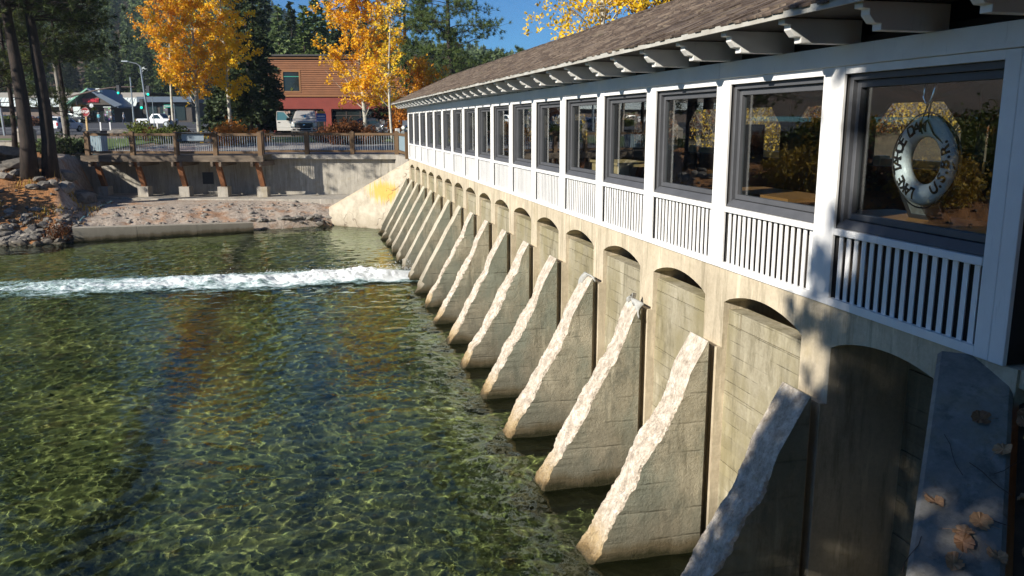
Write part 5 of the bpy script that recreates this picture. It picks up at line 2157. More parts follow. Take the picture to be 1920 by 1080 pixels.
    obj('bumper', MB().box(-h * .9, h * .9, L / 2 - 0.05, L / 2 + 0.08, 0.42, 0.6).mesh('bumper'), pm if kind == 'suv' else BLACK, t)
    obj('number_plate', MB().box(-0.2, 0.2, L / 2 + 0.085, L / 2 + 0.095, 0.66, 0.8).mesh('number_plate'), PLATE, t)
    obj('grille', MB().box(-h * .5, h * .5, -L / 2 - 0.03, -L / 2 + 0.05, .52 * s, .76 * s).mesh('grille'), BLACK, t)
    return t


SILVER = paint('silver_paint', (0.52, 0.50, 0.46), 0.35)
WHITEP = paint('white_car_paint', (0.75, 0.77, 0.78), 0.0)
DKBLUE = paint('dark_blue_paint', (0.02, 0.035, 0.07), 0.3)
DKGREY = paint('dark_grey_paint', (0.03, 0.035, 0.04), 0.3)


# the silver SUV facing us with its door open
D = 66
zg = ground_z(D)
suv = car('suv', 'silver SUV parked facing the railing with its driver-side door wide open', 'car', at(575, D + 2.4, zg), -YAW + R(10), SILVER, 5.2, 1.98, 2.0, 'suv')
h = 1.0
# wide chrome-edged grille, bumper, fog lamps, roof rack, mirrors
g = obj('grille_surround', MB().box(-0.72, -0.66, -2.68, -2.6, 0.66, 1.02).box(0.66, 0.72, -2.68, -2.6, 0.66, 1.02).box(-0.655, 0.655, -2.68, -2.6, 1.0, 1.05).mesh('grille_surround'), CHROME, suv)
obj('grille', MB().box(-0.655, 0.655, -2.66, -2.61, 0.70, 0.995).mesh('grille'), DARKSTEEL, suv)
obj('emblem', MB().lathe([(0.07, 0), (0.07, 0.02), (0, 0.025)], 12, Matrix.Translation((0, -2.665, 0.85)) @ Matrix.Rotation(R(90), 4, 'X') @ Matrix.Diagonal((1.5, 0.7, 1, 1))).mesh('emblem'), CHROME, suv)
fb = obj('front_bumper', MB().box(-0.95, 0.95, -2.72, -2.5, 0.36, 0.62).mesh('front_bumper'), SILVER, suv)
bevel(fb, 0.04, 2)
obj('air_intake', MB().box(-0.5, 0.5, -2.735, -2.725, 0.44, 0.56).mesh('air_intake'), BLACK, suv)
for q in (-1, 1):
    obj('fog_lamp', MB().box(q * 0.75 - 0.1, q * 0.75 + 0.1, -2.735, -2.725, 0.46, 0.55).mesh('fog_lamp'), BLACK, suv)
    obj('headlamp', MB().box(q * 0.83 - 0.12, q * 0.83 + 0.12, -2.66, -2.5, 0.74, 1.0).mesh('headlamp'), HEADL, suv)
    obj('roof_rail', MB().tube([(q * 0.68, -0.6, 1.99), (q * 0.68, -0.5, 2.05), (q * 0.68, 1.6, 2.05), (q * 0.68, 1.8, 1.98)], 0.02, 6).mesh('roof_rail'), BLACK, suv)
obj('mirror', MB().box(0.98, 1.25, -1.0, -0.85, 1.18, 1.4).mesh('mirror'), BLACK, suv)
bk = obj('bonnet', MB().add([(-0.86, -2.55, 1.06), (0.86, -2.55, 1.06), (0.9, -1.5, 1.285), (-0.9, -1.5, 1.285), (-0.6, -2.5, 1.11), (0.6, -2.5, 1.11), (0.62, -1.52, 1.32), (-0.62, -1.52, 1.32)], [(4, 5, 6, 7), (0, 1, 5, 4), (1, 2, 6, 5), (3, 0, 4, 7)]).mesh('bonnet'), SILVER, suv)
obj('sun_tag', MB().box(-0.06, 0.06, -1.42, -1.41, 1.42, 1.62).mesh('sun_tag'), simple('blue_tag', (0.02, 0.25, 0.5), None), suv)
# open door, hinged at the front left edge (our left)
Mx = Matrix.Translation((-1.0, -1.25, 0)) @ Matrix.Rotation(R(68), 4, 'Z')
dr = MB()
dr.prism([(0.0, 0.42), (1.25, 0.42), (1.28, 1.22), (0.0, 1.22)], 'x', -0.09, 0.0)
for i in range(len(dr.v)):
    dr.v[i] = tuple(Mx @ Vector(dr.v[i]))
door = obj('door', dr.mesh('door'), SILVER, suv)
fr_ = MB()
fp = [(0.02, 1.22), (0.62, 1.86), (1.2, 1.9), (1.27, 1.22)]
for a, b in zip(fp[:-1], fp[1:]):
    fr_.tube([tuple(Mx @ Vector((-0.045, a[0], a[1]))), tuple(Mx @ Vector((-0.045, b[0], b[1])))], 0.035, 6)
obj('door_frame', fr_.mesh('door_frame'), SILVER, door)
obj('door_glass', MB().add([tuple(Mx @ Vector((-0.045, a, b))) for a, b in fp], [(0, 1, 2, 3)]).mesh('door_glass'), simple('door_glass', (0.05, 0.13, 0.16), None, rough=0.08), door)
obj('door_mirror', MB().box(-0.36, -0.06, 0.1, 0.28, 1.2, 1.42, 0, Mx).mesh('door_mirror'), BLACK, door)
obj('door_handle', MB().box(-0.125, -0.095, 0.95, 1.15, 1.02, 1.08, 0, Mx).mesh('door_handle'), BLACK, door)
obj('door_trim', MB().box(-0.11, -0.092, 0.05, 1.2, 0.66, 0.72, 0, Mx).mesh('door_trim'), simple('door_trim', (0.4, 0.4, 0.38), None), door)

car('suv', 'white SUV seen from behind driving along the road behind the pole', 'car', at(121, 96, ground_z(96) + 0.05), -YAW + R(-8), WHITEP, 4.5, 1.7, 1.85, 'suv').location.z += 0.0
# make that one show its tail: its back (+y) must face us
bpy.data.objects['suv.001' if 'suv.001' in bpy.data.objects else 'suv'].rotation_euler.z += math.pi
for (u, D, pm, kd_, rz, lab) in ((18, 140, DKBLUE, 'sedan', 80, 'dark blue car parked furthest left before the supermarket wall'),
                                 (52, 143, DKGREY, 'sedan', 95, 'dark grey car parked behind the twin pine trunks'),
                                 (-25, 138, DKGREY, 'suv', 85, 'dark car parked at the left edge of the car park'),
                                 (92, 142, DKBLUE, 'sedan', 85, 'dark blue car parked just left of the white SUV'),
                                 (142, 146, DKGREY, 'suv', 80, 'dark car parked between the pole and the STOP sign'),
                                 (-60, 141, WHITEP, 'sedan', 85, 'white car parked beyond the left edge')):
    car('parked_car', lab, 'car', at(u, D, ground_z(D) + 0.05), -YAW + R(rz), pm, 4.5, 1.5 if kd_ == 'sedan' else 1.7, 1.8, kd_, 'cars parked before the supermarket')
car('pickup_truck', 'white pickup truck in the car park behind the green shrubs', 'pickup', at(296, 120, ground_z(120) + 0.05), -YAW + R(80), WHITEP, 5.4, 1.8, 1.95, 'pickup')
car('parked_car', 'dark car in the shade behind the white aspen trunk by the motorcycle', 'car', at(700, 76, ground_z(76) + 0.05), -YAW + R(85), DKGREY, 4.6, 1.5, 1.8, 'sedan')


# motorcycles -----------------------------------------------------------
def motorcycle(label, u, D, rz):
    p = at(u, D, ground_z(D) + 0.05)
    t = thing('motorcycle', label, 'motorcycle', p, rz, 'motorcycles by the far bank')
    for yy in (-0.75, 0.72):
        m = MB().lathe([(0.24, -0.05), (0.31, -0.05), (0.33, 0), (0.31, 0.05), (0.24, 0.05)], 18, Matrix.Translation((0, yy, 0.33)) @ Matrix.Rotation(R(90), 4, 'Y'))
        w_ = obj('wheel', m.mesh('wheel', smooth=True), BLACK, t)
        sp_ = MB()
        for k in range(8):
            a = k * math.pi / 8 * 2
            sp_.tube([(0, yy, 0.33), (0, yy + 0.25 * math.cos(a), 0.33 + 0.25 * math.sin(a))], 0.012, 4)
        obj('spokes', sp_.mesh('spokes'), CHROME, w_)
    obj('frame', MB().tube([(0, -0.75, 0.33), (0, -0.5, 0.95), (0, 0.1, 0.55), (0, 0.72, 0.33)], 0.04, 6).tube([(0, -0.5, 0.9), (0, 0.3, 0.7), (0, 0.5, 0.75)], 0.04, 6).mesh('frame'), CHROME, t)
    obj('engine', MB().lathe([(0.12, -0.2), (0.22, -0.1), (0.22, 0.1), (0.12, 0.2)], 8, Matrix.Translation((0, -0.05, 0.45))).mesh('engine'), STEEL, t)
    obj('tank', MB().lathe([(0.05, -0.3), (0.15, -0.2), (0.18, 0), (0.12, 0.22), (0.04, 0.3)], 10, Matrix.Translation((0, -0.15, 0.85)) @ Matrix.Rotation(R(90), 4, 'X')).mesh('tank', smooth=True), WHITEP, t)
    obj('seat', MB().lathe([(0.06, -0.4), (0.15, -0.2), (0.14, 0.2), (0.06, 0.4)], 8, Matrix.Translation((0, 0.45, 0.78)) @ Matrix.Rotation(R(90), 4, 'X') @ Matrix.Diagonal((1, 0.5, 1, 1))).mesh('seat', smooth=True), BLACK, t)
    obj('windshield', MB().add([(-0.2, -0.62, 1.0), (0.2, -0.62, 1.0), (0.17, -0.48, 1.35), (-0.17, -0.48, 1.35)], [(0, 1, 2, 3)]).mesh('windshield'), STEEL, t)
    obj('handlebar', MB().tube([(-0.38, -0.3, 1.08), (-0.2, -0.48, 1.05), (0.2, -0.48, 1.05), (0.38, -0.3, 1.08)], 0.02, 6).mesh('handlebar'), CHROME, t)
    obj('headlamp', MB().lathe([(0.03, -0.1), (0.1, -0.05), (0.11, 0.06), (0, 0.07)], 12, Matrix.Translation((0, -0.68, 0.92)) @ Matrix.Rotation(R(90), 4, 'X')).mesh('headlamp', smooth=True), CHROME, t)
    for q in (-1, 1):
        obj('mirror', MB().tube([(q * 0.3, -0.35, 1.08), (q * 0.36, -0.42, 1.25)], 0.012, 5).lathe([(0.02, -0.01), (0.07, 0), (0.02, 0.02)], 10, Matrix.Translation((q * 0.37, -0.43, 1.3)) @ Matrix.Rotation(R(90), 4, 'X')).mesh('mirror'), CHROME, t)
        obj('pannier', MB().box(q * 0.17, q * 0.4, 0.45, 0.95, 0.45, 0.8).mesh('pannier'), WHITEP, t)
    obj('stand', MB().tube([(0, 0.1, 0.3), (-0.22, 0.15, 0.0)], 0.02, 5).mesh('stand'), BLACK, t)


motorcycle('white and chrome motorcycle parked in front of the thin aspen trunk', 717, 62, -YAW + R(12))
motorcycle('dark motorcycle half hidden at the corner of the gallery', 757, 60, -YAW + R(20))

# signs, lamps, poles -----------------------------------------------------
STOPR = simple('stop_sign_red', (0.32, 0.012, 0.02), None, rough=0.5)
LETW = simple('sign_white', (0.75, 0.75, 0.75), None, rough=0.5)
D = 66
g = ground_z(D)
t = local('stop_sign', 'red octagonal STOP sign on a wooden post behind the deck corner', 'sign', 164, D)
zc = zv(210, D) - g
obj('post', MB().box(-0.06, 0.06, 0.02, 0.14, -0.2, zc + 0.1).mesh('post'), CREAMWOOD, t)
oc = [(0.36 * math.cos(R(22.5 + 45 * k)), 0.36 * math.sin(R(22.5 + 45 * k))) for k in range(8)]
m = MB().prism([(a, b + zc) for a, b in oc], 'y', -0.02, 0.0)
pl = obj('plate', m.mesh('plate'), STOPR, t)
rimm = MB()
for k in range(8):
    a, b = oc[k], oc[(k + 1) % 8]
    a2, b2 = (a[0] * .93, a[1] * .93), (b[0] * .93, b[1] * .93)
    rimm.add([(a[0] * .98, -0.024, a[1] * .98 + zc), (b[0] * .98, -0.024, b[1] * .98 + zc), (b2[0], -0.024, b2[1] + zc), (a2[0], -0.024, a2[1] + zc)], [(0, 1, 2, 3)])
obj('border', rimm.mesh('border'), LETW, pl)
sign_text('lettering', 'STOP', 0.30, LETW, pl, (0, -0.03, zc), 0.012, 0.006, sxx=0.82)

D = 100
t = local('street_name_sign', 'green street name sign beside the white pickup', 'sign', 320, 100)
zc = zv(199, 100) - ground_z(100)
obj('pole', MB().tube([(0.6, 0.05, -0.2), (0.6, 0.05, zc + 0.3)], 0.05, 8).mesh('pole'), STEEL, t)
pl = obj('plate', MB().box(-0.55, 0.55, -0.02, 0.01, zc - 0.17, zc + 0.17).mesh('plate'), simple('sign_green', (0.0, 0.25, 0.18), None), t)
sign_text('lettering', 'MACKINAW RD', 0.17, LETW, pl, (0, -0.03, zc), 0.004, 0.006, sxx=0.9)

D = 62
t = local('banner_sign', 'blue sign board with white bands and a gold crest beside the SUV', 'sign', 604, 64)
z0, z1 = zv(228, 64) - ground_z(64), zv(213, 64) - ground_z(64)
BLUES = simple('sign_blue', (0.01, 0.09, 0.42), None, rough=0.4)
pl = obj('board', MB().box(-0.36, 0.36, -0.03, 0.03, z0, z1).mesh('board'), BLUES, t)
ln = MB()
ln.box(-0.33, 0.33, -0.04, -0.032, z0 + 0.02, z0 + 0.06)
ln.box(-0.33, 0.33, -0.04, -0.032, z0 + 0.18, z0 + 0.22)
for k in range(5):
    ln.box(-0.26 + k * 0.11, -0.18 + k * 0.11, -0.04, -0.032, z0 + 0.33, z0 + 0.45)
obj('stripes', ln.mesh('stripes'), LETW, pl)
obj('crest', MB().prism([(-0.3, z1 + 0.02), (0.3, z1 + 0.02), (0.3, z1 + 0.15), (0.1, z1 + 0.18), (0, z1 + 0.27), (-0.12, z1 + 0.17), (-0.3, z1 + 0.19)], 'y', -0.02, 0.02).mesh('crest'), simple('crest_gold', (0.5, 0.3, 0.06), None), t)
obj('post', MB().box(-0.3, -0.24, 0.035, 0.08, -0.1, z1).box(0.24, 0.3, 0.035, 0.08, -0.1, z1).mesh('post'), CREAMWOOD, t)

t = local('banner', 'tall white banner on a pole left of the STOP sign', 'banner', 147, 128)
z0, z1 = zv(219, 128) - ground_z(128), zv(200, 128) - ground_z(128)
obj('pole', MB().tube([(0, 0.1, -0.2), (0, 0.1, z1 + 1.5)], 0.06, 6).mesh('pole'), DARKSTEEL, t)
obj('cloth', MB().box(-0.55, 0.55, 0.0, 0.04, z0, z1).mesh('cloth'), METALR, t)


def signal_head(parent, x, y, z, lit):
    q = obj('signal_head', MB().box(x - 0.16, x + 0.16, y - 0.18, y + 0.1, z - 0.52, z + 0.48).mesh('signal_head'), DARKSTEEL, parent)
    GL = bpy.data.materials.get('green_lamp')
    if GL is None:
        n_ = NT('green_lamp')
        n_.done((0.0, 0.35, 0.22), 0.3)
        n_.bsdf.inputs['Emission Color'].default_value = (0.0, 1.0, 0.62, 1)
        n_.bsdf.inputs['Emission Strength'].default_value = 0.9
        GL = n_.mat
    obj('green_lamp', MB().lathe([(0.12, 0), (0.12, 0.03), (0, 0.05)], 12, Matrix.Translation((x, y - 0.19, z - 0.35)) @ Matrix.Rotation(R(90), 4, 'X')).mesh('green_lamp'), GL, q)
    return q


D = 84
t = local('traffic_signal', 'traffic signal pole with street lamp and green lights left of the aspens', 'traffic signal', 278, D)
g = ground_z(D)
zt = zv(124, D) - g
obj('pole', MB().tube([(0.25, 0, -0.2), (0.0, 0, (zt) * 0.5), (-0.25, 0, zt)], [0.13, 0.1, 0.07], 10).mesh('pole'), STEEL, t)
obj('lamp_arm', MB().tube([(-0.25, 0, zt), (-0.6, 0, zt + 0.25), (-1.6, 0, zt + 0.45)], 0.05, 6).mesh('lamp_arm'), STEEL, t)
obj('lamp_head', MB().box(-2.0, -1.4, -0.12, 0.12, zt + 0.4, zt + 0.52).mesh('lamp_head'), STEEL, t)
signal_head(t, -0.35, -0.05, zv(195, D) - g, True)
signal_head(t, 0.35, 0.05, zv(170, D) - g, True)
# mast arm signal whose pole stands behind the pine
D = 92
t = local('traffic_signal', 'long curved signal mast arm reaching over the road before the gabled store', 'traffic signal', 122, D)
g = ground_z(D)
k_ = D / 1629.0
pts = [((u - 122) * k_, 0, zv(v, D) - g) for u, v in ((122, 190), (132, 183), (160, 176), (190, 169), (212, 165), (232, 163), (262, 163))]
obj('mast_arm', MB().tube(pts, [0.11, 0.1, 0.09, 0.08, 0.07, 0.06, 0.05], 8).mesh('mast_arm'), simple('mast_brown', (0.12, 0.085, 0.07), None), t)
obj('pole', MB().tube([(0, 0, -0.2), (0, 0, zv(186, D) - g)], [0.16, 0.12], 10).mesh('pole'), STEEL, t)
signal_head(t, (232 - 122) * k_, 0, zv(168, D) - g, True)
# utility poles
for (u, D, vt, r, lab) in ((119, 64, 120, 0.19, 'grey leaning utility pole right of the twin pine trunks'), (252, 120, 145, 0.12, 'thin far pole behind the supermarket gable'),
                           (290, 110, 185, 0.06, 'thin pole behind the street name sign')):
    t = local('pole', lab, 'pole', u + (6 if u == 119 else 0), D)
    zt = zv(vt, D) - ground_z(D)
    obj('shaft', MB().tube([(0, 0, -0.2), (-0.35 if u == 119 else 0, 0, zt)], [r, r * 0.7], 10).mesh('shaft'), simple('pole_wood', (0.30, 0.27, 0.23), (0.2, 0.18, 0.16), 3, 0.9) if u == 119 else STEEL, t)
    obj('cap', MB().tube([(-0.35 if u == 119 else 0, 0, zt + 0.002), (-0.35 if u == 119 else 0, 0, zt + 0.08)], r * 0.75, 8).mesh('cap'), DARKSTEEL, t)
t = local('lamp_post', 'pale blue-grey lamp post at the left edge by the road', 'lamp post', 6, 70)
zt = zv(110, 70) - ground_z(70)
obj('shaft', MB().tube([(0.15, 0, -0.2), (-0.15, 0, zt)], [0.11, 0.07], 10).mesh('shaft'), STEEL, t)
obj('lantern', MB().lathe([(0.1, 0), (0.22, 0.3), (0.16, 0.5), (0.03, 0.6)], 8, Matrix.Translation((-0.15, 0, zt))).mesh('lantern'), DARKSTEEL, t)
t = local('guy_wire', 'yellow guy wire guard slanting behind the left pine trunk', 'cable guard', 48, 68)
g = ground_z(68)
obj('guard', MB().tube([(0, 0, -0.1), (-0.42, 0, zv(196, 68) - g)], 0.045, 6).mesh('guard'), simple('guard_yellow', (0.8, 0.42, 0.02), None), t)
obj('wire', MB().tube([(-0.42, 0, zv(196, 68) - g), (-1.3, 0, zv(120, 68) - g)], 0.012, 4).mesh('wire'), DARKSTEEL, t)
YEL = simple('hydrant_yellow', (0.72, 0.45, 0.04), (0.6, 0.36, 0.03), 6, 0.5)
t = local('fire_hydrant', 'yellow fire hydrant beside the white aspen trunk', 'hydrant', 379, 57)
obj('barrel', MB().lathe([(0.16, 0), (0.16, 0.06), (0.11, 0.08), (0.11, 0.6), (0.15, 0.62), (0.15, 0.66), (0.1, 0.78), (0.03, 0.84)], 12).mesh('barrel', smooth=False), YEL, t)
obj('nozzle', MB().lathe([(0.06, -0.22), (0.06, 0.22)], 8, Matrix.Translation((0, 0, 0.5)) @ Matrix.Rotation(R(90), 4, 'Y')).mesh('nozzle'), YEL, t)
t = local('bollard', 'yellow bollard right of the hydrant', 'bollard', 392, 57)
obj('shaft', MB().lathe([(0.09, 0), (0.09, 0.62), (0.05, 0.68)], 12).mesh('shaft'), YEL, t)
obj('footing', MB().lathe([(0.16, -0.02), (0.16, 0.04), (0.1, 0.06)], 12).mesh('footing'), CONC_PLAIN, t)
for (u, D, lab) in ((190, 82, 'white marker post left of the entrance pillar line on the road edge'), (208, 80, 'white marker post in front of the gabled entrance'), (296, 84, 'white marker post before the white pickup')):
    t = local('marker_post', lab, 'marker post', u, D, None, 0, 'white marker posts by the road')
    obj('shaft', MB().box(-0.06, 0.06, -0.03, 0.03, 0, 1.1).mesh('shaft'), LETW, t)
    obj('base', MB().lathe([(0.14, 0), (0.12, 0.05)], 10).mesh('base'), BLACK, t)
# bin behind the railing, seat walls, grey cabinet
t = local('litter_bin', 'dark blue-grey box bin standing behind the left end of the deck railing', 'bin', 183, 47.5)
obj('case', MB().box(-0.42, 0.42, -0.35, 0.35, 0, 1.12).mesh('case'), MESHPANEL, t)
obj('lid', MB().box(-0.46, 0.46, -0.39, 0.39, 1.125, 1.25).mesh('lid'), DARKSTEEL, t)
for (u0, u1, D, h0, lab) in ((95, 143, 49.5, 0.55, 'low concrete wall end left of the deck'), (-90, 42, 50, 0.55, 'low shaded concrete wall left of the pine'), (268, 300, 62, 0.4, 'low kerb wall right of the pale boulder')):
    p0, p1 = at(u0, D, ground_z(D)), at(u1, D, ground_z(D))
    L = (p1 - p0).length
    t = thing('low_wall', lab, 'low wall', p0, -YAW)
    obj('wall', MB().box(0, L, 0, 0.4, -0.5, h0).mesh('wall'), CONC_PLAIN, t)
    obj('coping', MB().box(-0.03, L + 0.03, -0.04, 0.44, h0 + 0.003, h0 + 0.08).mesh('coping'), CONC_LEDGE, t)
p = at(52, 50, 0)
pc = thing('wall_pier', 'square concrete pier at the end of the low wall behind the pine', 'pier', p, -YAW)
obj('shaft', MB().box(-0.45, 0.45, -0.3, 0.3, -0.6, 1.05).mesh('shaft'), CONC_PLAIN, pc)
obj('cap', MB().add([(-0.5, -0.35, 1.055), (0.5, -0.35, 1.055), (0.5, 0.35, 1.055), (-0.5, 0.35, 1.055), (0.05, 0, 1.6)], [(0, 1, 4), (1, 2, 4), (2, 3, 4), (3, 0, 4), (3, 2, 1, 0)]).mesh('cap'), CONC_PLAIN, pc)
o = obj('boulder', ROCKM[2], None, None, at(230, 66, ground_z(66) + 0.2))
o.scale = (1.15, 0.7, 0.62)
tag(o, 'flat pale boulder on the lawn edge before the green shrubs', 'boulder')
o = obj('boulder', ROCKM[4], None, None, at(472, 55, ground_z(55) + 0.1))
o.scale = (0.35, 0.3, 0.25)
tag(o, 'small pale stone behind the railing right of the orange bush', 'boulder')


# people ------------------------------------------------------------------
def person(label, p, rz, shirt, trousers, hair, hat=None, walk=0.15, group=None):
    t = thing('person', label, 'person', p, rz, group)
    bm = bmesh.new()
    P = {'pel': (0, 0, 0.95), 'sp': (0, 0.01, 1.18), 'ch': (0, 0, 1.36), 'nk': (0, 0.0, 1.50), 'hd': (0, -0.02, 1.60), 'ht': (0, -0.01, 1.74),
         'lh': (0.10, 0, 0.92), 'lk': (0.11, -walk, 0.50), 'la': (0.11, -walk * 1.2 + 0.04, 0.08), 'lt': (0.12, -walk * 1.2 - 0.14, 0.04),
         'rh': (-0.10, 0, 0.92), 'rk': (-0.11, walk * 0.4, 0.50), 'ra': (-0.11, walk * 1.3, 0.08), 'rt': (-0.12, walk * 1.3 - 0.17, 0.04),
         'ls': (0.19, 0.0, 1.40), 'le': (0.26, 0.04, 1.12), 'lw': (0.22, -0.14, 0.92), 'lx': (0.2, -0.22, 0.88),
         'rs': (-0.19, 0.0, 1.40), 're': (-0.25, 0.06, 1.13), 'rw': (-0.25, -0.04, 0.88), 'rx': (-0.25, -0.06, 0.78)}
    RR = {'pel': .15, 'sp': .14, 'ch': .16, 'nk': .06, 'hd': .095, 'ht': .06, 'lh': .10, 'lk': .065, 'la': .045, 'lt': .04, 'rh': .10, 'rk': .065, 'ra': .045, 'rt': .04,
          'ls': .07, 'le': .045, 'lw': .033, 'lx': .035, 'rs': .07, 're': .045, 'rw': .033, 'rx': .035}
    EE = [('pel', 'sp'), ('sp', 'ch'), ('ch', 'nk'), ('nk', 'hd'), ('hd', 'ht'), ('pel', 'lh'), ('lh', 'lk'), ('lk', 'la'), ('la', 'lt'), ('pel', 'rh'), ('rh', 'rk'), ('rk', 'ra'), ('ra', 'rt'),
          ('ch', 'ls'), ('ls', 'le'), ('le', 'lw'), ('lw', 'lx'), ('ch', 'rs'), ('rs', 're'), ('re', 'rw'), ('rw', 'rx')]
    names = list(P)
    m = bpy.data.meshes.new('body')
    m.from_pydata([P[k] for k in names], [(names.index(a), names.index(b)) for a, b in EE], [])
    o = bpy.data.objects.new('body', m)
    COL.objects.link(o)
    sk = o.modifiers.new('skin', 'SKIN')
    for i, k in enumerate(names):
        m.skin_vertices[0].data[i].radius = (RR[k], RR[k])
    m.skin_vertices[0].data[0].use_root = True
    o.modifiers.new('sub', 'SUBSURF').levels = 1
    dg = bpy.context.evaluated_depsgraph_get()
    mm = bpy.data.meshes.new_from_object(o.evaluated_get(dg))
    bpy.data.objects.remove(o)
    skin = bpy.data.materials.get('skin') or simple('skin', (0.45, 0.26, 0.18), None, rough=0.6)
    for q in (shirt, trousers, skin, hair):
        mm.materials.append(q)
    for f in mm.polygons:
        c = f.center
        hand = c.z < 0.93 and abs(c.x) > 0.17
        f.material_index = 2 if (c.z > 1.47 or hand) else (0 if c.z > 0.93 else 1)
    mm.shade_smooth()
    obj('body', mm, None, t)
    hb = MB().lathe([(0.10, 1.60), (0.108, 1.68), (0.08, 1.77), (0.02, 1.80)], 12, Matrix.Translation((0, 0.01, 0)))
    obj('hat' if hat else 'hair', hb.mesh('hair', smooth=True), hat or hair, t)
    return t


GREYSH = simple('grey_shirt', (0.50, 0.53, 0.55), (0.4, 0.43, 0.45), 8, 0.8)
JEANS = simple('blue_jeans', (0.05, 0.07, 0.12), None, rough=0.8)
HAIRG = simple('grey_hair', (0.45, 0.42, 0.38), None, rough=0.7)
CYAN = simple('cyan_shirt', (0.15, 0.5, 0.58), None, rough=0.8)
WSH = simple('white_shirt', (0.7, 0.7, 0.7), None, rough=0.8)
person('grey-haired person in a light grey shirt standing among the bushes left of the aspen trunk', at(322, 58, ground_z(58) + 0.03), -YAW + R(60), GREYSH, JEANS, HAIRG, None, 0.1)
person('person in a cyan shirt by the left stone pillar of the store', at(186, 148, ground_z(148) + 0.05), -YAW, CYAN, JEANS, HAIRG, None, 0.15, 'shoppers at the store entrance')
person('person in a white shirt by the right stone pillar of the store', at(233, 148, ground_z(148) + 0.05), -YAW + R(90), WSH, JEANS, HAIRG, None, 0.2, 'shoppers at the store entrance')
# ------------------------------------------------------------------ trees and shrubs
def quads_at(P, size, rg, aspect=1.0, flat=0.0):
    """small randomly turned leaf quads (diamonds) at points P"""
    n = len(P)
    a = rg.normal(size=(n, 3))
    a[:, 2] *= (1 - flat)
    a /= np.linalg.norm(a, axis=1)[:, None]
    b = rg.normal(size=(n, 3))
    b -= (b * a).sum(1)[:, None] * a
    b /= np.linalg.norm(b, axis=1)[:, None]
    s = (size * rg.uniform(0.6, 1.3, n))[:, None]
    V = np.stack([P + a * s * aspect, P + b * s * 0.62, P - a * s * aspect, P - b * s * 0.62], 1).reshape(-1, 3)
    F = np.arange(4 * n).reshape(-1, 4)
    return V, F


def tris_dir(P, Dr, length, width, rg):
    """thin triangles from P along Dr"""
    n = len(P)
    c = rg.normal(size=(n, 3))
    c -= (c * Dr).sum(1)[:, None] * Dr
    c /= np.linalg.norm(c, axis=1)[:, None]
    V = np.stack([P + c * width, P - c * width, P + Dr * length[:, None]], 1).reshape(-1, 3)
    return V, np.arange(3 * n).reshape(-1, 3)


def broadleaf(seed, H, crown0, spread, nleaf, leaf, trunk_r, shape='column', lean=0.0, bare=0.0, nbr=46):
    rg = np.random.default_rng(seed)
    rr = random.Random(seed)
    tm = MB()
    pts, rad = [], []
    N = 12
    for i in range(N + 1):
        t = i / N
        pts.append((lean * t * H + 0.12 * math.sin(t * 5 + seed), 0.10 * math.sin(t * 4 + seed * 2), H * t * 0.97 - 0.1))
        rad.append(trunk_r * (1 - 0.88 * t) + 0.012)
    tm.tube(pts, rad, 8)
    LP = []
    for i in range(nbr):
        t = crown0 + (0.98 - crown0) * (i + rr.random()) / nbr
        k = min(N - 1, int(t * N))
        base = Vector(pts[k]).lerp(Vector(pts[k + 1]), t * N - k)
        az = rr.uniform(0, 6.28)
        if shape == 'column':
            env = math.sin(math.pi * min(1, (t - crown0) / (1 - crown0) * 0.80 + 0.2)) ** 0.7
        else:
            env = (1 - (t - crown0) / (1 - crown0)) ** 0.6 * 0.9 + 0.15
        L = spread * env * rr.uniform(0.3, 1.25)
        el = rr.uniform(0.35, 0.95)
        d = Vector((math.cos(az) * math.cos(el), math.sin(az) * math.cos(el), math.sin(el)))
        bp = [base]
        for s in range(1, 5):
            d2 = (d + Vector((rr.gauss(0, 0.12), rr.gauss(0, 0.12), rr.gauss(0, 0.1) + 0.05 * s))).normalized()
            bp.append(bp[-1] + d2 * L / 4 / max(0.6, math.cos(el)))
        r0 = trunk_r * 0.28 * (1 - t * 0.6)
        tm.tube(bp, [r0, r0 * 0.7, r0 * 0.45, r0 * 0.3, 0.006], 5, cap=False)
        if rr.random() < bare:
            continue
        ntw = 7
        for s in range(ntw):
            q = rr.uniform(0.25, 1.05)
            kk = min(3, int(q * 4))
            c = bp[kk].lerp(bp[kk + 1], q * 4 - kk)
            tw = Vector((rr.gauss(0, 1), rr.gauss(0, 1), rr.gauss(0.1, 0.8))).normalized() * rr.uniform(0.2, 0.7) * (spread / 2.2)
            tm.tube([c, c + tw], [0.012, 0.004], 3, cap=False)
            m = int(nleaf / nbr / ntw * rr.uniform(0.3, 1.8))
            f = rg.random((m, 1))
            LP.append(np.array(c)[None] + np.array(tw)[None] * f * 1.15 + rg.normal(size=(m, 3)) * 0.10 * (spread / 2.2) ** 0.5)
    P = np.concatenate(LP)
    V, F = quads_at(P, leaf, rg)
    return tm, V, F


def place_tree(name, label, cat, p, tm, V, F, bark, leafm, rz=0.0, group=None, crown='crown'):
    t = thing(name, label, cat, p, rz, group)
    obj('trunk', tm.mesh('trunk', smooth=True), bark, t)
    obj(crown, np_mesh(crown, V, F), leafm, t)
    KIDS[t.name] = list(t.children)
    return t


def gat(u, D, dz=0.0):
    return at(u, D, ground_z(D) + dz)


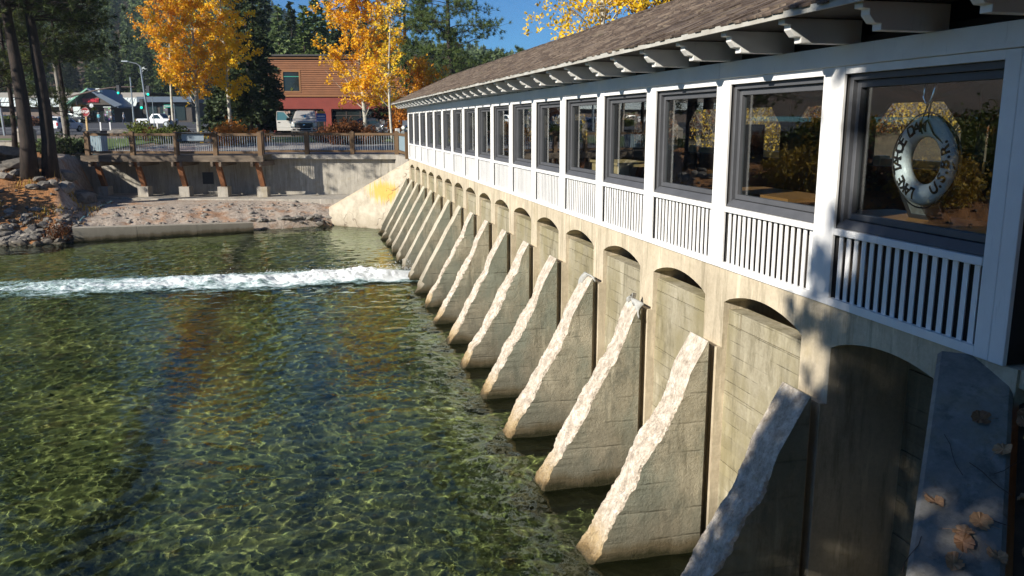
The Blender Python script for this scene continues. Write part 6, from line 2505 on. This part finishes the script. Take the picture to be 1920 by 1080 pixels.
# aspens: golden pair on the left
place_tree('aspen_tree', 'golden aspen with a white trunk left of the orange bush, leaning slightly left', 'aspen', gat(378, 60),
           *broadleaf(11, 13.5, 0.17, 3.0, 12500, 0.10, 0.14, lean=-0.03, nbr=64), BARK_A, ASPEN_L, 0.4, 'autumn aspens on the far bank')
place_tree('aspen_tree', 'bright yellow aspen between the golden aspen and the dark fir', 'aspen', gat(432, 62),
           *broadleaf(12, 15.0, 0.20, 2.3, 11000, 0.10, 0.13, nbr=60), BARK_A, ASPEN_Y, 1.4, 'autumn aspens on the far bank')
place_tree('aspen_tree', 'smaller orange aspen at the left edge of the golden group', 'aspen', gat(330, 66),
           *broadleaf(13, 11.5, 0.34, 2.5, 7000, 0.10, 0.10, nbr=46), BARK_A, ASPEN_O, 2.0, 'autumn aspens on the far bank')
# pair on the right
place_tree('aspen_tree', 'golden aspen with a thick white trunk in front of the red stucco shop front', 'aspen', gat(684, 60),
           *broadleaf(21, 11.2, 0.15, 3.7, 10500, 0.10, 0.15, shape='cone', lean=-0.03, nbr=56), BARK_A, ASPEN_L, 0.9, 'autumn aspens on the far bank')
place_tree('aspen_tree', 'thin sparse aspen with a bare white stem beside the motorcycle', 'aspen', gat(736, 58.5),
           *broadleaf(22, 11.0, 0.2, 2.0, 3000, 0.10, 0.09, shape='cone', bare=0.45, nbr=44), BARK_A, ASPEN_Y, 0.2, 'autumn aspens on the far bank')
place_tree('aspen_tree', 'low russet and yellow young aspen against the eaves of the gallery', 'aspen', gat(792, 64),
           *broadleaf(23, 5.6, 0.12, 2.4, 6500, 0.09, 0.07, shape='cone', nbr=50), BARK_A, ASPEN_O, 0.2, 'autumn aspens on the far bank')
place_tree('cottonwood_tree', 'yellow cottonwood rising behind the roof ridge with pale upright trunk', 'cottonwood', at(1128, 44, -0.6),
           *broadleaf(31, 12.5, 0.36, 4.2, 7000, 0.105, 0.20, lean=-0.012, nbr=58), BARK_A, ASPEN_Y, 0.3, 'yellow cottonwoods behind the gallery')
place_tree('cottonwood_tree', 'second yellow cottonwood behind the roof with a dark forked trunk to the right', 'cottonwood', at(1200, 42, -0.6),
           *broadleaf(32, 12.0, 0.34, 3.6, 5200, 0.105, 0.16, nbr=52), BARK_P, ASPEN_Y, 1.3, 'yellow cottonwoods behind the gallery')


def conifer(seed, H, Rb, nb, spray, per, droop=0.15, crown0=0.1, trunk_r=0.2, layer=0.0, width=0.2):
    """fir or cedar: whorled branches carrying flat sprays"""
    rg = np.random.default_rng(seed)
    rr = random.Random(seed)
    tm = MB()
    tm.tube([(0, 0, -0.3), (0.05, 0, H * 0.5), (0, 0.03, H * 0.99)], [trunk_r, trunk_r * 0.6, 0.02], 8)
    PP, DD_, LL_ = [], [], []
    for i in range(nb):
        t = crown0 + (1 - crown0) * ((i + rr.random()) / nb) ** 0.9
        z = H * t
        az = rr.uniform(0, 6.28)
        L = Rb * ((1 - t) ** 0.78 + 0.04) * rr.uniform(0.62, 1.12)
        if L < 0.1:
            L = 0.1
        d = Vector((math.cos(az), math.sin(az), 0))
        up = rr.uniform(-0.05, 0.25) + 0.5 * max(0, t - 0.75)
        end = Vector((0, 0, z)) + d * L + Vector((0, 0, L * (up - droop)))
        if L > Rb * 0.3:
            tm.tube([(0, 0, z), tuple(Vector((0, 0, z)).lerp(end, 0.5) + Vector((0, 0, 0.06 * L))), tuple(end)], [0.045 * L / 2 + 0.01, 0.02, 0.006], 4, cap=False)
        m = max(6, int(per * L / Rb + 4))
        f = rg.random(m) ** 0.7
        c = np.array([0, 0, z])[None] + (np.array(end) - np.array([0, 0, z]))[None] * f[:, None]
        c[:, 2] += 0.06 * L * np.sin(np.pi * f)
        side = np.array([-d.y, d.x, 0])
        sd_ = rg.choice([-1, 1], m)
        dirs = np.array(d)[None] * rg.uniform(0.3, 1.0, m)[:, None] + side[None] * (sd_ * rg.uniform(0.2, 1.0, m))[:, None]
        dirs[:, 2] += rg.normal(-0.12, 0.3, m)
        dirs /= np.linalg.norm(dirs, axis=1)[:, None]
        c += rg.normal(size=(m, 3)) * 0.06 * L
        PP.append(c)
        DD_.append(dirs)
        LL_.append(spray * rg.uniform(0.6, 1.3, m) * (0.6 + 0.4 * (1 - f)))
    P, Dr, L = np.concatenate(PP), np.concatenate(DD_), np.concatenate(LL_)
    V, F = tris_dir(P, Dr, L, spray * width, rg)
    return tm, V, F


def pine(seed, H, Rb, nb, crown0, tufts, tlen, trunk_r, lean=(0, 0), needles=16, twid=0.014, irregular=0.4):
    """long-needled pine: branches ending in round needle tufts"""
    rg = np.random.default_rng(seed)
    rr = random.Random(seed)
    tm = MB()
    N = 8
    pts = [(lean[0] * (i / N) * H + 0.1 * math.sin(i), lean[1] * (i / N) * H, -0.3 + H * i / N) for i in range(N + 1)]
    tm.tube(pts, [trunk_r * (1 - 0.85 * i / N) * (1.25 if i == 0 else 1) for i in range(N + 1)], 12)
    C = []
    for i in range(nb):
        t = crown0 + (1 - crown0) * (i + rr.random()) / nb
        k = min(N - 1, int(t * N))
        base = Vector(pts[k]).lerp(Vector(pts[k + 1]), t * N - k)
        az = rr.uniform(0, 6.28)
        L = Rb * (0.25 + 0.75 * (1 - t) ** 0.6) * rr.uniform(1 - irregular, 1.1)
        d = Vector((math.cos(az), math.sin(az), rr.uniform(-0.15, 0.45))).normalized()
        bp = [base]
        for s in range(1, 6):
            dd = (d + Vector((rr.gauss(0, 0.15), rr.gauss(0, 0.15), rr.gauss(0, 0.12)))).normalized()
            bp.append(bp[-1] + dd * L / 5)
        r0 = max(0.02, trunk_r * 0.2 * (1 - 0.5 * t))
        tm.tube(bp, [r0, r0 * .8, r0 * .6, r0 * .4, r0 * .3, 0.01], 5, cap=False)
        for s in range(int(tufts * L / Rb) + 3):
            q = rr.uniform(0.35, 1.0) ** 0.8
            kk = min(4, int(q * 5))
            c = bp[kk].lerp(bp[min(5, kk + 1)], q * 5 - kk)
            off = Vector((rr.gauss(0, 1), rr.gauss(0, 1), rr.gauss(0.2, 0.6))) * 0.16 * L * (0.4 + 0.6 * q)
            if off.length > 1.1:
                off = off.normalized() * 1.1
            tm.tube([c, c + off], [0.012, 0.008], 3, cap=False)
            C.append((tuple(c + off), tuple((off.normalized() + Vector((0, 0, 0.5))).normalized())))
    c = np.array([x[0] for x in C])
    a = np.array([x[1] for x in C])
    n = len(c)
    Dr = rg.normal(size=(n, needles, 3)) * 0.75 + a[:, None, :] * 0.9
    Dr /= np.linalg.norm(Dr, axis=2)[..., None]
    P = np.repeat(c[:, None, :], needles, 1) + rg.normal(size=(n, needles, 3)) * tlen * 0.12
    L = tlen * rg.uniform(0.7, 1.2, (n, needles))
    V, F = tris_dir(P.reshape(-1, 3), Dr.reshape(-1, 3), L.ravel(), twid, rg)
    return tm, V, F


# the big near pine with two trunks on the left bank
pp = at(58, 39.2, -1.3)
zb = bz(pp.x, pp.y)
tw_ = thing('pine_tree', 'large dark pine with twin trunks rising from the boulders at the left', 'pine', (pp.x, pp.y, zb))
tm, V, F = pine(41, 15, 5.6, 84, 0.50, 44, 0.28, 0.36, (-0.018, 0), 28, 0.013)
obj('trunk', tm.mesh('trunk', smooth=True), BARK_P, tw_)
obj('crown', np_mesh('crown', V, F), NEEDLE_NEAR, tw_)
tm, V, F = pine(42, 14.5, 5.6, 84, 0.50, 44, 0.28, 0.34, (-0.01, 0.0), 28, 0.013)
o = obj('trunk', tm.mesh('trunk', smooth=True), BARK_P, tw_, (0.78, 0.35, 0))
o = obj('crown', np_mesh('crown', V, F), NEEDLE_NEAR, tw_, (0.78, 0.35, 0))
place_tree('pine_tree', 'smaller pine behind the twin pine with boughs hanging over the road', 'pine', at(28, 47, -0.2), *pine(44, 13, 5.0, 80, 0.24, 38, 0.28, 0.15, (0.01, 0), 22, 0.013), BARK_P, NEEDLE_NEAR)
place_tree('pine_tree', 'young pine with a thin trunk right of the twin pine', 'pine', at(128, 52, -0.1), *pine(45, 14.5, 5.0, 84, 0.38, 38, 0.28, 0.15, (-0.012, 0), 22, 0.013), BARK_P, NEEDLE_NEAR)
place_tree('pine_tree', 'pine beyond the left edge whose boughs hang in at the upper left', 'pine', at(-60, 40, -0.8), *pine(46, 14, 5.4, 50, 0.22, 28, 0.27, 0.3, (0.0, 0), 24, 0.013), BARK_P, NEEDLE_NEAR)
# dark firs between the aspens and the brown building
place_tree('fir_tree', 'tall dark fir between the yellow aspen and the brown building', 'fir', gat(472, 72), *conifer(51, 15.5, 3.0, 190, 0.5, 100, 0.22, 0.06, 0.22, width=0.22), BARK_P, NEEDLE_D)
place_tree('fir_tree', 'bushy dark fir at the left corner of the brown building', 'fir', gat(500, 78), *conifer(52, 9.3, 2.6, 140, 0.5, 90, 0.25, 0.04, 0.18, width=0.22), BARK_P, NEEDLE_D)
place_tree('fir_tree', 'small dark fir under the yellow aspen', 'fir', gat(430, 74), *conifer(53, 8.0, 2.5, 120, 0.5, 90, 0.2, 0.04, 0.15, width=0.22), BARK_P, NEEDLE_D)
# the big pine behind the gallery roof
place_tree('pine_tree', 'big green pine behind the far end of the gallery roof', 'pine', gat(846, 76), *pine(61, 18, 6.2, 66, 0.16, 46, 0.36, 0.32, (-0.005, 0), 20, 0.022), BARK_P, NEEDLE)
place_tree('pine_tree', 'pine rising behind the right golden aspen', 'pine', gat(765, 82), *pine(62, 17, 5.0, 60, 0.16, 40, 0.36, 0.28, (0, 0), 20, 0.022), BARK_P, NEEDLE)
place_tree('pine_tree', 'small round pine beside the roof line right of the big pine', 'pine', gat(970, 98), *pine(63, 9.6, 2.6, 50, 0.1, 30, 0.32, 0.16, (0, 0), 18, 0.024), BARK_P, NEEDLE)
place_tree('pine_tree', 'twin-topped pine at the roof line below the blue sky', 'pine', gat(1000, 104), *pine(64, 9.4, 2.4, 44, 0.1, 26, 0.32, 0.14, (0, 0), 18, 0.024), BARK_P, NEEDLE)
# conifers behind the brown building and the store: individuals
protos = []
for i in range(4):
    protos.append(conifer(70 + i, 16.0, 3.2, 130, 0.75, 46, 0.12, 0.05, 0.22, width=0.24))
PM = []
for i, (tm, V, F) in enumerate(protos):
    PM.append((tm.mesh('trunk', smooth=True), np_mesh('crown', V, F)))
    PM[-1][0].materials.append(BARK_P)
    PM[-1][1].materials.append((NEEDLE_F, NEEDLE_D, NEEDLE, NEEDLE_F)[i])


def far_conifer(u, D, h, i, label, group, z=None):
    p = at(u, D, (ground_z(D) if z is None else z))
    t = thing('conifer', label, 'conifer', p, random.uniform(0, 6.28), group)
    s = h / 16.0
    for m, nm in zip(PM[i], ('trunk', 'crown')):
        o = obj(nm, m, None, t)
    t.scale = (s * random.uniform(0.9, 1.15), s * random.uniform(0.9, 1.15), s)
    return t


row = [(532, 112, 15.6), (556, 118, 16.6), (578, 108, 15.0), (600, 114, 17.6), (622, 122, 17.5), (646, 112, 15.2), (668, 118, 17.0), (694, 124, 17.5), (720, 116, 16.0), (508, 122, 19.5), (486, 128, 22)]
ROWLAB = ['tall conifer behind the left end of the brown building roof', 'conifer behind the roof above the brown building window', 'shorter conifer standing forward above the brown roof', 'tall pointed conifer over the middle of the brown roof', 'dark tall conifer just left of the right golden aspen', 'conifer hidden partly behind the right golden aspen crown', 'conifer seen between the golden aspen and the thin aspen', 'tall conifer behind the thin sparse aspen', 'conifer furthest right in the row behind the brown building', 'tall conifer between the dark fir and the brown building roof', 'tallest conifer behind the dark fir beside the yellow aspen']
for j, (u, D, h_) in enumerate(row):
    far_conifer(u, D, h_, j % 4, ROWLAB[j], 'conifers behind the brown building')


def hill_z(X, D):
    """height of the wooded hill at X metres right, D metres ahead"""
    ridge = np.interp(X / np.maximum(D, 1) * FPX + 960, [-900, 100, 420, 560, 650, 800, 960, 1100, 1500], [150, 135, 100, 60, 47, 42, 33, 24, 18])
    t = np.clip((D - 205) / 400.0, 0, 1)
    return 2.4 + ridge * t ** 1.15 + 2.0 * npn(X, D, 0.03, 71)


hx = np.arange(-460, 300, 9.0)
hd = np.arange(190, 640, 9.0)
HX, HD = np.meshgrid(hx, hd)
HZ = hill_z(HX, HD)
_nx = len(hx)
_i = np.arange((len(hd) - 1) * _nx).reshape(-1, _nx)[:, :-1].ravel()
hv = np.stack([CAM.x + FW.x * HD + RT.x * HX, CAM.y + FW.y * HD + RT.y * HX, HZ], -1)
struct(obj('hillside', np_mesh('hillside', hv, np.stack([_i, _i + 1, _i + 1 + _nx, _i + _nx], -1), True), HILLG))


def hz1(X, D):
    return float(hill_z(np.array([float(X)]), np.array([float(D)]))[0])


r9 = random.Random(99)
for j in range(95):
    D = r9.uniform(172, 262)
    X = r9.uniform(-0.62 * D, -0.30 * D) if j < 70 else r9.uniform(-0.30 * D, 0.06 * D)
    z = hz1(X, D) if D > 200 else ground_z(D)
    p = XD(X, D, z - 0.3)
    i = j % 4
    t = thing('conifer', 'green conifer on the lower slope behind the supermarket', 'conifer', p, r9.uniform(0, 6.28), 'conifers on the lower hillside')
    for m, nm in zip(PM[i], ('trunk', 'crown')):
        obj(nm, m, None, t)
    h_ = r9.uniform(9, 19)
    s = h_ / 16.0
    t.scale = (s, s, s)
# the far wood: one mass of small trees
fv, ff = [], []
lod = []
for i in range(5):
    rg = np.random.default_rng(300 + i)
    n = 150
    t = rg.random(n) ** 0.8
    az = rg.uniform(0, 6.283, n)
    r = 2.5 * (1 - t) ** 0.85 * rg.uniform(0.5, 1.0, n)
    P = np.stack([np.cos(az) * r, np.sin(az) * r, 1.0 + 13.5 * t], -1)
    Dr = np.stack([np.cos(az), np.sin(az), rg.normal(-0.15, 0.3, n)], -1)
    Dr /= np.linalg.norm(Dr, axis=1)[:, None]
    V, F = tris_dir(P, Dr, rg.uniform(0.9, 1.7, n), 0.42, rg)
    sk = np.array([(0.2, 0, 0), (-0.2, 0, 0), (0, 0.1, 15.4), (0, 0.5, 13.6), (0, -0.5, 13.6), (0, 0, 15.8)])
    V = np.concatenate([V, sk])
    F = np.concatenate([F, np.array([[3 * n, 3 * n + 1, 3 * n + 2], [3 * n + 3, 3 * n + 4, 3 * n + 5]])])
    lod.append((V, F))
Vs, Fs, b = [], [], 0
for j in range(3600):
    D = 250 + 370 * r9.random() ** 0.9
    X = r9.uniform(-0.72 * D, 0.30 * D)
    z = hz1(X, D)
    if noise.noise(Vector((X * 0.02, D * 0.02, 1))) < -0.33:
        continue
    V, F = lod[j % 5]
    s = r9.uniform(0.55, 1.15)
    a = r9.uniform(0, 6.28)
    c_, s_ = math.cos(a) * s, math.sin(a) * s
    p = XD(X, D, z - 0.3)
    Vs.append(np.stack([V[:, 0] * c_ - V[:, 1] * s_ + p.x, V[:, 0] * s_ + V[:, 1] * c_ + p.y, V[:, 2] * s + p.z], -1))
    Fs.append(F + b)
    b += len(V)
o = obj('far_forest', np_mesh('far_forest', np.concatenate(Vs), np.concatenate(Fs)), NEEDLE_F)
o['kind'] = 'stuff'
tag(o, 'dense conifer forest covering the hillside behind the town', 'forest')


# shrubs -------------------------------------------------------------------
def shrub(seed, w, h, n, leaf, dens=1.0):
    rg = np.random.default_rng(seed)
    rr = random.Random(seed)
    tm = MB()
    P = []
    for i in range(int(26 * dens)):
        az = rr.uniform(0, 6.28)
        r = w / 2 * math.sqrt(rr.random())
        hh = h * math.sqrt(max(0.05, 1 - (r / (w / 2)) ** 2 * 0.85)) * rr.uniform(0.7, 1.08)
        e = Vector((math.cos(az) * r, math.sin(az) * r, hh))
        b = Vector((math.cos(az) * r * 0.25, math.sin(az) * r * 0.25, -0.05))
        mid = b.lerp(e, 0.55) + Vector((math.cos(az), math.sin(az), 0)) * 0.1 * w
        tm.tube([b, mid, e], [0.018, 0.012, 0.004], 4, cap=False)
        m = int(n / (26 * dens) * rr.uniform(0.5, 1.5))
        f = rg.random(m)
        q = np.where((f < 0.5)[:, None], np.array(b)[None] + (np.array(mid) - np.array(b))[None] * (f * 2)[:, None], np.array(mid)[None] + (np.array(e) - np.array(mid))[None] * (f * 2 - 1)[:, None])
        P.append(q + rg.normal(size=(m, 3)) * np.array([0.13 * w, 0.13 * w, 0.08 * h]) * 0.75)
    P = np.concatenate(P)
    P[:, 2] = np.maximum(P[:, 2], 0.03)
    V, F = quads_at(P, leaf, rg)
    return tm, V, F


SH = [
    (262, 60, 1.6, 1.5, SHRUB_G, 'yellow-green shrub right of the flat pale boulder'),
    (288, 59, 1.3, 1.0, SHRUB_R, 'reddish low shrub between the two green shrubs'),
    (318, 57, 2.4, 1.45, SHRUB_G, 'wide green shrub in front of the person in grey'),
    (348, 58, 1.2, 0.95, SHRUB_R, 'low reddish shrub at the foot of the white aspen trunk'),
    (431, 55, 2.5, 1.75, SHRUB_O, 'bright orange round bush behind the railing'),
    (462, 56, 1.4, 0.8, SHRUB_R, 'low dark russet shrub right of the orange bush'),
    (486, 58, 1.6, 0.9, SHRUB_O, 'low tan shrub between the orange bush and the SUV'),
    (616, 58, 1.9, 1.15, SHRUB_R, 'dark russet shrub right of the SUV, nearest the blue sign'),
    (641, 56, 2.4, 1.7, SHRUB_R, 'tall dark russet shrub in the middle of the shrub bed'),
    (665, 57, 1.9, 1.5, SHRUB_R, 'russet shrub left of the thick white aspen trunk'),
    (694, 56, 1.6, 1.2, SHRUB_R, 'russet shrub right of the thick white aspen trunk'),
    (752, 55, 1.1, 0.8, SHRUB_Y, 'tan and green shrub at the corner of the gallery'),
    (765, 66, 3.2, 2.5, SHRUB_O, 'tall orange yellow bush behind the motorcycles'),
    (720, 80, 3.4, 3.0, SHRUB_R, 'tall dark shrub in shade behind the motorcycle'),
    (885, 58, 3.6, 4.6, SHRUB_Y, 'yellow leafy bush showing just above the roof slope'),
    (8, 120, 4.0, 1.6, SHRUB_G, 'dark green hedge before the parked cars at the left'),
    (60, 126, 3.0, 1.5, SHRUB_R, 'reddish bush before the supermarket wall behind the pine'),
    (152, 150, 3.2, 3.4, SHRUB_R, 'russet bush by the red canopy left of the entrance'),
    (140, 47.5, 1.7, 1.0, NEEDLE_D, 'dark low juniper in shade beside the deck'),
    (112, 46.5, 2.2, 1.2, NEEDLE_D, 'dark spreading juniper between the pine and the deck'),
    (52, 48.0, 0.9, 0.7, SHRUB_G, 'small green weed clump behind the boulders'),
]
for j, (u, D, w_, h_, mt, lab) in enumerate(SH):
    z = ground_z(D) if D > 46.6 else bz(*at(u, D, 0).to_tuple()[:2])
    place_tree('shrub', lab, 'shrub', at(u, D, z), *shrub(400 + j, w_, h_, int(1500 * w_ * h_ / 2.5) + 300, 0.055 + 0.0006 * D), TWIG, mt, 0, None, 'foliage')
# bushes farther down the left bank
_sp = [shrub(480 + i, 2.2, 1.5, 2600, 0.07) for i in range(3)]
_sm = [(a.mesh('trunk'), np_mesh('foliage', b, c)) for a, b, c in _sp]
for i, (a, b) in enumerate(_sm):
    a.materials.append(TWIG)
    b.materials.append((SHRUB_G, SHRUB_R, SHRUB_Y)[i])
_r = random.Random(31)
for j in range(110):
    x = _r.uniform(-60, -20)
    y = float(np.interp(x, SHORE[:, 0], SHORE[:, 1])) + _r.uniform(1.2, 12)
    t = thing('shrub', 'low bush growing down the left bank beyond the edge of the picture', 'shrub', (x, y, bz(x, y)), _r.uniform(0, 6), 'bushes down the left bank')
    q = _r.uniform(0.9, 2.1)
    t.scale = (q, q, q)
    for m, nm in zip(_sm[j % 3], ('trunk', 'foliage')):
        obj(nm, m, None, t)
# a bush hanging over the left end of the kerb wall
x, y = -14.6, 33.6
place_tree('shrub', 'dark straggly bush at the left end of the kerb wall', 'shrub', (x, y, bz(x, y) - 0.1), *shrub(470, 1.1, 0.95, 1300, 0.045), TWIG, SHRUB_R, 0, None, 'foliage')

# trees on the near left bank, out of the picture: they shade the near corner of the gallery
place_tree('pine_tree', 'pine on the near bank beyond the left of the picture shading the corner post', 'pine', (-10.2, -5.6, -0.2), *pine(81, 10.4, 3.5, 90, 0.53, 90, 0.25, 0.26, (0.0, 0.0), 26, 0.026), BARK_P, NEEDLE)

place_tree('cottonwood_tree', 'leafy tree on the near bank beyond the left of the picture shading the water', 'tree', (-28.0, -7.0, -0.2), *broadleaf(91, 8.0, 0.3, 3.4, 7000, 0.12, 0.2, nbr=60), BARK_A, ASPEN_Y, 0.3)
place_tree('pine_tree', 'second taller pine on the near bank beyond the left of the picture', 'pine', (-14.6, -8.7, -0.2), *pine(82, 13.5, 3.4, 70, 0.62, 80, 0.25, 0.26, (0.0, 0.0), 24, 0.026), BARK_P, NEEDLE)
place_tree('pine_tree', 'young pine low on the near bank shading the nearest buttress', 'pine', (-10.4, -3.1, -1.3), *pine(83, 6.2, 1.35, 60, 0.30, 34, 0.22, 0.10, (0.0, 0.0), 24, 0.022), BARK_P, NEEDLE)
for j, (x, y, s_) in enumerate(((-1.5, -9.5, 1.0), (3.0, -11.0, 1.1), (-5.5, -11.5, 0.95), (-10.0, -13.5, 1.05), (-16.0, -16.0, 1.1), (-23.0, -19.0, 1.0), (7.5, -8.5, 1.0), (-30.0, -22.5, 1.1))):  # unseen trees added to block sky light from the near corner
    t = thing('conifer', 'unseen conifer on the near bank, added behind the camera to dim sky light', 'conifer', (x, y, -0.3), j * 1.3, 'added conifers behind the camera')
    for m, nm in zip(PM[j % 4], ('trunk', 'crown')):
        obj(nm, m, None, t)
    t.scale = (s_, s_, s_)
struct(obj('near_bank', grid_mesh('near_bank', np.arange(-60, 14, 0.5), np.arange(-40, -0.6, 0.3), lambda X, Y: np.interp(-Y, [0.9, 1.8, 2.8, 4.2], [-4.9, -3.6, -1.4, -0.2]) * np.clip((-X - 3) / 2, 0, 1) + (-4.9) * (1 - np.clip((-X - 3) / 2, 0, 1)) + 0.1 * npn(X, Y, 0.8, 88)), SOIL))

# ------------------------------------------------------------------ lake side, seen through the windows
struct(obj('lake_water', grid_mesh('lake_water', np.arange(3.4, 60, 1.2), np.arange(-10, 60, 1.2), lambda X, Y: -1.3 + 0 * X), simple('lake_surface', (0.02, 0.03, 0.03), None, rough=0.06)))


def lk_z(X, Y):
    d = np.hypot((X - 3.5), (Y - 6) * 0.75)
    return -1.7 + 3.6 * np.clip((d - 13) / 12, 0, 1) + 0.15 * npn(X, Y, 0.8, 77)


struct(obj('lake_bank', grid_mesh('lake_bank', np.arange(3.6, 70, 0.9), np.arange(-20, 70, 0.9), lk_z), simple('lake_shore_soil', (0.09, 0.07, 0.04), (0.045, 0.035, 0.022), 0.8, 0.95)))
r5 = random.Random(5)


def bare_bush(seed, w, h):
    rr = random.Random(seed)
    tm = MB()
    for i in range(46):
        az = rr.uniform(0, 6.28)
        p = Vector((rr.gauss(0, w * 0.12), rr.gauss(0, w * 0.12), -0.1))
        d = Vector((math.cos(az) * 0.45, math.sin(az) * 0.45, 1)).normalized()
        pts = [p]
        for k in range(5):
            d = (d + Vector((rr.gauss(0, .18), rr.gauss(0, .18), rr.gauss(0, .08)))).normalized()
            pts.append(pts[-1] + d * h / 5 * rr.uniform(0.7, 1.1))
            if k > 0:
                q = pts[-1]
                e = (d + Vector((rr.gauss(0, .8), rr.gauss(0, .8), rr.gauss(0, .4)))).normalized() * h * 0.25
                tm.tube([q, q + e], [0.012, 0.003], 3, cap=False)
        tm.tube(pts, [0.025, 0.02, 0.016, 0.012, 0.008, 0.003], 4, cap=False)
    return tm


for j in range(16):
    a = R(-12 + j * 6.2)
    rad = r5.uniform(19, 24)
    x, y = 3.5 + math.cos(a) * rad, 6 + math.sin(a) * rad / 0.75 * 0.9
    z = float(lk_z(np.array([x]), np.array([y]))[0])
    w_ = r5.uniform(3, 4.5)
    h_ = r5.uniform(2.6, 4.6)
    tm, V, F = shrub(500 + j, w_, h_ * 0.8, 3000, 0.06)
    b2 = bare_bush(600 + j, w_, h_ * 1.1)
    off = len(tm.v)
    tm.add(b2.v, b2.f)
    place_tree('shrub', 'tangled bare-branched willow bush with yellow leaves on the lake shore behind the gallery', 'shrub', (x, y, z), tm, V, F, TWIG,
               (SHRUB_Y, SHRUB_R, SHRUB_R)[j % 3], 0, 'willow bushes on the lake shore', 'foliage')
for j in range(7):
    a = R(-8 + j * 13)
    x, y = 3.5 + math.cos(a) * 34, 6 + math.sin(a) * 36
    t = thing('conifer', 'conifer on the lake shore behind the gallery', 'conifer', (x, y, 1.5), j, 'conifers on the lake shore')
    for m, nm in zip(PM[j % 4], ('trunk', 'crown')):
        obj(nm, m, None, t)
    t.scale = (0.7, 0.7, 0.6)
# timber railing on the lake side
lr = thing('railing', 'pale timber railing on the lake side seen through the windows', 'railing', (5.2, 10, -0.3))
for k in range(12):
    y = 1.0 + k * 2.4
    obj('post', MB().box(5.1, 5.3, y, y + 0.2, -1.5, 1.0).mesh('post'), CREAMWOOD, lr, world=True)
obj('top_rail', MB().box(5.12, 5.28, 0.9, 28, 0.82, 0.96).mesh('top_rail'), CREAMWOOD, lr, world=True)
obj('bottom_rail', MB().box(5.12, 5.28, 0.9, 28, 0.0, 0.12).mesh('bottom_rail'), CREAMWOOD, lr, world=True)
obj('walkway', MB().box(3.5, 5.4, -1, 29, -0.35, -0.2).mesh('walkway'), OLDBEAM, lr, world=True)

# HAZE: thin mountain air
hz = MB().box(-520, 420, -60, 760, -6.5, 175).mesh('haze')
hzm = NT('thin_haze')
hzm.t.nodes.remove(hzm.bsdf)
pv = hzm.n('VolumePrincipled')
pv.inputs['Color'].default_value = (0.75, 0.86, 1.0, 1)
pv.inputs['Density'].default_value = 0.00025
pv.inputs['Anisotropy'].default_value = 0.3
hzm.l(pv.outputs[0], hzm.out.inputs['Volume'])
o = obj('haze', hz, hzm.mat)
o['kind'] = 'stuff'
tag(o, 'thin pale haze in the air over the valley', 'haze')
